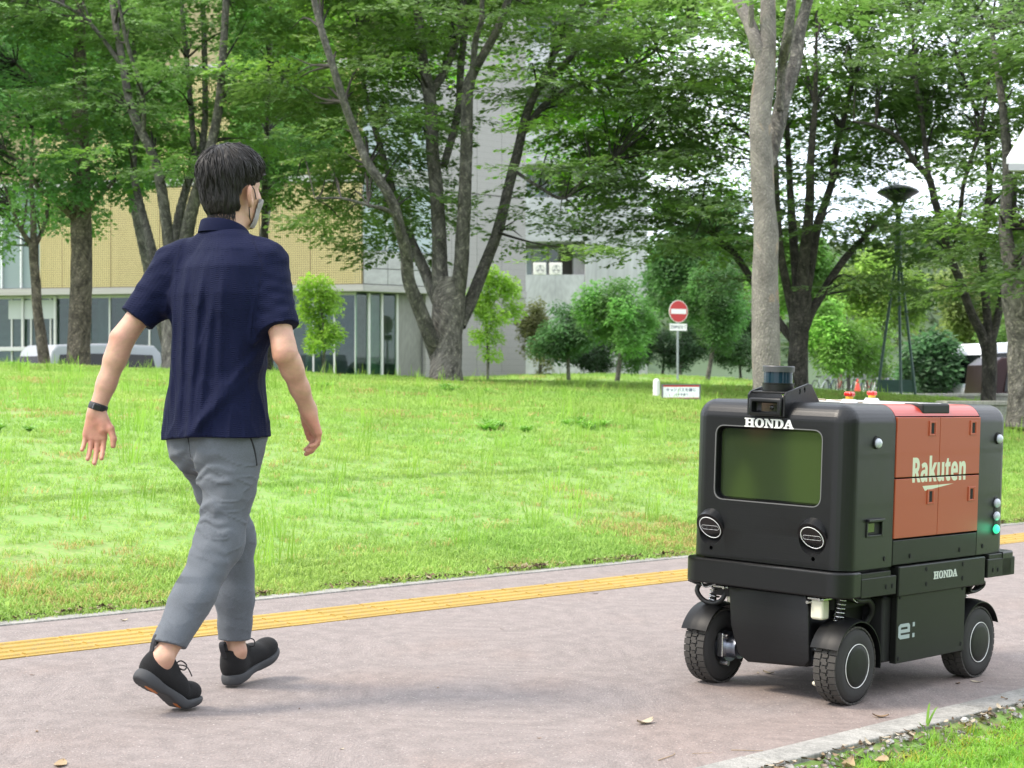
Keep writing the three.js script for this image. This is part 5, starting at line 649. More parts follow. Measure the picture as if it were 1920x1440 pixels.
// the broad zelkovas, surveyed stem by stem: [pixel x, pixel y, radius in m]; depth per tree
const TREES = [
  { d: 23.5, m: barkGrey, label: 'large zelkova with five dark stems fanning out of one trunk before grey wall', trunk: [[836, 722, 0.25], [836, 690, 0.215], [838, 620, 0.21], [842, 560, 0.22], [845, 520, 0.17]], tone: [0.052, 0.098, 0.022],
    limbs: [
      [[818, 668, 0.1, 0.1], [806, 630, 0.105, -0.2], [786, 577, 0.095, -0.4], [766, 525, 0.085, -0.6], [762, 478, 0.08, -0.8], [752, 439, 0.07, -1], [740, 390, 0.065, -1.2], [716, 345, 0.06, -1.4], [691, 308, 0.055, -1.5], [666, 248, 0.05, -1.6], [645, 191, 0.05, -1.8], [624, 124, 0.045, -2], [602, 53, 0.04, -2.1], [585, -20, 0.035, -2.2], [565, -150, 0.02, -2.4]],
      [[822, 565, 0.09, 0.1], [810, 540, 0.085, 0.2], [791, 496, 0.07, 0.3], [771, 452, 0.06, 0.4], [755, 420, 0.055, 0.6], [735, 350, 0.045, 0.9], [700, 230, 0.04, 1.3], [680, 150, 0.03, 1.5], [672, 60, 0.025, 1.7], [655, -60, 0.015, 2]],
      [[828, 545, 0.11, 0], [825, 517, 0.105, 0], [824, 452, 0.1, 0], [821, 400, 0.095, 0], [818, 354, 0.09, 0], [811, 283, 0.085, 0], [808, 212, 0.08, 0], [804, 170, 0.085, 0], [797, 130, 0.07, 0], [790, 88, 0.06, 0], [781, 0, 0.055, 0], [770, -120, 0.03, 0]],
      [[803, 185, 0.05, 0.05], [815, 162, 0.055, 0.1], [829, 142, 0.055, 0.2], [854, 81, 0.05, 0.4], [868, 21, 0.045, 0.5], [878, -60, 0.03, 0.6]],
      [[856, 560, 0.11, 0], [864, 504, 0.1, -0.2], [867, 452, 0.095, -0.3], [870, 400, 0.09, -0.4], [872, 354, 0.085, -0.5], [875, 248, 0.08, -0.6], [879, 159, 0.075, -0.7], [892, 128, 0.06, -0.7], [905, 105, 0.055, -0.8], [928, 64, 0.05, -0.9], [953, 0, 0.045, -1], [985, -100, 0.03, -1.2]],
      [[832, 310, 0.05, 0.4], [840, 283, 0.052, 0.5], [852, 240, 0.05, 0.6], [861, 198, 0.05, 0.7], [864, 124, 0.05, 0.8], [873, 50, 0.045, 0.9], [882, -10, 0.04, 1], [890, -120, 0.02, 1.2]],
      [[884, 165, 0.04, -0.7], [888, 110, 0.04, -0.9], [893, 71, 0.04, -1], [903, 40, 0.035, -1.1], [904, 0, 0.03, -1.2], [912, -90, 0.02, -1.3]],
      [[862, 610, 0.09, 0.1], [875, 582, 0.09, 0.2], [890, 546, 0.085, 0.3], [906, 504, 0.08, 0.5], [932, 436, 0.075, 0.7], [953, 354, 0.07, 0.9], [971, 283, 0.065, 1.1], [988, 212, 0.06, 1.2], [1010, 163, 0.05, 1.3], [1031, 120, 0.045, 1.4], [1056, 71, 0.04, 1.5], [1098, 0, 0.035, 1.7], [1150, -110, 0.02, 2]],
      [[1008, 168, 0.04, 1.3], [1049, 131, 0.045, 1.1], [1091, 81, 0.04, 0.9], [1134, 28, 0.035, 0.7], [1175, -25, 0.025, 0.5], [1230, -110, 0.015, 0.3]],
      [[984, 245, 0.045, 1.15], [1010, 208, 0.045, 1.3], [1038, 184, 0.04, 1.5], [1091, 156, 0.035, 1.8], [1134, 152, 0.03, 2], [1180, 127, 0.025, 2.2], [1233, 92, 0.02, 2.4], [1290, 40, 0.012, 2.6]],
      [[964, 320, 0.025, 1], [1010, 350, 0.022, 0.6], [1060, 372, 0.018, 0.2], [1110, 315, 0.014, -0.2], [1150, 300, 0.01, -0.4]],
      [[760, 470, 0.03, -0.8], [735, 400, 0.026, -1.4], [690, 385, 0.02, -1.8], [640, 372, 0.015, -2.2], [590, 372, 0.01, -2.6]],
    ] },
  { d: 17, m: barkPale, label: 'pale smooth zelkova trunk forking high up, standing behind the robot', trunk: [[1437, 790, 0.15], [1438, 745, 0.14], [1437, 640, 0.132], [1434, 525, 0.12], [1436, 450, 0.116], [1432, 375, 0.102], [1427, 300, 0.107], [1425, 225, 0.1], [1432, 150, 0.1], [1438, 90, 0.085]], tone: [0.055, 0.105, 0.023],
    limbs: [[[1430, 118, 0.07, 0], [1421, 86, 0.07, 0], [1402, 37, 0.06, 0.1], [1384, 0, 0.055, 0.2], [1352, -90, 0.03, 0.4]], [[1438, 110, 0.08, 0], [1440, 60, 0.075, 0], [1440, 0, 0.07, 0], [1442, -120, 0.05, 0]], [[1446, 310, 0.04, 0.3], [1459, 232, 0.075, 0.35], [1470, 180, 0.07, 0.4], [1489, 124, 0.065, 0.5], [1500, 56, 0.06, 0.6], [1515, 0, 0.05, 0.7], [1540, -110, 0.03, 0.7]], [[1462, 205, 0.04, 0.3], [1466, 130, 0.045, 0.2], [1478, 60, 0.05, -0.2], [1486, -10, 0.04, -0.3], [1500, -110, 0.02, -0.5]], [[1412, 110, 0.03, 0.1], [1408, 40, 0.03, 0], [1410, -30, 0.02, -0.2]]] },
  { d: 24, m: barkDark, label: 'dark many stemmed zelkova standing right behind the pale trunk', trunk: [[1496, 760, 0.15], [1496, 711, 0.14], [1497, 650, 0.13], [1499, 595, 0.145], [1500, 560, 0.15], [1501, 534, 0.12]], tone: [0.046, 0.088, 0.02],
    limbs: [[[1490, 600, 0.07, 0], [1478, 550, 0.06, 0], [1468, 500, 0.055, -0.2], [1464, 473, 0.05, -0.3], [1458, 400, 0.04, -0.5], [1455, 300, 0.03, -0.8]], [[1495, 560, 0.07, 0.1], [1490, 480, 0.06, 0.3], [1485, 412, 0.055, 0.5], [1480, 330, 0.045, 0.8], [1476, 240, 0.035, 1], [1470, 100, 0.02, 1.3]], [[1502, 560, 0.08, 0], [1508, 480, 0.075, -0.2], [1513, 442, 0.07, -0.3], [1518, 381, 0.06, -0.5], [1520, 300, 0.05, -0.8], [1528, 200, 0.035, -1], [1530, 80, 0.02, -1.3]], [[1508, 560, 0.08, 0], [1522, 480, 0.07, 0.2], [1534, 420, 0.06, 0.3], [1547, 381, 0.055, 0.5], [1560, 340, 0.05, 0.6], [1566, 292, 0.045, 0.7], [1577, 244, 0.04, 0.9], [1600, 150, 0.03, 1.2], [1630, 40, 0.02, 1.5]], [[1508, 620, 0.06, 0], [1520, 586, 0.065, 0.1], [1541, 552, 0.06, 0.3], [1562, 516, 0.055, 0.5], [1589, 479, 0.05, 0.8], [1620, 445, 0.04, 1.2], [1644, 418, 0.032, 1.5], [1680, 380, 0.02, 1.8]], [[1488, 640, 0.06, 0.2], [1450, 590, 0.06, 0.5], [1410, 525, 0.055, 1], [1380, 480, 0.05, 1.3], [1342, 442, 0.04, 1.6], [1312, 427, 0.03, 1.8], [1260, 415, 0.015, 2]]] },
  { d: 24, m: barkDark, label: 'dark forked zelkova between the lamp post and the pale edge trunk', trunk: [[1851, 790, 0.11], [1852, 748, 0.1], [1855, 700, 0.095], [1855, 671, 0.1], [1853, 642, 0.11]], tone: [0.044, 0.085, 0.02],
    limbs: [[[1848, 650, 0.07, 0], [1840, 625, 0.065, 0], [1822, 589, 0.06, -0.1], [1803, 534, 0.055, -0.2], [1782, 482, 0.052, -0.4], [1767, 427, 0.05, -0.5], [1754, 381, 0.048, -0.6], [1740, 330, 0.05, -0.7], [1717, 307, 0.035, -0.8], [1687, 262, 0.032, -0.9], [1642, 236, 0.028, -1.1], [1600, 228, 0.015, -1.3]], [[1742, 336, 0.035, -0.7], [1736, 285, 0.035, -0.6], [1729, 225, 0.03, -0.5], [1717, 150, 0.025, -0.4], [1710, 40, 0.02, -0.2]], [[1853, 645, 0.07, 0], [1852, 610, 0.06, 0.1], [1846, 534, 0.055, 0.2], [1843, 457, 0.05, 0.3], [1850, 396, 0.045, 0.4], [1856, 337, 0.042, 0.5], [1852, 262, 0.04, 0.6], [1875, 206, 0.03, 0.7], [1890, 124, 0.022, 0.9], [1900, 20, 0.015, 1.1]], [[1857, 645, 0.06, 0], [1867, 610, 0.055, 0.1], [1877, 564, 0.05, 0.2], [1889, 515, 0.05, 0.3], [1900, 430, 0.04, 0.5], [1905, 330, 0.03, 0.7], [1930, 200, 0.02, 1]], [[1786, 490, 0.03, -0.4], [1800, 400, 0.03, -0.8], [1808, 340, 0.028, -1], [1835, 250, 0.025, -1.2], [1860, 120, 0.018, -1.4]], [[1853, 270, 0.03, 0.6], [1840, 230, 0.028, 0.4], [1815, 170, 0.022, 0.2], [1790, 90, 0.016, 0]]] },
  { d: 20, m: barkGrey, label: 'broad pale trunk at the low wall beside the dark forked zelkova', trunk: [[1918, 800, 0.19], [1918, 740, 0.17], [1917, 640, 0.16], [1912, 560, 0.2], [1915, 520, 0.22]], tone: [0.044, 0.085, 0.02],
    limbs: [[[1905, 540, 0.1, 0], [1896, 500, 0.09, 0], [1885, 430, 0.075, 0.2], [1890, 330, 0.06, 0.4], [1880, 200, 0.045, 0.6], [1860, 60, 0.03, 0.9]], [[1925, 540, 0.12, 0], [1945, 440, 0.1, -0.3], [1970, 300, 0.08, -0.6], [1990, 120, 0.05, -1]]] },
  { d: 25, m: barkGrey, label: 'grey many stemmed zelkova rising behind the walking person', trunk: [[332, 725, 0.22], [331, 690, 0.2], [330, 620, 0.2], [328, 560, 0.2], [326, 500, 0.16]], tone: [0.05, 0.1, 0.024],
    limbs: [[[322, 560, 0.09, 0], [318, 500, 0.09, 0], [316, 457, 0.085, 0], [302, 350, 0.075, 0], [290, 300, 0.07, 0], [267, 250, 0.065, 0], [247, 207, 0.06, 0.1], [230, 117, 0.055, 0.2], [217, 43, 0.05, 0.3], [200, -60, 0.03, 0.5]], [[335, 560, 0.1, 0], [345, 480, 0.1, -0.1], [352, 430, 0.095, -0.2], [367, 367, 0.085, -0.3], [397, 267, 0.07, -0.4], [410, 200, 0.062, -0.5], [417, 117, 0.055, -0.6], [424, 0, 0.048, -0.8], [430, -110, 0.03, -1]], [[318, 600, 0.08, 0.2], [295, 520, 0.075, 0.5], [282, 460, 0.07, 0.7], [266, 395, 0.06, 1], [250, 320, 0.05, 1.3], [262, 200, 0.04, 1.6], [250, 80, 0.03, 1.8]], [[328, 520, 0.08, 0.3], [331, 430, 0.07, 0.6], [350, 350, 0.06, 0.9], [380, 270, 0.05, 1.2], [384, 133, 0.045, 1.5], [380, 0, 0.04, 1.8], [376, -100, 0.02, 2]], [[365, 300, 0.045, 1], [358, 200, 0.04, 1.4], [350, 110, 0.038, 1.6], [343, 33, 0.035, 1.8], [335, -80, 0.02, 2.1]], [[233, 130, 0.03, 0.2], [170, 45, 0.028, 0], [120, 10, 0.02, -0.4], [60, -10, 0.012, -0.8]], [[270, 255, 0.03, 0], [268, 180, 0.03, -0.3], [238, 80, 0.028, -0.6], [222, 0, 0.02, -0.9]]] },
  { d: 27, m: barkBrown, label: 'straight brown trunk with low leafy boughs before the silver van', trunk: [[147, 720, 0.2], [147, 682, 0.18], [149, 620, 0.165], [152, 540, 0.16], [153, 430, 0.155], [151, 330, 0.14], [150, 240, 0.12], [150, 120, 0.1], [150, 0, 0.07], [150, -120, 0.04]], tone: [0.045, 0.105, 0.03],
    limbs: [[[147, 420, 0.06, 0], [127, 397, 0.055, -0.2], [100, 375, 0.045, -0.4], [73, 353, 0.04, -0.6], [43, 307, 0.03, -0.9], [10, 280, 0.015, -1.2]], [[156, 415, 0.05, 0], [167, 393, 0.045, -0.1], [187, 367, 0.035, -0.3], [215, 340, 0.02, -0.5]], [[150, 300, 0.05, 0], [110, 220, 0.04, 0.2], [70, 160, 0.03, 0.4], [30, 120, 0.02, 0.6]]] },
  { d: 27, m: barkBrown, label: 'slim crooked tree forking low beside the thick brown trunk', trunk: [[84, 720, 0.1], [83, 680, 0.09], [77, 630, 0.08], [70, 580, 0.075], [67, 530, 0.072], [64, 490, 0.07], [63, 455, 0.075]], tone: [0.05, 0.11, 0.03],
    limbs: [[[62, 462, 0.045, 0], [45, 440, 0.035, -0.1], [36, 425, 0.03, -0.2], [20, 380, 0.02, -0.4], [0, 330, 0.012, -0.5]], [[66, 460, 0.045, 0], [76, 440, 0.035, 0.1], [85, 415, 0.03, 0.2], [95, 360, 0.02, 0.4], [110, 300, 0.012, 0.5]], [[63, 460, 0.055, 0], [62, 400, 0.045, 0], [58, 330, 0.03, 0], [62, 240, 0.015, 0]], [[40, 432, 0.02, 0], [48, 400, 0.018, 0.2], [52, 350, 0.012, 0.3]]] },
  { d: 28, m: barkDark, label: 'thin straight young trunk showing beside the person\u2019s right arm', trunk: [[507, 715, 0.075], [505, 680, 0.068], [500, 560, 0.062], [497, 450, 0.058], [497, 340, 0.05], [500, 250, 0.04], [505, 120, 0.03], [508, 0, 0.02]], tone: [0.044, 0.1, 0.026], limbs: [[[497, 360, 0.025, 0], [520, 335, 0.02, 0.2], [560, 320, 0.012, 0.5]], [[497, 380, 0.02, 0], [480, 350, 0.016, -0.2], [455, 330, 0.01, -0.4]]] },
];
// where the photograph shows leaves: lower edge of the canopy, and thin places in it
const EDGE = [[-300, 440], [0, 440], [40, 445], [110, 400], [190, 435], [235, 380], [300, 420], [350, 330], [450, 300], [520, 365], [600, 385], [660, 470], [720, 480], [800, 490], [880, 460], [950, 470], [1020, 440], [1080, 470], [1140, 415], [1200, 470], [1260, 500], [1350, 525], [1420, 500], [1480, 420], [1550, 480], [1600, 560], [1650, 500], [1690, 470], [1740, 560], [1800, 560], [1860, 520], [1920, 540], [2300, 520]];
const THIN = [[908, 270, 135, 330, 0.985], [1090, 400, 130, 50, 0.7], [1035, 285, 60, 45, 0.5], [745, 455, 90, 60, 0.55], [650, 440, 60, 60, 0.6], [1690, 370, 80, 75, 0.95], [1690, 450, 60, 120, 0.9], [410, 150, 60, 200, 0.5], [260, 160, 50, 160, 0.4], [620, 180, 60, 120, 0.4], [1790, 330, 45, 80, 0.75], [1830, 420, 70, 60, 0.6], [1245, 60, 45, 45, 0.8], [1120, 430, 90, 40, 0.6], [260, 430, 60, 40, 0.6], [1010, 300, 50, 60, 0.5], [760, 130, 70, 110, 0.45], [1440, 260, 80, 360, 0.97], [1880, 160, 60, 60, 0.5], [1600, 470, 60, 60, 0.5], [840, 490, 120, 40, 0.5], [1540, 420, 60, 60, 0.4], [1650, 60, 80, 40, 0.4], [1600, 360, 40, 40, 0.5], [100, 440, 60, 20, 0.5]];
const edgeAt = (x) => { for (let i = 1; i < EDGE.length; i++) if (x <= EDGE[i][0]) { const [a, b] = [EDGE[i - 1], EDGE[i]]; return lerp(a[1], b[1], (x - a[0]) / (b[0] - a[0])); } return 520; };
const leafy = (px, py) => { const e = edgeAt(px); if (py > e) return 0; let k = py < -60 ? 0.22 : 1; if (px < 620) k *= 0.85; if (px > 1480) k *= 0.95; else if (px > 985 && py < 440) k *= 0.72; if (py > e - 90) k *= 0.7; for (const [x, y, rx, ry, a] of THIN) { const q = ((px - x) / rx) ** 2 + ((py - y) / ry) ** 2; if (q < 1) k *= 1 - a * Math.min(1, 1.6 * (1 - q)); } return k; };
{
  const r = rng(700);
  for (const t of TREES) { // gather joints for the leaf boughs
    t.pts = []; for (const l of t.limbs) for (const [px, py, rad, dd] of l) t.pts.push({ px, py, p: spot(px, py, t.d + dd), rad }); for (const [px, py, rad] of t.trunk) if (py < 480) t.pts.push({ px, py, p: spot(px, py, t.d), rad }); t.pads = [];
  }
  let tries = 0, made = 0;
  while (made < 1120 && tries++ < 40000) {
    const px = -260 + 2440 * r(), py = -430 + 1000 * r(); if (r() > leafy(px, py)) continue;
    let best = null, bs = 1e9; for (const t of TREES) for (const q of t.pts) { const s = Math.hypot((px - q.px) / 1.5, (py + 25 - q.py)) * (0.75 + 0.5 * r()) * (t.d < 18 ? 3.2 : t.d > 26.5 ? 1.25 : 1); if (s < bs && s < 330) { bs = s; best = [t, q]; } }
    if (!best) continue; const [t, q] = best; made++;
    const dd = (r() + r() + r() - 1.5) * 2.4 + 0.9; t.pads.push([spot(px, py, t.d + dd), q, 1]);
  }
  // lighter sprays deeper in the crowns: sunlight painted into the leaf colour
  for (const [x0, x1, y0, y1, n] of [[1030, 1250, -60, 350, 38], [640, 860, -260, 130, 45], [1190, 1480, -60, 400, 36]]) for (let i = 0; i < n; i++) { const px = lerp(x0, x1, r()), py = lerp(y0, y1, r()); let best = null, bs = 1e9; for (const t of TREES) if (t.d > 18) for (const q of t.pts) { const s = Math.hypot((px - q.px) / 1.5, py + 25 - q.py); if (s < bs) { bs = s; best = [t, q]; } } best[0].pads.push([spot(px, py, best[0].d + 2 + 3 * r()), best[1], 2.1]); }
  TREES.forEach((t, ti) => {
    const g = thing('zelkova_tree', t.label, 'tree'); if (ti >= 6) { g.name = numbered('leafy_tree'); }
    part('trunk', limbGeo(t.trunk.map(([a, b]) => spot(a, b, t.d)), t.trunk.map((q) => q[2]), 18, 5, 0.07, ti), t.m === barkGrey ? barkTrunk : t.m, g);
    t.limbs.forEach((l, k) => part('limb', limbGeo(l.map(([a, b, c, e]) => spot(a, b, t.d + e)), l.map((q) => q[2]), 10, 4, 0.05, ti * 7 + k), t.m === barkPale && (k === 2 || k === 3) ? barkGrey : t.m, g));  // right-hand limbs of the pale tree: shade painted in as darker bark
    const twigs = [], A = [[], [], []], rr = rng(40 + ti), clumpy = ti === 6 || ti === 7 || ti === 8;
    for (const [c, q, lightness] of t.pads) {
      const from = q.p, mid = from.clone().lerp(c, 0.5).add(V(0, 0.18 * from.distanceTo(c) * (rr() - 0.2), 0)); twigs.push(limbGeo([from, mid, c], [Math.min(0.022, q.rad * 0.5), 0.011, 0.004], 5, 3, 0));
      const out = Math.atan2(c.z - from.z, c.x - from.x), n = (clumpy ? 6 : 7) + ((rr() * 6) | 0), pr = 0.35 + 0.4 * rr(), k0 = 0.75 + 0.5 * rr(), young = (rr() < 0.2 ? 1.4 : 1) * lightness;  // random young leaves are paler; lightness brings in the painted sunlight
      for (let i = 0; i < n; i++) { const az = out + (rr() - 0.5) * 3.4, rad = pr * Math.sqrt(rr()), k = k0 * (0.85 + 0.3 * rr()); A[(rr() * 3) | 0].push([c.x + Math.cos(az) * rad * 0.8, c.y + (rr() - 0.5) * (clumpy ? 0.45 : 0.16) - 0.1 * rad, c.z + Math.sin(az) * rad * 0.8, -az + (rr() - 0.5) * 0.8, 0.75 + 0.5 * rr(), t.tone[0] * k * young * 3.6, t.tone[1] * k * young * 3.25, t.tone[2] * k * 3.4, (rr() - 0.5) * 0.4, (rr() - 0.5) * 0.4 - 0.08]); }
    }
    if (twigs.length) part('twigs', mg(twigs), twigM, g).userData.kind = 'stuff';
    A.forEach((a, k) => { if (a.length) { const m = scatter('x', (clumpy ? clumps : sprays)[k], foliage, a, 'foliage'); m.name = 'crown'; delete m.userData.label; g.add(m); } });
  });
}
// bushier trees and shrubs: crown as lobes of leaf clumps round an uneven outline
function bushTree(name, label, category, o, group) {
  const { base, crown, d, tone, n, trunkR = 0.05, seed = 1, geo = clumps, size = 1, m = barkGrey, deep = 1, squash = 1 } = o, r = rng(seed * 97 + 5), g = thing(name, label, category, group);
  const [x0, x1, y0, y1] = crown, C = spot((x0 + x1) / 2, (y0 + y1) / 2, d), rx = (x1 - x0) / 2 / 3400 * d, ry = (y1 - y0) / 2 / 3400 * d, B = spot(base[0], base[1], d);
  B.y = Math.min(B.y, groundY(B.x, B.z)); const A = geo.map(() => []), side = RIGHT, into = FWD;
  part('trunk', limbGeo([B.clone().add(V(0, -0.05, 0)), B.clone().lerp(C, 0.5).add(V(0.02, 0, 0.02)), C.clone().add(V(0, ry * 0.5, 0))], [trunkR, trunkR * 0.7, trunkR * 0.25], 8, 4, 0.06, seed), m, g);
  const lobes = []; for (let i = 0; i < 17; i++) { const a = r() * 6.28, e = Math.asin(r() * 1.8 - 0.9), q = 0.45 + 0.42 * r(); lobes.push([Math.cos(a) * Math.cos(e) * q, Math.sin(e) * q, Math.sin(a) * Math.cos(e) * q, 0.16 + 0.24 * r() * r() + 0.06, 0.6 + 0.8 * r()]); } lobes.push([0, -0.1, 0, 0.45, 0.8]);
  const br = []; for (const l of lobes) { const p = C.clone().addScaledVector(side, l[0] * rx).add(V(0, l[1] * ry, 0)).addScaledVector(into, l[2] * rx * deep); br.push(limbGeo([B.clone().lerp(C, 0.75), B.clone().lerp(C, 0.9).lerp(p, 0.4), p], [trunkR * 0.45, trunkR * 0.25, 0.006], 5, 3, 0)); }
  part('branches', mg(br), twigM, g).userData.kind = 'stuff';
  for (let i = 0; i < n; i++) { const l = lobes[(r() * lobes.length) | 0], dv = V(r() - 0.5, r() - 0.5, r() - 0.5).normalize().multiplyScalar(Math.cbrt(0.25 + 0.75 * r()) * l[3]), p = C.clone().addScaledVector(side, (l[0] + dv.x) * rx).add(V(0, (l[1] + dv.y * squash) * ry, 0)).addScaledVector(into, (l[2] + dv.z) * rx * deep), k = l[4] * (0.75 + 0.5 * r()); if (p.y < groundY(p.x, p.z)) continue; A[(r() * geo.length) | 0].push([p.x, p.y, p.z, r() * 6.28, size * (0.7 + 0.6 * r()), 2.35 * tone[0] * k, 2.2 * tone[1] * k, 2.5 * tone[2] * k, (r() - 0.5) * 0.8, (r() - 0.5) * 0.8]); }
  A.forEach((a, k) => { if (a.length) { const q = scatter('x', geo[k], foliage, a, ''); q.name = 'crown'; delete q.userData.label; g.add(q); } });
  return g;
}
const GRN = [0.055, 0.13, 0.026], YEL = [0.14, 0.24, 0.035], DRK = [0.025, 0.058, 0.018], MID = [0.042, 0.098, 0.022];
const small = [1, 2, 3].map((k) => clumpGeo(k * 15, 30, 0.13, 0.07));
// lime saplings before the building: crowns in separate tufts
for (const [bx, by, d, tufts, label, seed] of [[606, 712, 40, [[590, 545, 30, 26], [618, 570, 22, 20], [585, 585, 25, 18], [606, 612, 26, 20], [622, 630, 18, 14], [598, 645, 26, 16]], 'lime green sapling before the glass corner of the building', 1], [914, 722, 40, [[918, 520, 22, 20], [945, 545, 26, 24], [900, 560, 22, 20], [955, 580, 20, 16], [925, 600, 24, 16], [905, 580, 18, 14], [912, 630, 30, 13], [918, 665, 18, 8]], 'thin lime sapling before the grey panel wall', 2]]) {
  const g = thing('sapling', label, 'tree'), r = rng(800 + seed), B = spot(bx, by, d), A = [[], [], []], br = []; B.y = groundY(B.x, B.z); const top = spot(tufts[0][0], tufts[0][1], d);
  part('trunk', limbGeo([B, spot(bx + 1, 640, d), spot(bx - 4, 580, d), top], [0.035, 0.03, 0.022, 0.008], 7, 4, 0.05, seed), barkGrey, g);
  for (const [tx, ty, rx, ry] of tufts) { const c = spot(tx, ty, d + (r() - 0.5) * 0.6); br.push(limbGeo([spot(bx - 1, Math.min(ty + 45, 690), d), spot((bx + tx) / 2, ty + 18, d), c], [0.012, 0.008, 0.004], 5, 3, 0)); for (let i = 0; i < rx * ry / 13; i++) { const p = c.clone().addScaledVector(RIGHT, (r() - 0.5) * 2 * rx / 85 * 0.9).add(V(0, (r() - 0.5) * 2 * ry / 85 * 0.9, 0)).addScaledVector(FWD, (r() - 0.5) * rx / 50), k = 0.8 + 0.5 * r(); A[(r() * 3) | 0].push([p.x, p.y, p.z, r() * 6.28, 0.8 + 0.5 * r(), 2.0 * YEL[0] * k, 1.95 * YEL[1] * k, 1.5 * YEL[2] * k, r() - 0.5, r() - 0.5]); } }
  part('branches', mg(br), twigM, g).userData.kind = 'stuff'; A.forEach((a, k) => { const q = scatter('x', small[k], foliage, a, ''); q.name = 'crown'; delete q.userData.label; g.add(q); });
}
bushTree('young_tree', 'bushy young tree on a slim bare stem on the far lawn mound', 'tree', { base: [1155, 728], crown: [1085, 1250, 500, 690], d: 44, tone: [0.058, 0.14, 0.026], n: 520, trunkR: 0.07, seed: 3 });
bushTree('young_tree', 'low dark young tree between the building end and the bushy tree', 'tree', { base: [1066, 710], crown: [1000, 1120, 560, 692], d: 47, tone: [0.036, 0.09, 0.024], n: 380, trunkR: 0.06, seed: 4 });
bushTree('young_tree', 'broad young tree behind the no entry sign', 'tree', { base: [1326, 712], crown: [1265, 1425, 470, 690], d: 50, tone: [0.045, 0.115, 0.024], n: 600, trunkR: 0.07, seed: 5 });
bushTree('shrub', 'olive brown shrub against the corner of the grey wall', 'shrub', { base: [1012, 715], crown: [978, 1046, 535, 700], d: 52, tone: [0.085, 0.10, 0.03], n: 300, seed: 6 });
bushTree('shrub', 'dark evergreen shrub behind the low young tree', 'shrub', { base: [1120, 715], crown: [1040, 1190, 590, 712], d: 55, tone: DRK, n: 420, seed: 7 });
bushTree('shrub', 'dark evergreen shrub behind the no entry sign pole', 'shrub', { base: [1240, 715], crown: [1160, 1330, 585, 712], d: 56, tone: DRK, n: 480, seed: 8 });
bushTree('shrub', 'dark evergreen shrub left of the pale zelkova trunk', 'shrub', { base: [1390, 715], crown: [1310, 1450, 570, 715], d: 56, tone: [0.03, 0.07, 0.02], n: 420, seed: 9 });
bushTree('tree', 'tall green tree in the gap behind the white building end', 'tree', { base: [1270, 710], crown: [1195, 1400, 330, 640], d: 66, tone: [0.04, 0.1, 0.024], n: 800, trunkR: 0.12, seed: 10, size: 1.7 });
bushTree('tree', 'bright yellow green tree beside the lamp post', 'tree', { base: [1590, 748], crown: [1505, 1670, 545, 722], d: 42, tone: [0.10, 0.215, 0.03], n: 620, trunkR: 0.06, seed: 11 });
bushTree('tree', 'yellow topped tree behind the lamp post', 'tree', { base: [1650, 745], crown: [1570, 1740, 465, 660], d: 52, tone: [0.11, 0.185, 0.03], n: 600, trunkR: 0.08, seed: 12, size: 1.3 });
bushTree('shrub', 'large leaved glossy shrub between lamp post and parked vans', 'shrub', { base: [1742, 750], crown: [1685, 1795, 620, 752], d: 44, tone: [0.05, 0.12, 0.04], n: 330, seed: 13, geo: bigClumps });
bushTree('tree', 'olive green tree behind the parked vans', 'tree', { base: [1830, 745], crown: [1750, 1930, 480, 690], d: 58, tone: [0.10, 0.14, 0.035], n: 620, trunkR: 0.1, seed: 14, size: 1.5 });
bushTree('tree', 'rounded green tree behind the white van', 'tree', { base: [1900, 745], crown: [1840, 2010, 540, 730], d: 54, tone: [0.075, 0.15, 0.03], n: 480, trunkR: 0.1, seed: 15, size: 1.3 });
bushTree('tree', 'fresh green tree behind the dark many stemmed zelkova', 'tree', { base: [1480, 740], crown: [1400, 1580, 430, 640], d: 60, tone: [0.085, 0.19, 0.03], n: 620, trunkR: 0.1, seed: 16, size: 1.5 });
// sunlit trees standing between the zelkovas and the building
bushTree('tree', 'leafy green tree filling the gap left of the person\u2019s head', 'tree', { base: [335, 705], crown: [-60, 420, -80, 330], d: 35, tone: [0.09, 0.19, 0.03], n: 1150, trunkR: 0.14, seed: 20, size: 1.35, squash: 1 });
bushTree('tree', 'fresh green tree behind the thin straight trunk', 'tree', { base: [440, 705], crown: [400, 690, -60, 345], d: 37, tone: [0.10, 0.20, 0.03], n: 900, trunkR: 0.12, seed: 21, size: 1.35 });
bushTree('tree', 'dense green tree beyond the left end of the lawn', 'tree', { base: [-150, 700], crown: [-420, 30, -100, 400], d: 33, tone: [0.05, 0.11, 0.026], n: 1100, trunkR: 0.14, seed: 24, size: 1.35 });
// trees on the other side of the path, behind the camera: they darken what the robot's side mirrors
[[-3, 9.5, 31], [4, 11, 32], [10, 9.5, 33], [16, 11.5, 34], [-10, 11, 35]].forEach(([x, z, seed], i) => {
  const g = thing('roadside_tree', 'leafy tree on the verge opposite the lawn', 'tree', 'trees on the verge opposite the lawn'), r = rng(seed), A = [[], [], []], y0 = groundY(x, z);
  part('trunk', limbGeo([V(x, y0 - 0.1, z), V(x + 0.1, 1.6, z), V(x, 4.5, z + 0.1)], [0.18, 0.15, 0.06], 10, 4, 0.06, seed), barkGrey, g);
  for (let k = 0; k < 750; k++) { const d = V(r() - 0.5, r() - 0.5, r() - 0.5).normalize().multiplyScalar(Math.cbrt(0.2 + 0.8 * r())), q = 0.7 + 0.6 * r(); A[k % 3].push([x + d.x * 3.2, 3.1 + d.y * 2.9, z + d.z * 2.2, r() * 6.28, 2.4, 0.05 * q, 0.1 * q, 0.024 * q, r(), r()]); }
  A.forEach((a, k) => { const q = scatter('x', clumps[k], foliage, a, ''); q.name = 'crown'; delete q.userData.label; g.add(q); });
});
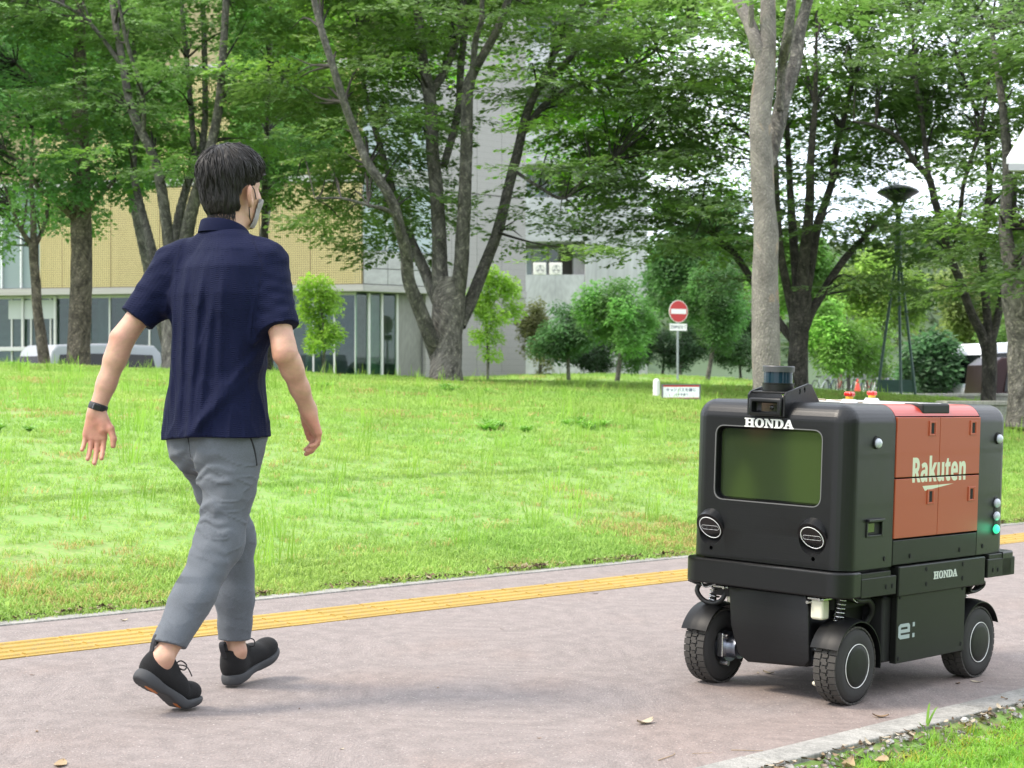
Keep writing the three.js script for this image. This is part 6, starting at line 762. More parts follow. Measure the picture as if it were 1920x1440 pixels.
// shrubs on the lawn further along to the left: the robot's display mirrors them
[[-9, 14, 41], [-15, 17, 42], [-20, 20, 43], [-26, 22, 44]].forEach(([x, n, seed]) => {
  const g = thing('lawn_shrub', 'leafy shrub standing on the lawn further along the path', 'shrub', 'shrubs further along the lawn'), r = rng(seed), A = [[], [], []], y0 = groundY(x, -n);
  part('stem', limbGeo([V(x, y0 - 0.05, -n), V(x, y0 + 0.6, -n), V(x + 0.1, y0 + 1.6, -n)], [0.08, 0.06, 0.03], 7, 3, 0.05, seed), barkGrey, g);
  for (let k = 0; k < 420; k++) { const d = V(r() - 0.5, r() - 0.5, r() - 0.5).normalize().multiplyScalar(Math.cbrt(0.2 + 0.8 * r())), q = 0.7 + 0.6 * r(); A[k % 3].push([x + d.x * 2.2, y0 + 1.7 + d.y * 1.5, -n + d.z * 2.2, r() * 6.28, 2, 0.06 * q, 0.13 * q, 0.026 * q, r(), r()]); }
  A.forEach((a, k) => { const q = scatter('x', clumps[k], foliage, a, ''); q.name = 'crown'; delete q.userData.label; g.add(q); });
});
// ---------- buildings ----------
const facade = (px0, d0, px1, d1) => { // frame of a wall that runs from one surveyed corner to the other, facing the camera
  const a = spot(px0, 720, d0), b = spot(px1, 720, d1); a.y = b.y = 0; const g = { at: a, len: a.distanceTo(b), turn: Math.atan2(-(b.z - a.z), b.x - a.x) }; return g; };
const seat = (o, f) => { o.position.copy(f.at); o.rotation.y = f.turn; return o; };
const panelTex = dataTex(256, (u, v) => { const k = 0.88 + 0.05 * tn(u, v, 5, 1) + 0.05 * tn(u, v, 40, 4); return [k, k, k]; }, true);
const wallM = (r, g, b, rough = 0.8) => new THREE.MeshStandardMaterial({ color: lin(r, g, b), roughness: rough, map: withRepeat(panelTex, 0.4, 0.4) });
const ribTex = dataTex(256, (u, v) => { const row = v * 24, f = row - Math.floor(row), k = (f < 0.12 ? 0.80 : 0.95) + 0.03 * tn(u, v, 30, 2); return [k, k, k]; }, true);
const clearM = (r, g, b) => new THREE.MeshPhysicalMaterial({ color: lin(r, g, b), roughness: 0.02, transmission: 1, thickness: 0, ior: 1.5 });
const glassM = (r, g, b) => MP(r, g, b, 0.06, { ior: 1.5 });
{ // lecture block: glass ground floor, pale slab edge, storeys behind golden metal mesh
  const b = thing('campus_building', 'low lecture block with golden mesh facade over a glazed ground floor', 'building'), f = facade(0, 52.5, 680, 50); seat(b, f); const L = f.len, Lx = -9;
  const concreteM = wallM(0.42, 0.41, 0.39), whiteM = wallM(0.46, 0.46, 0.45), frameM = M(0.5, 0.5, 0.49, 0.5), goldM = M(0.58, 0.49, 0.25, 0.6);
  const goldBack = [wallM(0.26, 0.215, 0.105), wallM(0.23, 0.19, 0.095), wallM(0.29, 0.245, 0.125)];
  part('floor_slab', rbox(Lx, L + 0.02, 3.62, 3.81, -9, 0.02, 0.01, 1), concreteM, b);
  part('floor_slab', rbox(Lx, L + 0.02, 6.66, 6.86, -9, 0.02, 0.01, 1), whiteM, b);
  part('floor_slab', rbox(Lx, L + 0.02, 9.8, 10.05, -9, 0.02, 0.01, 1), whiteM, b);
  part('back_wall', box(Lx, L, 0.4, 3.6, -6, -5.9), wallM(0.4, 0.4, 0.38), b); part('ground_floor', box(Lx, L, 0.3, 0.9, -6, -0.51), wallM(0.25, 0.24, 0.22), b); part('end_wall', box(L - 0.1, L - 0.01, 0.4, 3.6, -6, -0.9), wallM(0.4, 0.4, 0.38), b); for (const x of [1.9, 4.6, 7.3]) part('column', box(x - 0.2, x + 0.2, 0.9, 3.6, -3.2, -2.8), wallM(0.42, 0.42, 0.4), b);
  part('core_wall', box(Lx, L - 0.02, 3.85, 13, -8.8, -0.5), wallM(0.33, 0.28, 0.16), b);
  // glazing on the ground floor: pane by pane between pale posts
  const step = 0.618, posts = []; const tints = [clearM(0.55, 0.72, 0.68), clearM(0.5, 0.66, 0.62), clearM(0.6, 0.76, 0.72)], r = rng(55);
  for (let k = 0; k * step < L - Lx; k++) { const x1 = L - 0.35 - k * step, x0 = x1 - step; part('mullion', box(x1 - 0.022, x1 + 0.022, 0.9, 3.62, -0.5, -0.42), frameM, b); part('window_pane', box(x0 + 0.024, x1 - 0.024, 0.98, 3.56, -0.475, -0.46), tints[(r() * 3) | 0], b); }
  part('window_rail', box(Lx, L - 0.35, 3.54, 3.61, -0.49, -0.43), frameM, b); part('window_rail', box(Lx, L - 0.35, 0.9, 0.98, -0.49, -0.43), frameM, b);
  // entrance at the far end: transom, blinds, doors
  const e0 = 0.0, e1 = 1.56; part('entrance_transom', rbox(e0 - 2, e1, 2.02, 2.14, -0.44, -0.30, 0.01, 1), M(0.42, 0.43, 0.43, 0.5), b);
  for (const x of [0.52, 1.04, 1.55]) part('entrance_post', box(x - 0.03, x + 0.03, 0.9, 3.6, -0.42, -0.34), frameM, b);
  for (const [x0, x1] of [[0.05, 0.49], [0.56, 1.0], [1.08, 1.5]]) part('blind', box(x0, x1, 2.95, 3.5, -0.415, -0.40), M(0.42, 0.44, 0.43, 0.8), b);
  // golden mesh: fine rods, a real lattice standing before the wall, one panel after another
  const pw = 1.5, xg0 = 1.25;
  for (const [y0, y1] of [[3.83, 6.62], [6.9, 9.76]]) for (let k = 0; ; k++) {
    const x1 = L - 0.02 - k * pw, x0 = Math.max(xg0, x1 - pw); if (x1 <= xg0) break; const bars = [];
    for (let x = x0 + 0.03; x < x1 - 0.01; x += 0.062) bars.push(box(x - 0.011, x + 0.011, y0, y1, -0.012, 0.0)); for (let y = y0 + 0.03; y < y1; y += 0.062) bars.push(box(x0 + 0.012, x1 - 0.012, y - 0.011, y + 0.011, -0.026, -0.013));
    part('mesh_panel', mg(bars), goldM, b); part('panel_post', box(x1 - 0.008, x1 + 0.004, y0, y1, -0.06, 0.004), M(0.2, 0.15, 0.07, 0.6), b);
    for (let q = 0; q < 5; q++) { const w = pw / 5, a = x1 - q * w; if (a - w < xg0 - 0.01) break; part('wall_strip', box(a - w + 0.0005, a - 0.0005, y0, y1, -0.5, -0.42 + 0.004 * r()), goldBack[(r() * 3) | 0], b); }
  }
  // plain glass at the far end of the upper storey
  for (let k = 0; k < 12; k++) { const x1 = xg0 - 0.03 - k * 0.62; part('upper_pane', box(x1 - 0.58, x1, 3.83, 6.62, -0.16, -0.14), glassM(0.16, 0.21, 0.2), b); part('upper_mullion', box(x1 - 0.615, x1 - 0.585, 3.83, 6.64, -0.16, -0.06), M(0.7, 0.71, 0.72, 0.5), b); }
  // short side behind the corner: pale panels over glass
  const s = thing('building_wing', 'pale panelled wing with tall glass panes right of the golden mesh', 'building'), f2 = facade(682, 50.05, 802, 51.4); seat(s, f2); const W = f2.len + 0.25;
  part('floor_slab', rbox(0, W, 3.62, 3.81, -3, 0.02, 0.01, 1), concreteM, s);
  for (const [y0, y1, k] of [[3.83, 4.25, 1], [4.27, 4.75, 1], [4.78, 6.6, 0], [6.62, 7.1, 1], [7.12, 9, 0], [9.02, 10, 1]]) for (let i = 0; i < 3; i++) { const x0 = i * W / 3; if (k) part('wall_panel', rbox(x0 + 0.008, x0 + W / 3 - 0.008, y0, y1, -0.1, 0, 0.004, 1), whiteM, s); else { part('window_pane', box(x0 + 0.03, x0 + W / 3 - 0.03, y0, y1, -0.12, -0.1), glassM(0.30, 0.36, 0.37), s); part('mullion', box(x0 - 0.02, x0 + 0.02, y0, y1, -0.14, -0.04), frameM, s); } }
  part('core', box(0.02, W - 0.02, 3.85, 10, -3, -0.2), M(0.2, 0.22, 0.22, 0.8), s);
  for (const [x0, x1] of [[0.02, 0.44], [0.48, 0.88], [0.96, 1.4]]) { part('glass_door', box(x0 + 0.02, x1 - 0.02, 0.98, 3.55, -0.47, -0.45), clearM(0.55, 0.72, 0.6), s); part('mullion', box(x1 - 0.01, x1 + 0.05, 0.9, 3.6, -0.5, -0.4), frameM, s); }
  part('window_rail', box(0, 1.45, 0.85, 0.98, -0.49, -0.41), frameM, s); part('pier', box(1.46, W - 0.02, 0.3, 3.6, -1.5, -0.4), wallM(0.25, 0.25, 0.23), s); part('back_wall', box(0, W, 0.4, 3.6, -3, -2.9), wallM(0.4, 0.4, 0.38), s); part('vent_grille', rbox(1.52, 1.85, 0.95, 1.25, -0.4, -0.36, 0.01, 1), M(0.12, 0.12, 0.12, 0.6), s);
  // tall grey wall of ribbed panels
  const t = thing('stair_tower', 'tall windowless grey stair tower of ribbed panels', 'building'), f3 = facade(798, 51.6, 986, 54.4); seat(t, f3); const T = f3.len, greyR = [1, 1.02, 0.985].map((k) => new THREE.MeshStandardMaterial({ map: withRepeat(ribTex, 1, 0.7), color: lin(0.325 * k, 0.312 * k, 0.30 * k), roughness: 0.8 }));
  const cw = T / 4; for (const [y0, y1] of [[0.6, 3.62], [3.85, 6.6], [6.62, 9.6], [9.62, 12.6], [12.62, 15.6]]) for (let i = 0; i < 4; i++) part('wall_panel', planeUV(mg([rbox(i * cw + 0.005, (i + 1) * cw - 0.005, y0 + 0.005, y1 - 0.005, -0.12, 0, 0.006, 1)]), 0, 1), greyR[(r() * 3) | 0], t);
  part('band', rbox(0, T + 0.02, 3.63, 3.84, -0.2, 0.025, 0.01, 1), concreteM, t); part('core', box(0.01, T - 0.01, 0.4, 15.5, -5, -0.1), M(0.12, 0.12, 0.12, 0.9), t); part('side_wall', box(T - 0.11, T - 0.004, 0.4, 15.6, -5, -0.121), wallM(0.3, 0.29, 0.28), t);
}
{ // office block with recessed balconies
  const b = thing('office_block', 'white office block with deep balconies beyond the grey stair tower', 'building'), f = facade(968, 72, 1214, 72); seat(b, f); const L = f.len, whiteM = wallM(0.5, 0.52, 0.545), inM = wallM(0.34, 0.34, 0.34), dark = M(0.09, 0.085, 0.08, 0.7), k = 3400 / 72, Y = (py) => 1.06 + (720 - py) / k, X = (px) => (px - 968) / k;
  const xo = X(1097);
  part('plain_wall', rbox(xo, L, 0.2, 17.5, -8, 0, 0.02, 1), whiteM, b);
  for (const px of [1118, 1194]) part('joint', box(X(px) - 0.012, X(px) + 0.012, 0.3, 17.4, -0.02, 0.003), M(0.3, 0.31, 0.33, 0.9), b);
  for (let s = 0; s < 5; s++) { const y0 = Y(597 - s * 145), yp = Y(515 - s * 145), y1 = Y(437 - s * 145);
    const bal = part('parapet', rbox(0, xo - 0.02, y0 - (s ? 0 : 3.5), yp, -0.25, -0.01, 0.01, 1), whiteM, b); part('joint', box(X(1041) - 0.01, X(1041) + 0.01, y0, yp, -0.03, -0.006), M(0.3, 0.31, 0.33, 0.9), bal); part('joint', box(0, xo, y0 + 0.35, y0 + 0.37, -0.03, -0.005), M(0.34, 0.35, 0.37, 0.9), bal);
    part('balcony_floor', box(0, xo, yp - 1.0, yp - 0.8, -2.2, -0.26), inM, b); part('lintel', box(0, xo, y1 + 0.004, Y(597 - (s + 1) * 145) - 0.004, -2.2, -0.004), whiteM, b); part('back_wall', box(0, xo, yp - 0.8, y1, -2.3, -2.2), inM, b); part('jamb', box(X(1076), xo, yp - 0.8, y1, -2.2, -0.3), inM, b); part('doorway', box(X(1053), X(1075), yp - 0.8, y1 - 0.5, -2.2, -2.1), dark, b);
    for (const [a, c] of [[986, 1000], [1001, 1029], [1031, 1050]]) { const w = part('window', box(X(a), X(c), yp - 0.8, y1 - 0.45, -2.2, -2.12), M(0.5, 0.52, 0.54, 0.5), b); part('window_pane', box(X(a) + 0.05, X(c) - 0.05, yp - 0.75, y1 - 0.5, -2.12, -2.1), glassM(0.16, 0.21, 0.23), w); } }
  // two outdoor units on the second floor parapet
  for (const [a, c, lab] of [[1000, 1024, 'white outdoor air unit with round fan next to the grey tower'], [1030, 1054, 'white outdoor air unit with round fan beside the dark balcony doorway']]) {
    const u = thing('air_conditioner', lab, 'air conditioner'); seat(u, f); const w = X(c) - X(a), cx = (X(a) + X(c)) / 2, y = Y(515); u.position.y = y; u.position.addScaledVector(V(Math.cos(f.turn), 0, -Math.sin(f.turn)), cx);
    part('casing', rbox(-w / 2, w / 2, 0, 0.48, -0.24, 0.0, 0.02, 2), M(0.72, 0.71, 0.68, 0.6), u); part('fan_grille', new THREE.TorusGeometry(0.16, 0.012, 8, 32).translate(0.02, 0.22, 0.005), M(0.4, 0.4, 0.4, 0.6), u); part('fan', mg([0, 1, 2].map((q) => box(-0.035, 0.035, 0.02, 0.15, -0.004, 0.004).rotateZ(q * 2.094).translate(0.02, 0.22, 0.004))), M(0.3, 0.3, 0.3, 0.6), u); part('fan_hub', cyl(0.04, 0.04, 0.02, 16).rotateX(1.57).translate(0.02, 0.22, 0.008), M(0.6, 0.6, 0.6, 0.5), u);
  }
}
{ // corner of a white canopy roof to the right, on posts beyond the frame
  const g = thing('roof_canopy', 'white sloping canopy roof corner reaching in above the vans', 'canopy'), d = 17, P = (px, py, dd = 0) => spot(px, py, d + dd), a = P(1887, 297), b = P(1960, 172, 3), c = P(2300, 172, 3), e = P(2300, 300);
  const mk = (pts, t) => { const pos = [], n = pts.length; for (const dy of [0, -t]) pts.forEach((p) => pos.push(p.x, p.y + dy, p.z)); const idx = []; for (let i = 1; i < n - 1; i++) { idx.push(0, i, i + 1, n, n + i + 1, n + i); } for (let i = 0; i < n; i++) { const j = (i + 1) % n; idx.push(i, n + i, n + j, i, n + j, j); } const q = new THREE.BufferGeometry(); q.setAttribute('position', new THREE.Float32BufferAttribute(pos, 3)); q.setIndex(idx); const z = q.toNonIndexed(); z.computeVertexNormals(); return z; };
  part('roof_sheet', mk([a, e, c, b], 0.05), M(0.7, 0.7, 0.7, 0.6), g); part('eave', mk([a.clone().add(V(0.0, -0.051, 0)).addScaledVector(RIGHT, 0.02), e.clone().add(V(0, -0.051, 0)), e.clone().add(V(0, -0.051, 0)).addScaledVector(FWD, 0.15), a.clone().add(V(0, -0.051, 0)).addScaledVector(FWD, 0.15).addScaledVector(RIGHT, 0.09)], 0.06), M(0.35, 0.36, 0.38, 0.6), g);
  for (const px of [2000, 2260]) { const p = P(px, 300, 0.5); part('post', cyl(0.05, 0.05, p.y - 0.6, 12).translate(p.x, (p.y + 0.6) / 2 - 0.05, p.z), M(0.5, 0.5, 0.5, 0.5), g); }
}
// ---------- street furniture, signs, vehicles ----------
const standAt = (o, px, d, turn = 0) => { const p = spot(px, 720, d); o.position.set(p.x, groundY(p.x, p.z), p.z); o.rotation.y = turn; return o; };
const FACE = Math.atan2(-FWD.x, -FWD.z);                            // turn that makes +z look at the camera
{ // green tripod lamp
  const g = thing('lamp_post', 'green tripod park lamp with dark wide dish on top', 'street lamp'), d = 27, k = 3400 / d; standAt(g, 1684, d, FACE); const y0 = g.position.y, Y = (py) => 1.06 + (720 - py) / k - y0, X = (px) => (px - 1684) / k;
  const gm = new THREE.MeshStandardMaterial({ color: lin(0.06, 0.13, 0.115), roughness: 0.45, map: withRepeat(panelTex, 1, 1) }), dk = M(0.012, 0.018, 0.02, 0.35), gm2 = M(0.16, 0.22, 0.2, 0.5);
  for (const [x, z] of [[X(1645), -0.1], [X(1721), -0.1], [X(1681), 0.32]]) part('leg', tube([V(x, -0.1, z), V(x * 0.55, Y(620), z * 0.55), V(x * 0.08, Y(482), z * 0.1)], 0.021, 10), gm, g);
  part('column', cyl(0.038, 0.05, Y(385) - Y(495), 16).translate(0, (Y(385) + Y(495)) / 2, 0), gm, g); part('collar', cyl(0.058, 0.058, 0.16, 16).translate(0, Y(470), 0), gm2, g); part('collar', cyl(0.055, 0.055, 0.05, 16).translate(0, Y(486), 0), gm2, g);
  for (let i = 0; i < 3; i++) { const a = i * 2.094 + 0.55, c = Math.cos(a), s = Math.sin(a); part('arm', tube([V(c * 0.03, Y(405), s * 0.03), V(c * 0.05, Y(390), s * 0.05), V(c * 0.13, Y(374), s * 0.13), V(c * 0.2, Y(366), s * 0.2)], 0.016, 8), gm2, g); }
  part('lamp_dish', new THREE.LatheGeometry([[0.02, -0.05], [0.09, -0.06], [0.14, -0.02], [0.22, 0.03], [0.3, 0.075], [0.315, 0.1], [0.29, 0.125], [0.18, 0.18], [0.06, 0.205], [0.001, 0.21]].map((p) => new THREE.Vector2(...p)), 48).translate(0, Y(372), 0), dk, g); part('lamp_lens', cyl(0.085, 0.07, 0.11, 24).translate(0, Y(370), 0), MP(0.05, 0.06, 0.06, 0.1), g); part('spike', cyl(0.008, 0.014, 0.2, 8).translate(0, Y(345), 0), gm, g);
  part('base_plate', rbox(X(1650), X(1719), Y(735), Y(712), -0.11, -0.09, 0.004, 1), gm, g);
}
{ // no entry sign
  const g = thing('no_entry_sign', 'round red no entry sign with small plate on a grey pole', 'road sign'), d = 48.6, k = 3400 / d; standAt(g, 1272, d, FACE + 0.5); const Y = (py) => 1.06 + (720 - py) / k - g.position.y;
  part('pole', cyl(0.03, 0.03, Y(565) + 0.1, 12).translate(0, (Y(565) - 0.1) / 2, -0.04), M(0.3, 0.33, 0.34, 0.4, { metalness: 0.4 }), g);
  const disc = part('sign_disc', cyl(0.3, 0.3, 0.012, 40).rotateX(Math.PI / 2).translate(0, Y(584), 0), M(0.75, 0.72, 0.68, 0.5), g); part('red_face', cyl(0.285, 0.285, 0.004, 40).rotateX(Math.PI / 2).translate(0, Y(584), 0.008), M(0.42, 0.018, 0.015, 0.45), disc); part('white_bar', rbox(-0.245, 0.245, Y(584) - 0.065, Y(584) + 0.065, 0.01, 0.013, 0.0012, 1), M(0.72, 0.7, 0.68, 0.5), disc);
  // small plate: dark character strokes
  const glyph = canvasTex(256, 96, (c, w, h) => { c.fillStyle = '#e8e6e2'; c.fillRect(0, 0, w, h); c.strokeStyle = '#222a3a'; c.lineWidth = 6; const box = (x, y, a, b) => c.strokeRect(x, y, a, b), ln = (...p) => { c.beginPath(); c.moveTo(p[0], p[1]); for (let i = 2; i < p.length; i += 2) c.lineTo(p[i], p[i + 1]); c.stroke(); }; c.lineWidth = 5;
    box(16, 24, 38, 46); ln(28, 26, 28, 48, 20, 56); ln(42, 26, 42, 50, 52, 52); box(66, 34, 16, 22); ln(60, 44, 88, 44); ln(74, 22, 74, 76); ln(92, 22, 104, 40, 90, 56); ln(92, 62, 106, 62); box(92, 30, 14, 20); box(122, 28, 18, 40); ln(122, 40, 140, 40); ln(122, 52, 140, 52); ln(148, 24, 148, 76); ln(158, 30, 168, 24, 168, 66); box(180, 30, 16, 18); ln(176, 58, 200, 58); ln(188, 48, 188, 76); ln(212, 24, 240, 24, 226, 44, 240, 70); ln(214, 52, 236, 50); });
  part('plate', planeUV(mg([box(-0.27, 0.27, Y(620), Y(607), -0.004, 0.004)]), 0, 1, -0.27, Y(620), 1 / 0.54, 1 / (Y(607) - Y(620))), new THREE.MeshStandardMaterial({ map: glyph, roughness: 0.5 }), g);
}
{ // board on the lawn: キャンパスを緑に
  const g = thing('notice_board', 'low white lawn notice with red bands and dark lettering', 'sign'), d = 20.3, k = 3400 / d; standAt(g, 1277, d, FACE + 0.12); const w = 73 / k, y0 = g.position.y, B = 1.06 + (720 - 748) / k - y0, T = 1.06 + (720 - 721) / k - y0;
  const board = canvasTex(730, 270, (c, W, H) => {
    c.fillStyle = '#eceef2'; c.fillRect(0, 0, W, H); c.fillStyle = '#c8362e'; c.fillRect(0, 0, W, 34); c.fillRect(0, H - 14, W, 14);
    c.strokeStyle = '#2a3560'; c.lineCap = 'round';
    const G = { // strokes on a 10 x 10 field
      ki: [[1, 3, 9, 2], [0.5, 6, 9.5, 5], [4, 0, 6, 10]], ya: [[2, 5.5, 9, 4.5, 7.5, 6.5], [4, 3.5, 6, 10]], n: [[1.5, 1.5, 4, 3.2], [1, 9, 5, 7.5, 9, 2.5]], pa: [[3, 3, 2.5, 6, 1, 9], [6, 3, 8, 6, 9, 9], [8, 0.6, 9, 0.2, 9.6, 1.1, 8.8, 1.8, 8, 1.1, 8, 0.6]], su: [[1.5, 1.5, 8, 1.5, 5.5, 6, 1, 9.5], [5.2, 5.8, 9, 9.4]], wo: [[1.5, 2, 8.5, 1.6], [4.5, 0.4, 1.5, 5.5, 4, 4.6, 5.2, 6], [9, 4, 4, 7, 4, 9, 8.6, 9.4]], midori: [[2.5, 0.5, 1, 3, 3.5, 3], [3.5, 2, 1, 5.5, 4, 5.2], [2.4, 5.5, 2.4, 9.8], [1, 7, 0.6, 9], [3.6, 7, 4, 8.4], [5, 1, 9, 1, 9, 4], [5, 2.6, 9, 2.6], [4.6, 4.2, 9.6, 4.2], [7.2, 4.2, 7.2, 9.6, 6.2, 9.2], [5, 6, 6.4, 7], [9.4, 5.4, 8, 6.8], [7.4, 6.4, 9.6, 9.2], [6.8, 7, 4.8, 9]], ni: [[2, 1, 1.4, 5, 2, 9.2], [4.6, 2.6, 8.8, 2.4], [4.6, 7, 5.4, 8.8, 9.2, 8.6]], ke: [[2, 1, 1.4, 5, 2, 9], [4.5, 3, 9.5, 3], [7, 0.8, 7.2, 6, 5.6, 9.4]], yi: [[1, 5, 8, 2.6, 9, 4.6, 6.4, 6], [5, 0.6, 6, 2.4], [3, 2.6, 5.6, 9.6]], ki2: [[2, 2.4, 8.4, 1.6], [2, 4.6, 8.8, 3.8], [4.4, 0.4, 7.6, 6.4], [7.4, 6.4, 3, 6.6, 3, 8.8, 7.6, 9.4]], to: [[0.8, 1, 2, 2.4], [0.6, 4, 2.2, 4, 2, 8, 0.4, 9.2], [2, 8, 4, 9.4, 9.8, 9.2], [4, 1, 9, 1, 7.6, 2.4], [4.2, 3, 9, 3, 9, 8], [4.2, 3, 4.2, 8], [4.2, 4.8, 9, 4.8], [4.2, 6.4, 9, 6.4], [6.6, 3, 6.6, 8]], ri: [[3, 1, 2.8, 4.6, 3.8, 4], [7, 0.8, 7.2, 5, 4.6, 9.6]] };
    const row = (names, x, y, s, lw) => { c.lineWidth = lw; names.forEach((nm, i) => G[nm].forEach((p) => { c.beginPath(); for (let q = 0; q < p.length; q += 2) { const X = x + i * s * 1.16 + p[q] * s / 10, Y = y + p[q + 1] * s / 10; q ? c.lineTo(X, Y) : c.moveTo(X, Y); } c.stroke(); })); };
    row(['ki', 'ya', 'n', 'pa', 'su', 'wo', 'midori', 'ni'], 62, 62, 66, 9); row(['ke', 'yi', 'ki2', 'to', 'ri'], 235, 168, 48, 6.5);
  });
  part('board', planeUV(mg([box(-w / 2 + 0.012, w / 2 - 0.012, B + 0.008, T - 0.008, -0.008, 0.008)]), 0, 1, -w / 2 + 0.012, B + 0.008, 1 / (w - 0.024), 1 / (T - B - 0.016)), new THREE.MeshStandardMaterial({ map: board, roughness: 0.5 }), g);
  part('frame', mg([rbox(-w / 2, w / 2, T - 0.009, T + 0.004, -0.012, 0.012, 0.002, 1), rbox(-w / 2, w / 2, B - 0.003, B + 0.009, -0.012, 0.012, 0.002, 1)]), M(0.14, 0.14, 0.15, 0.5), g); for (const s of [-1, 1]) part('frame_leg', rbox(s * (w / 2 - 0.004) - 0.008, s * (w / 2 - 0.004) + 0.008, -0.15, T + 0.004, -0.013, 0.013, 0.002, 1), M(0.14, 0.14, 0.15, 0.5), g);
  const b = thing('marker_post', 'short white rounded marker post beside the lawn notice', 'post'); standAt(b, 1231, 21, 0); part('shaft', mg([cyl(0.04, 0.045, 0.24, 16).translate(0, 0.06, 0), new THREE.SphereGeometry(0.04, 16, 10).translate(0, 0.18, 0)]), M(0.7, 0.7, 0.68, 0.5), b); part('foot', cyl(0.055, 0.06, 0.03, 16).translate(0, 0.005, 0), M(0.4, 0.4, 0.4, 0.7), b);
}
{ // low concrete walls at the car park edge
  const blockM = [0.9, 1, 1.08].map((k) => new THREE.MeshStandardMaterial({ map: withRepeat(concreteMap, 0.7, 0.7), color: lin(0.95 * k, 0.97 * k, 0.97 * k), roughness: 0.9 })), r = rng(66);
  const wall = (name, label, px0, px1, d, pyT, pyB, depth, n, cap) => { const g = thing(name, label, 'wall'), f = facade(px0, d, px1, d); seat(g, f); const k = 3400 / d, Y = (p) => 1.06 + (720 - p) / k, w = f.len / n; for (let i = 0; i < n; i++) { part('wall_block', planeUV(mg([rbox(i * w + 0.006, (i + 1) * w - 0.006, Y(pyB) - 0.3, Y(pyT) - 0.05, -depth, 0, 0.008, 2)]), 0, 1, i * 0.37), blockM[(r() * 3) | 0], g); part('coping', planeUV(mg([rbox(i * w + 0.004, (i + 1) * w - 0.004, Y(pyT) - 0.048, Y(pyT), -depth - cap, cap, 0.006, 2)]), 0, 2, i * 0.29), blockM[(r() * 3) | 0], g); } };
  wall('low_wall', 'long low concrete wall at the car park behind the lamp post', 1525, 2260, 30, 738, 756, 0.4, 7, 0.02); wall('bench_wall', 'low pale concrete seat wall in the grass beyond the robot', 1774, 2300, 21, 752, 786, 0.5, 4, 0.03);
  const lot = grid(range(26, 70, 2), range(-24.5, -8, 1).map((z) => z), (x, z) => groundY(x, z) + 0.03); setting('car_park', lot, M(0.2, 0.195, 0.19, 0.95), 'grey asphalt car park beyond the low wall');
}
// vehicles: side outline extruded across the width, rounded, with glass, lamps and wheels
function vehicle(name, label, o) {
  const { L, H, W, outline, glass, paint, px, d, turn, dark = M(0.015, 0.015, 0.016, 0.5) } = o, g = thing(name, label, 'vehicle'); standAt(g, px, d, turn);
  const s = new THREE.Shape(); outline.forEach(([x, y], i) => i ? s.lineTo(x * L, y * H) : s.moveTo(x * L, y * H)); const body = new THREE.ExtrudeGeometry(s, { depth: W - 0.16, bevelEnabled: true, bevelSize: 0.07, bevelThickness: 0.08, bevelSegments: 4 }); body.translate(0, 0.07, -(W - 0.16) / 2);
  { const p = body.attributes.position; for (let i = 0; i < p.count; i++) { const y = p.getY(i) / H; if (y > 0.5) p.setZ(i, p.getZ(i) * (1 - 0.16 * (y - 0.5) / 0.5)); } } part('body', toCreasedNormals(mg([body]), 0.6), paint, g);
  const gl = MP(0.008, 0.01, 0.011, 0.08, { specularIntensity: 0.6 }); glass.forEach((poly) => { for (const q of [-1, 1]) { const w = new THREE.Shape(); poly.forEach(([x, y], i) => i ? w.lineTo(x * L, y * H) : w.moveTo(x * L, y * H)); const e = new THREE.ExtrudeGeometry(w, { depth: 0.02, bevelEnabled: false }).translate(0, 0.07, q * (W / 2) - 0.01 + (q > 0 ? 0.004 : -0.004)); const p = e.attributes.position; for (let i = 0; i < p.count; i++) { const y = p.getY(i) / H; if (y > 0.5) p.setZ(i, p.getZ(i) * (1 - 0.15 * (y - 0.5) / 0.5)); } e.computeVertexNormals(); part('side_window', e, gl, g); } });
  const fx = (y) => { let best = 1e9; for (let i = 0; i < outline.length; i++) { const a = outline[i], b = outline[(i + 1) % outline.length]; if ((a[1] - y) * (b[1] - y) <= 0 && a[1] !== b[1]) best = Math.min(best, a[0] + (b[0] - a[0]) * (y - a[1]) / (b[1] - a[1])); } return best * L; };
  const strip = (y0, y1, w, m, nm) => { const x0 = fx(y0) - 0.078, x1 = fx(y1) - 0.078, len = Math.hypot(x1 - x0, (y1 - y0) * H); part(nm, box(-0.01, 0.01, 0, len, -w / 2, w / 2).rotateZ(-Math.atan2(x1 - x0, (y1 - y0) * H)).translate(x0, y0 * H + 0.07, 0), m, g); };
  strip(o.shield[0], o.shield[1], W * 0.8, gl, 'windscreen'); strip(0.13, 0.3, W * 0.86, dark, 'front_bumper');
  for (const q of [-1, 1]) { part('headlight', rbox(-0.1, 0.06, -0.07, 0.07, -0.14, 0.14, 0.03, 3).translate(fx(0.42) - 0.02, 0.42 * H + 0.07, q * (W / 2 - 0.25)), MP(0.7, 0.7, 0.7, 0.1), g); part('mirror', rbox(-0.07, 0.07, -0.11, 0.11, -0.09, 0.09, 0.04, 3).translate(fx(o.shield[0]) + 0.25, (o.shield[0] + 0.06) * H, q * (W / 2 + 0.11)), dark, g);
    for (const x of [0.19, 0.8]) { const w = new THREE.Group(); w.name = 'wheel'; w.position.set(x * L, 0.31, q * (W / 2 - 0.08)); g.add(w); part('tyre', new THREE.TorusGeometry(0.235, 0.085, 12, 32), dark, w); part('rim', cyl(0.19, 0.19, 0.1, 20).rotateX(1.57), M(0.4, 0.4, 0.42, 0.35, { metalness: 0.8 }), w); } }
  return g;
}
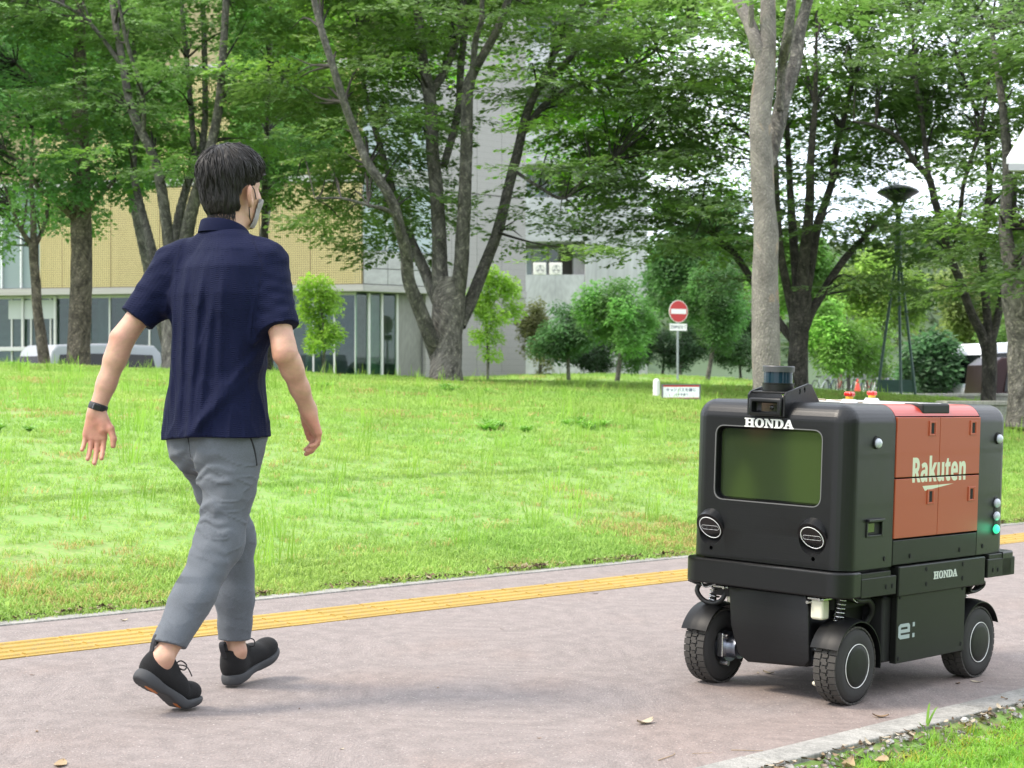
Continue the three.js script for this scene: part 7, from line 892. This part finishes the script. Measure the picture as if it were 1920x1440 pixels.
const vanOutline = [[0.0, 0.14], [0.0, 0.46], [0.035, 0.54], [0.1, 0.9], [0.14, 0.97], [0.5, 1], [0.94, 0.985], [0.985, 0.9], [1, 0.4], [1, 0.14]], vanGlass = [[[0.09, 0.56], [0.145, 0.88], [0.34, 0.9], [0.34, 0.55]], [[0.37, 0.55], [0.37, 0.9], [0.63, 0.9], [0.63, 0.55]], [[0.66, 0.55], [0.66, 0.9], [0.92, 0.89], [0.95, 0.56]]];
const carOutline = [[0.0, 0.16], [0.0, 0.42], [0.03, 0.52], [0.24, 0.6], [0.4, 0.94], [0.5, 1], [0.78, 0.98], [0.9, 0.86], [0.98, 0.62], [1, 0.5], [1, 0.16]], carGlass = [[[0.31, 0.62], [0.43, 0.9], [0.58, 0.92], [0.58, 0.62]], [[0.61, 0.62], [0.61, 0.92], [0.77, 0.91], [0.9, 0.64]]];
const silver = MP(0.26, 0.275, 0.3, 0.4), white = MP(0.64, 0.66, 0.69, 0.4);
vehicle('parked_van', 'silver van parked beyond the lawn crest before the glazed floor', { L: 3.4, H: 1.75, W: 1.5, outline: vanOutline, glass: vanGlass, shield: [0.55, 0.86], paint: silver, px: 48, d: 42, turn: FACE + 0.85 });
vehicle('parked_car', 'pale green small car parked behind the silver van', { L: 3.4, H: 1.5, W: 1.5, outline: carOutline, glass: carGlass, shield: [0.6, 0.88], paint: MP(0.27, 0.31, 0.29, 0.35), px: 262, d: 43, turn: FACE + 0.8 });
vehicle('parked_van', 'white van with a sloping windscreen in the car park', { L: 4.4, H: 1.95, W: 1.7, outline: vanOutline, glass: vanGlass, shield: [0.5, 0.86], paint: white, px: 1788, d: 44, turn: FACE + 0.35 });
vehicle('parked_van', 'dark red van parked before the white van', { L: 4.2, H: 1.6, W: 1.7, outline: vanOutline, glass: vanGlass, shield: [0.5, 0.86], paint: MP(0.016, 0.005, 0.005, 0.3, { specularIntensity: 0.4 }), px: 2168, d: 41, turn: FACE + Math.PI + 0.15 });
vehicle('parked_van', 'white boxy van parked behind the dark red one', { L: 4.4, H: 2.1, W: 1.7, outline: vanOutline, glass: [vanGlass[0]], shield: [0.5, 0.86], paint: white, px: 1880, d: 48, turn: FACE + 0.2 });
{ // bicycles by the trees
  const mk = (paint) => { const g = new THREE.Group(), dk = M(0.015, 0.015, 0.015, 0.6), al = M(0.5, 0.5, 0.52, 0.3, { metalness: 0.8 }); for (const x of [-0.52, 0.52]) { const w = part('wheel', new THREE.TorusGeometry(0.31, 0.02, 8, 32).translate(x, 0.33, 0), dk, g); part('spokes', mg([0, 1, 2, 3, 4, 5].map((q) => box(-0.3, 0.3, -0.003, 0.003, -0.003, 0.003).rotateZ(q * 0.524).translate(x, 0.33, 0))), al, w); }
    part('frame', mg([tube([V(-0.52, 0.33, 0), V(-0.1, 0.3, 0)], 0.014), tube([V(-0.1, 0.3, 0), V(0.36, 0.62, 0)], 0.02), tube([V(-0.1, 0.3, 0), V(-0.22, 0.75, 0)], 0.016), tube([V(-0.52, 0.33, 0), V(-0.19, 0.62, 0)], 0.012), tube([V(0.52, 0.33, 0), V(0.34, 0.9, 0)], 0.016)]), paint, g);
    part('saddle', rbox(-0.36, -0.1, 0.76, 0.82, -0.08, 0.08, 0.025, 3), dk, g); part('handlebar', tube([V(0.22, 0.96, -0.27), V(0.34, 0.98, -0.2), V(0.36, 0.95, 0), V(0.34, 0.98, 0.2), V(0.22, 0.96, 0.27)], 0.012), al, g); part('basket', mg([rbox(0.4, 0.68, 0.66, 0.68, -0.16, 0.16, 0.005, 1), rbox(0.4, 0.41, 0.66, 0.88, -0.17, 0.17, 0.004, 1), rbox(0.69, 0.70, 0.66, 0.9, -0.19, 0.19, 0.004, 1), rbox(0.4, 0.7, 0.66, 0.89, -0.18, -0.17, 0.004, 1), rbox(0.4, 0.7, 0.66, 0.89, 0.17, 0.18, 0.004, 1)]), M(0.3, 0.3, 0.32, 0.5), g); return g; };
  const src = [[M(0.55, 0.56, 0.58, 0.35), 'silver bicycle with front basket parked under the yellow green tree'], [M(0.04, 0.06, 0.12, 0.35), 'dark blue bicycle with front basket parked in the row'], [M(0.3, 0.03, 0.02, 0.35), 'red bicycle with front basket parked in the row']].map(([m, l]) => [mk(m), l]); const r = rng(91);
  [1540, 1556, 1574, 1596, 1612, 1630, 1648, 1664].forEach((px, i) => { const [s, l] = src[i % 3], c = s.clone(); c.name = numbered('bicycle'); scene.add(c); standAt(c, px, 74 + r() * 3, FACE + 0.9 + r() * 0.4); tag(c, l, 'bicycle', ['silver bicycles in the row', 'dark blue bicycles in the row', 'red bicycles in the row'][i % 3]); });
  const cone = thing('traffic_cone', 'orange red traffic cone standing beside the parked bicycles', 'cone'); standAt(cone, 1608, 72, 0); part('cone_body', cyl(0.02, 0.17, 0.66, 20).translate(0, 0.36, 0), M(0.6, 0.06, 0.03, 0.5), cone); part('cone_foot', rbox(-0.2, 0.2, 0, 0.04, -0.2, 0.2, 0.01, 1), M(0.5, 0.05, 0.03, 0.6), cone);
}
{ // wooded hill far behind the car park
  const pos = spot(1700, 720, 150), g = grid(range(-120, 120, 6), range(-60, 60, 6), (x, z) => 12.5 * Math.exp(-((x / 75) ** 2 + (z / 34) ** 2)) + 1.2 * fbm2(x * 0.06, z * 0.06, 3)); const h = setting('hill', g, M(0.05, 0.085, 0.035, 1), 'wooded hill behind the car park'); h.position.set(pos.x, 0, pos.z); h.rotation.y = FACE;
  const r = rng(505), S = [[], []], hm = h.matrix.compose(h.position, h.quaternion, h.scale); for (let i = 0; i < 2600; i++) { const x = (r() * 2 - 1) * 110, z = (r() * 2 - 1) * 45, y = 12.5 * Math.exp(-((x / 75) ** 2 + (z / 34) ** 2)) + 1.2 * fbm2(x * 0.06, z * 0.06, 3), p = V(x, y + 0.8 * r(), z).applyMatrix4(h.matrix), k = 0.7 + 0.6 * r(), ye = r(); S[i % 2].push([p.x, p.y, p.z, r() * 6.28, 6 + 6 * r(), lerp(0.045, 0.1, ye) * k, lerp(0.1, 0.14, ye) * k, 0.032 * k, r(), r()]); }
  S.forEach((s, k) => scene.add(scatter('hill_wood', clumps[k], foliage, s, 'dense wood covering the hill behind the car park')));
}
shade(scene);
renderer.render(scene, camera);
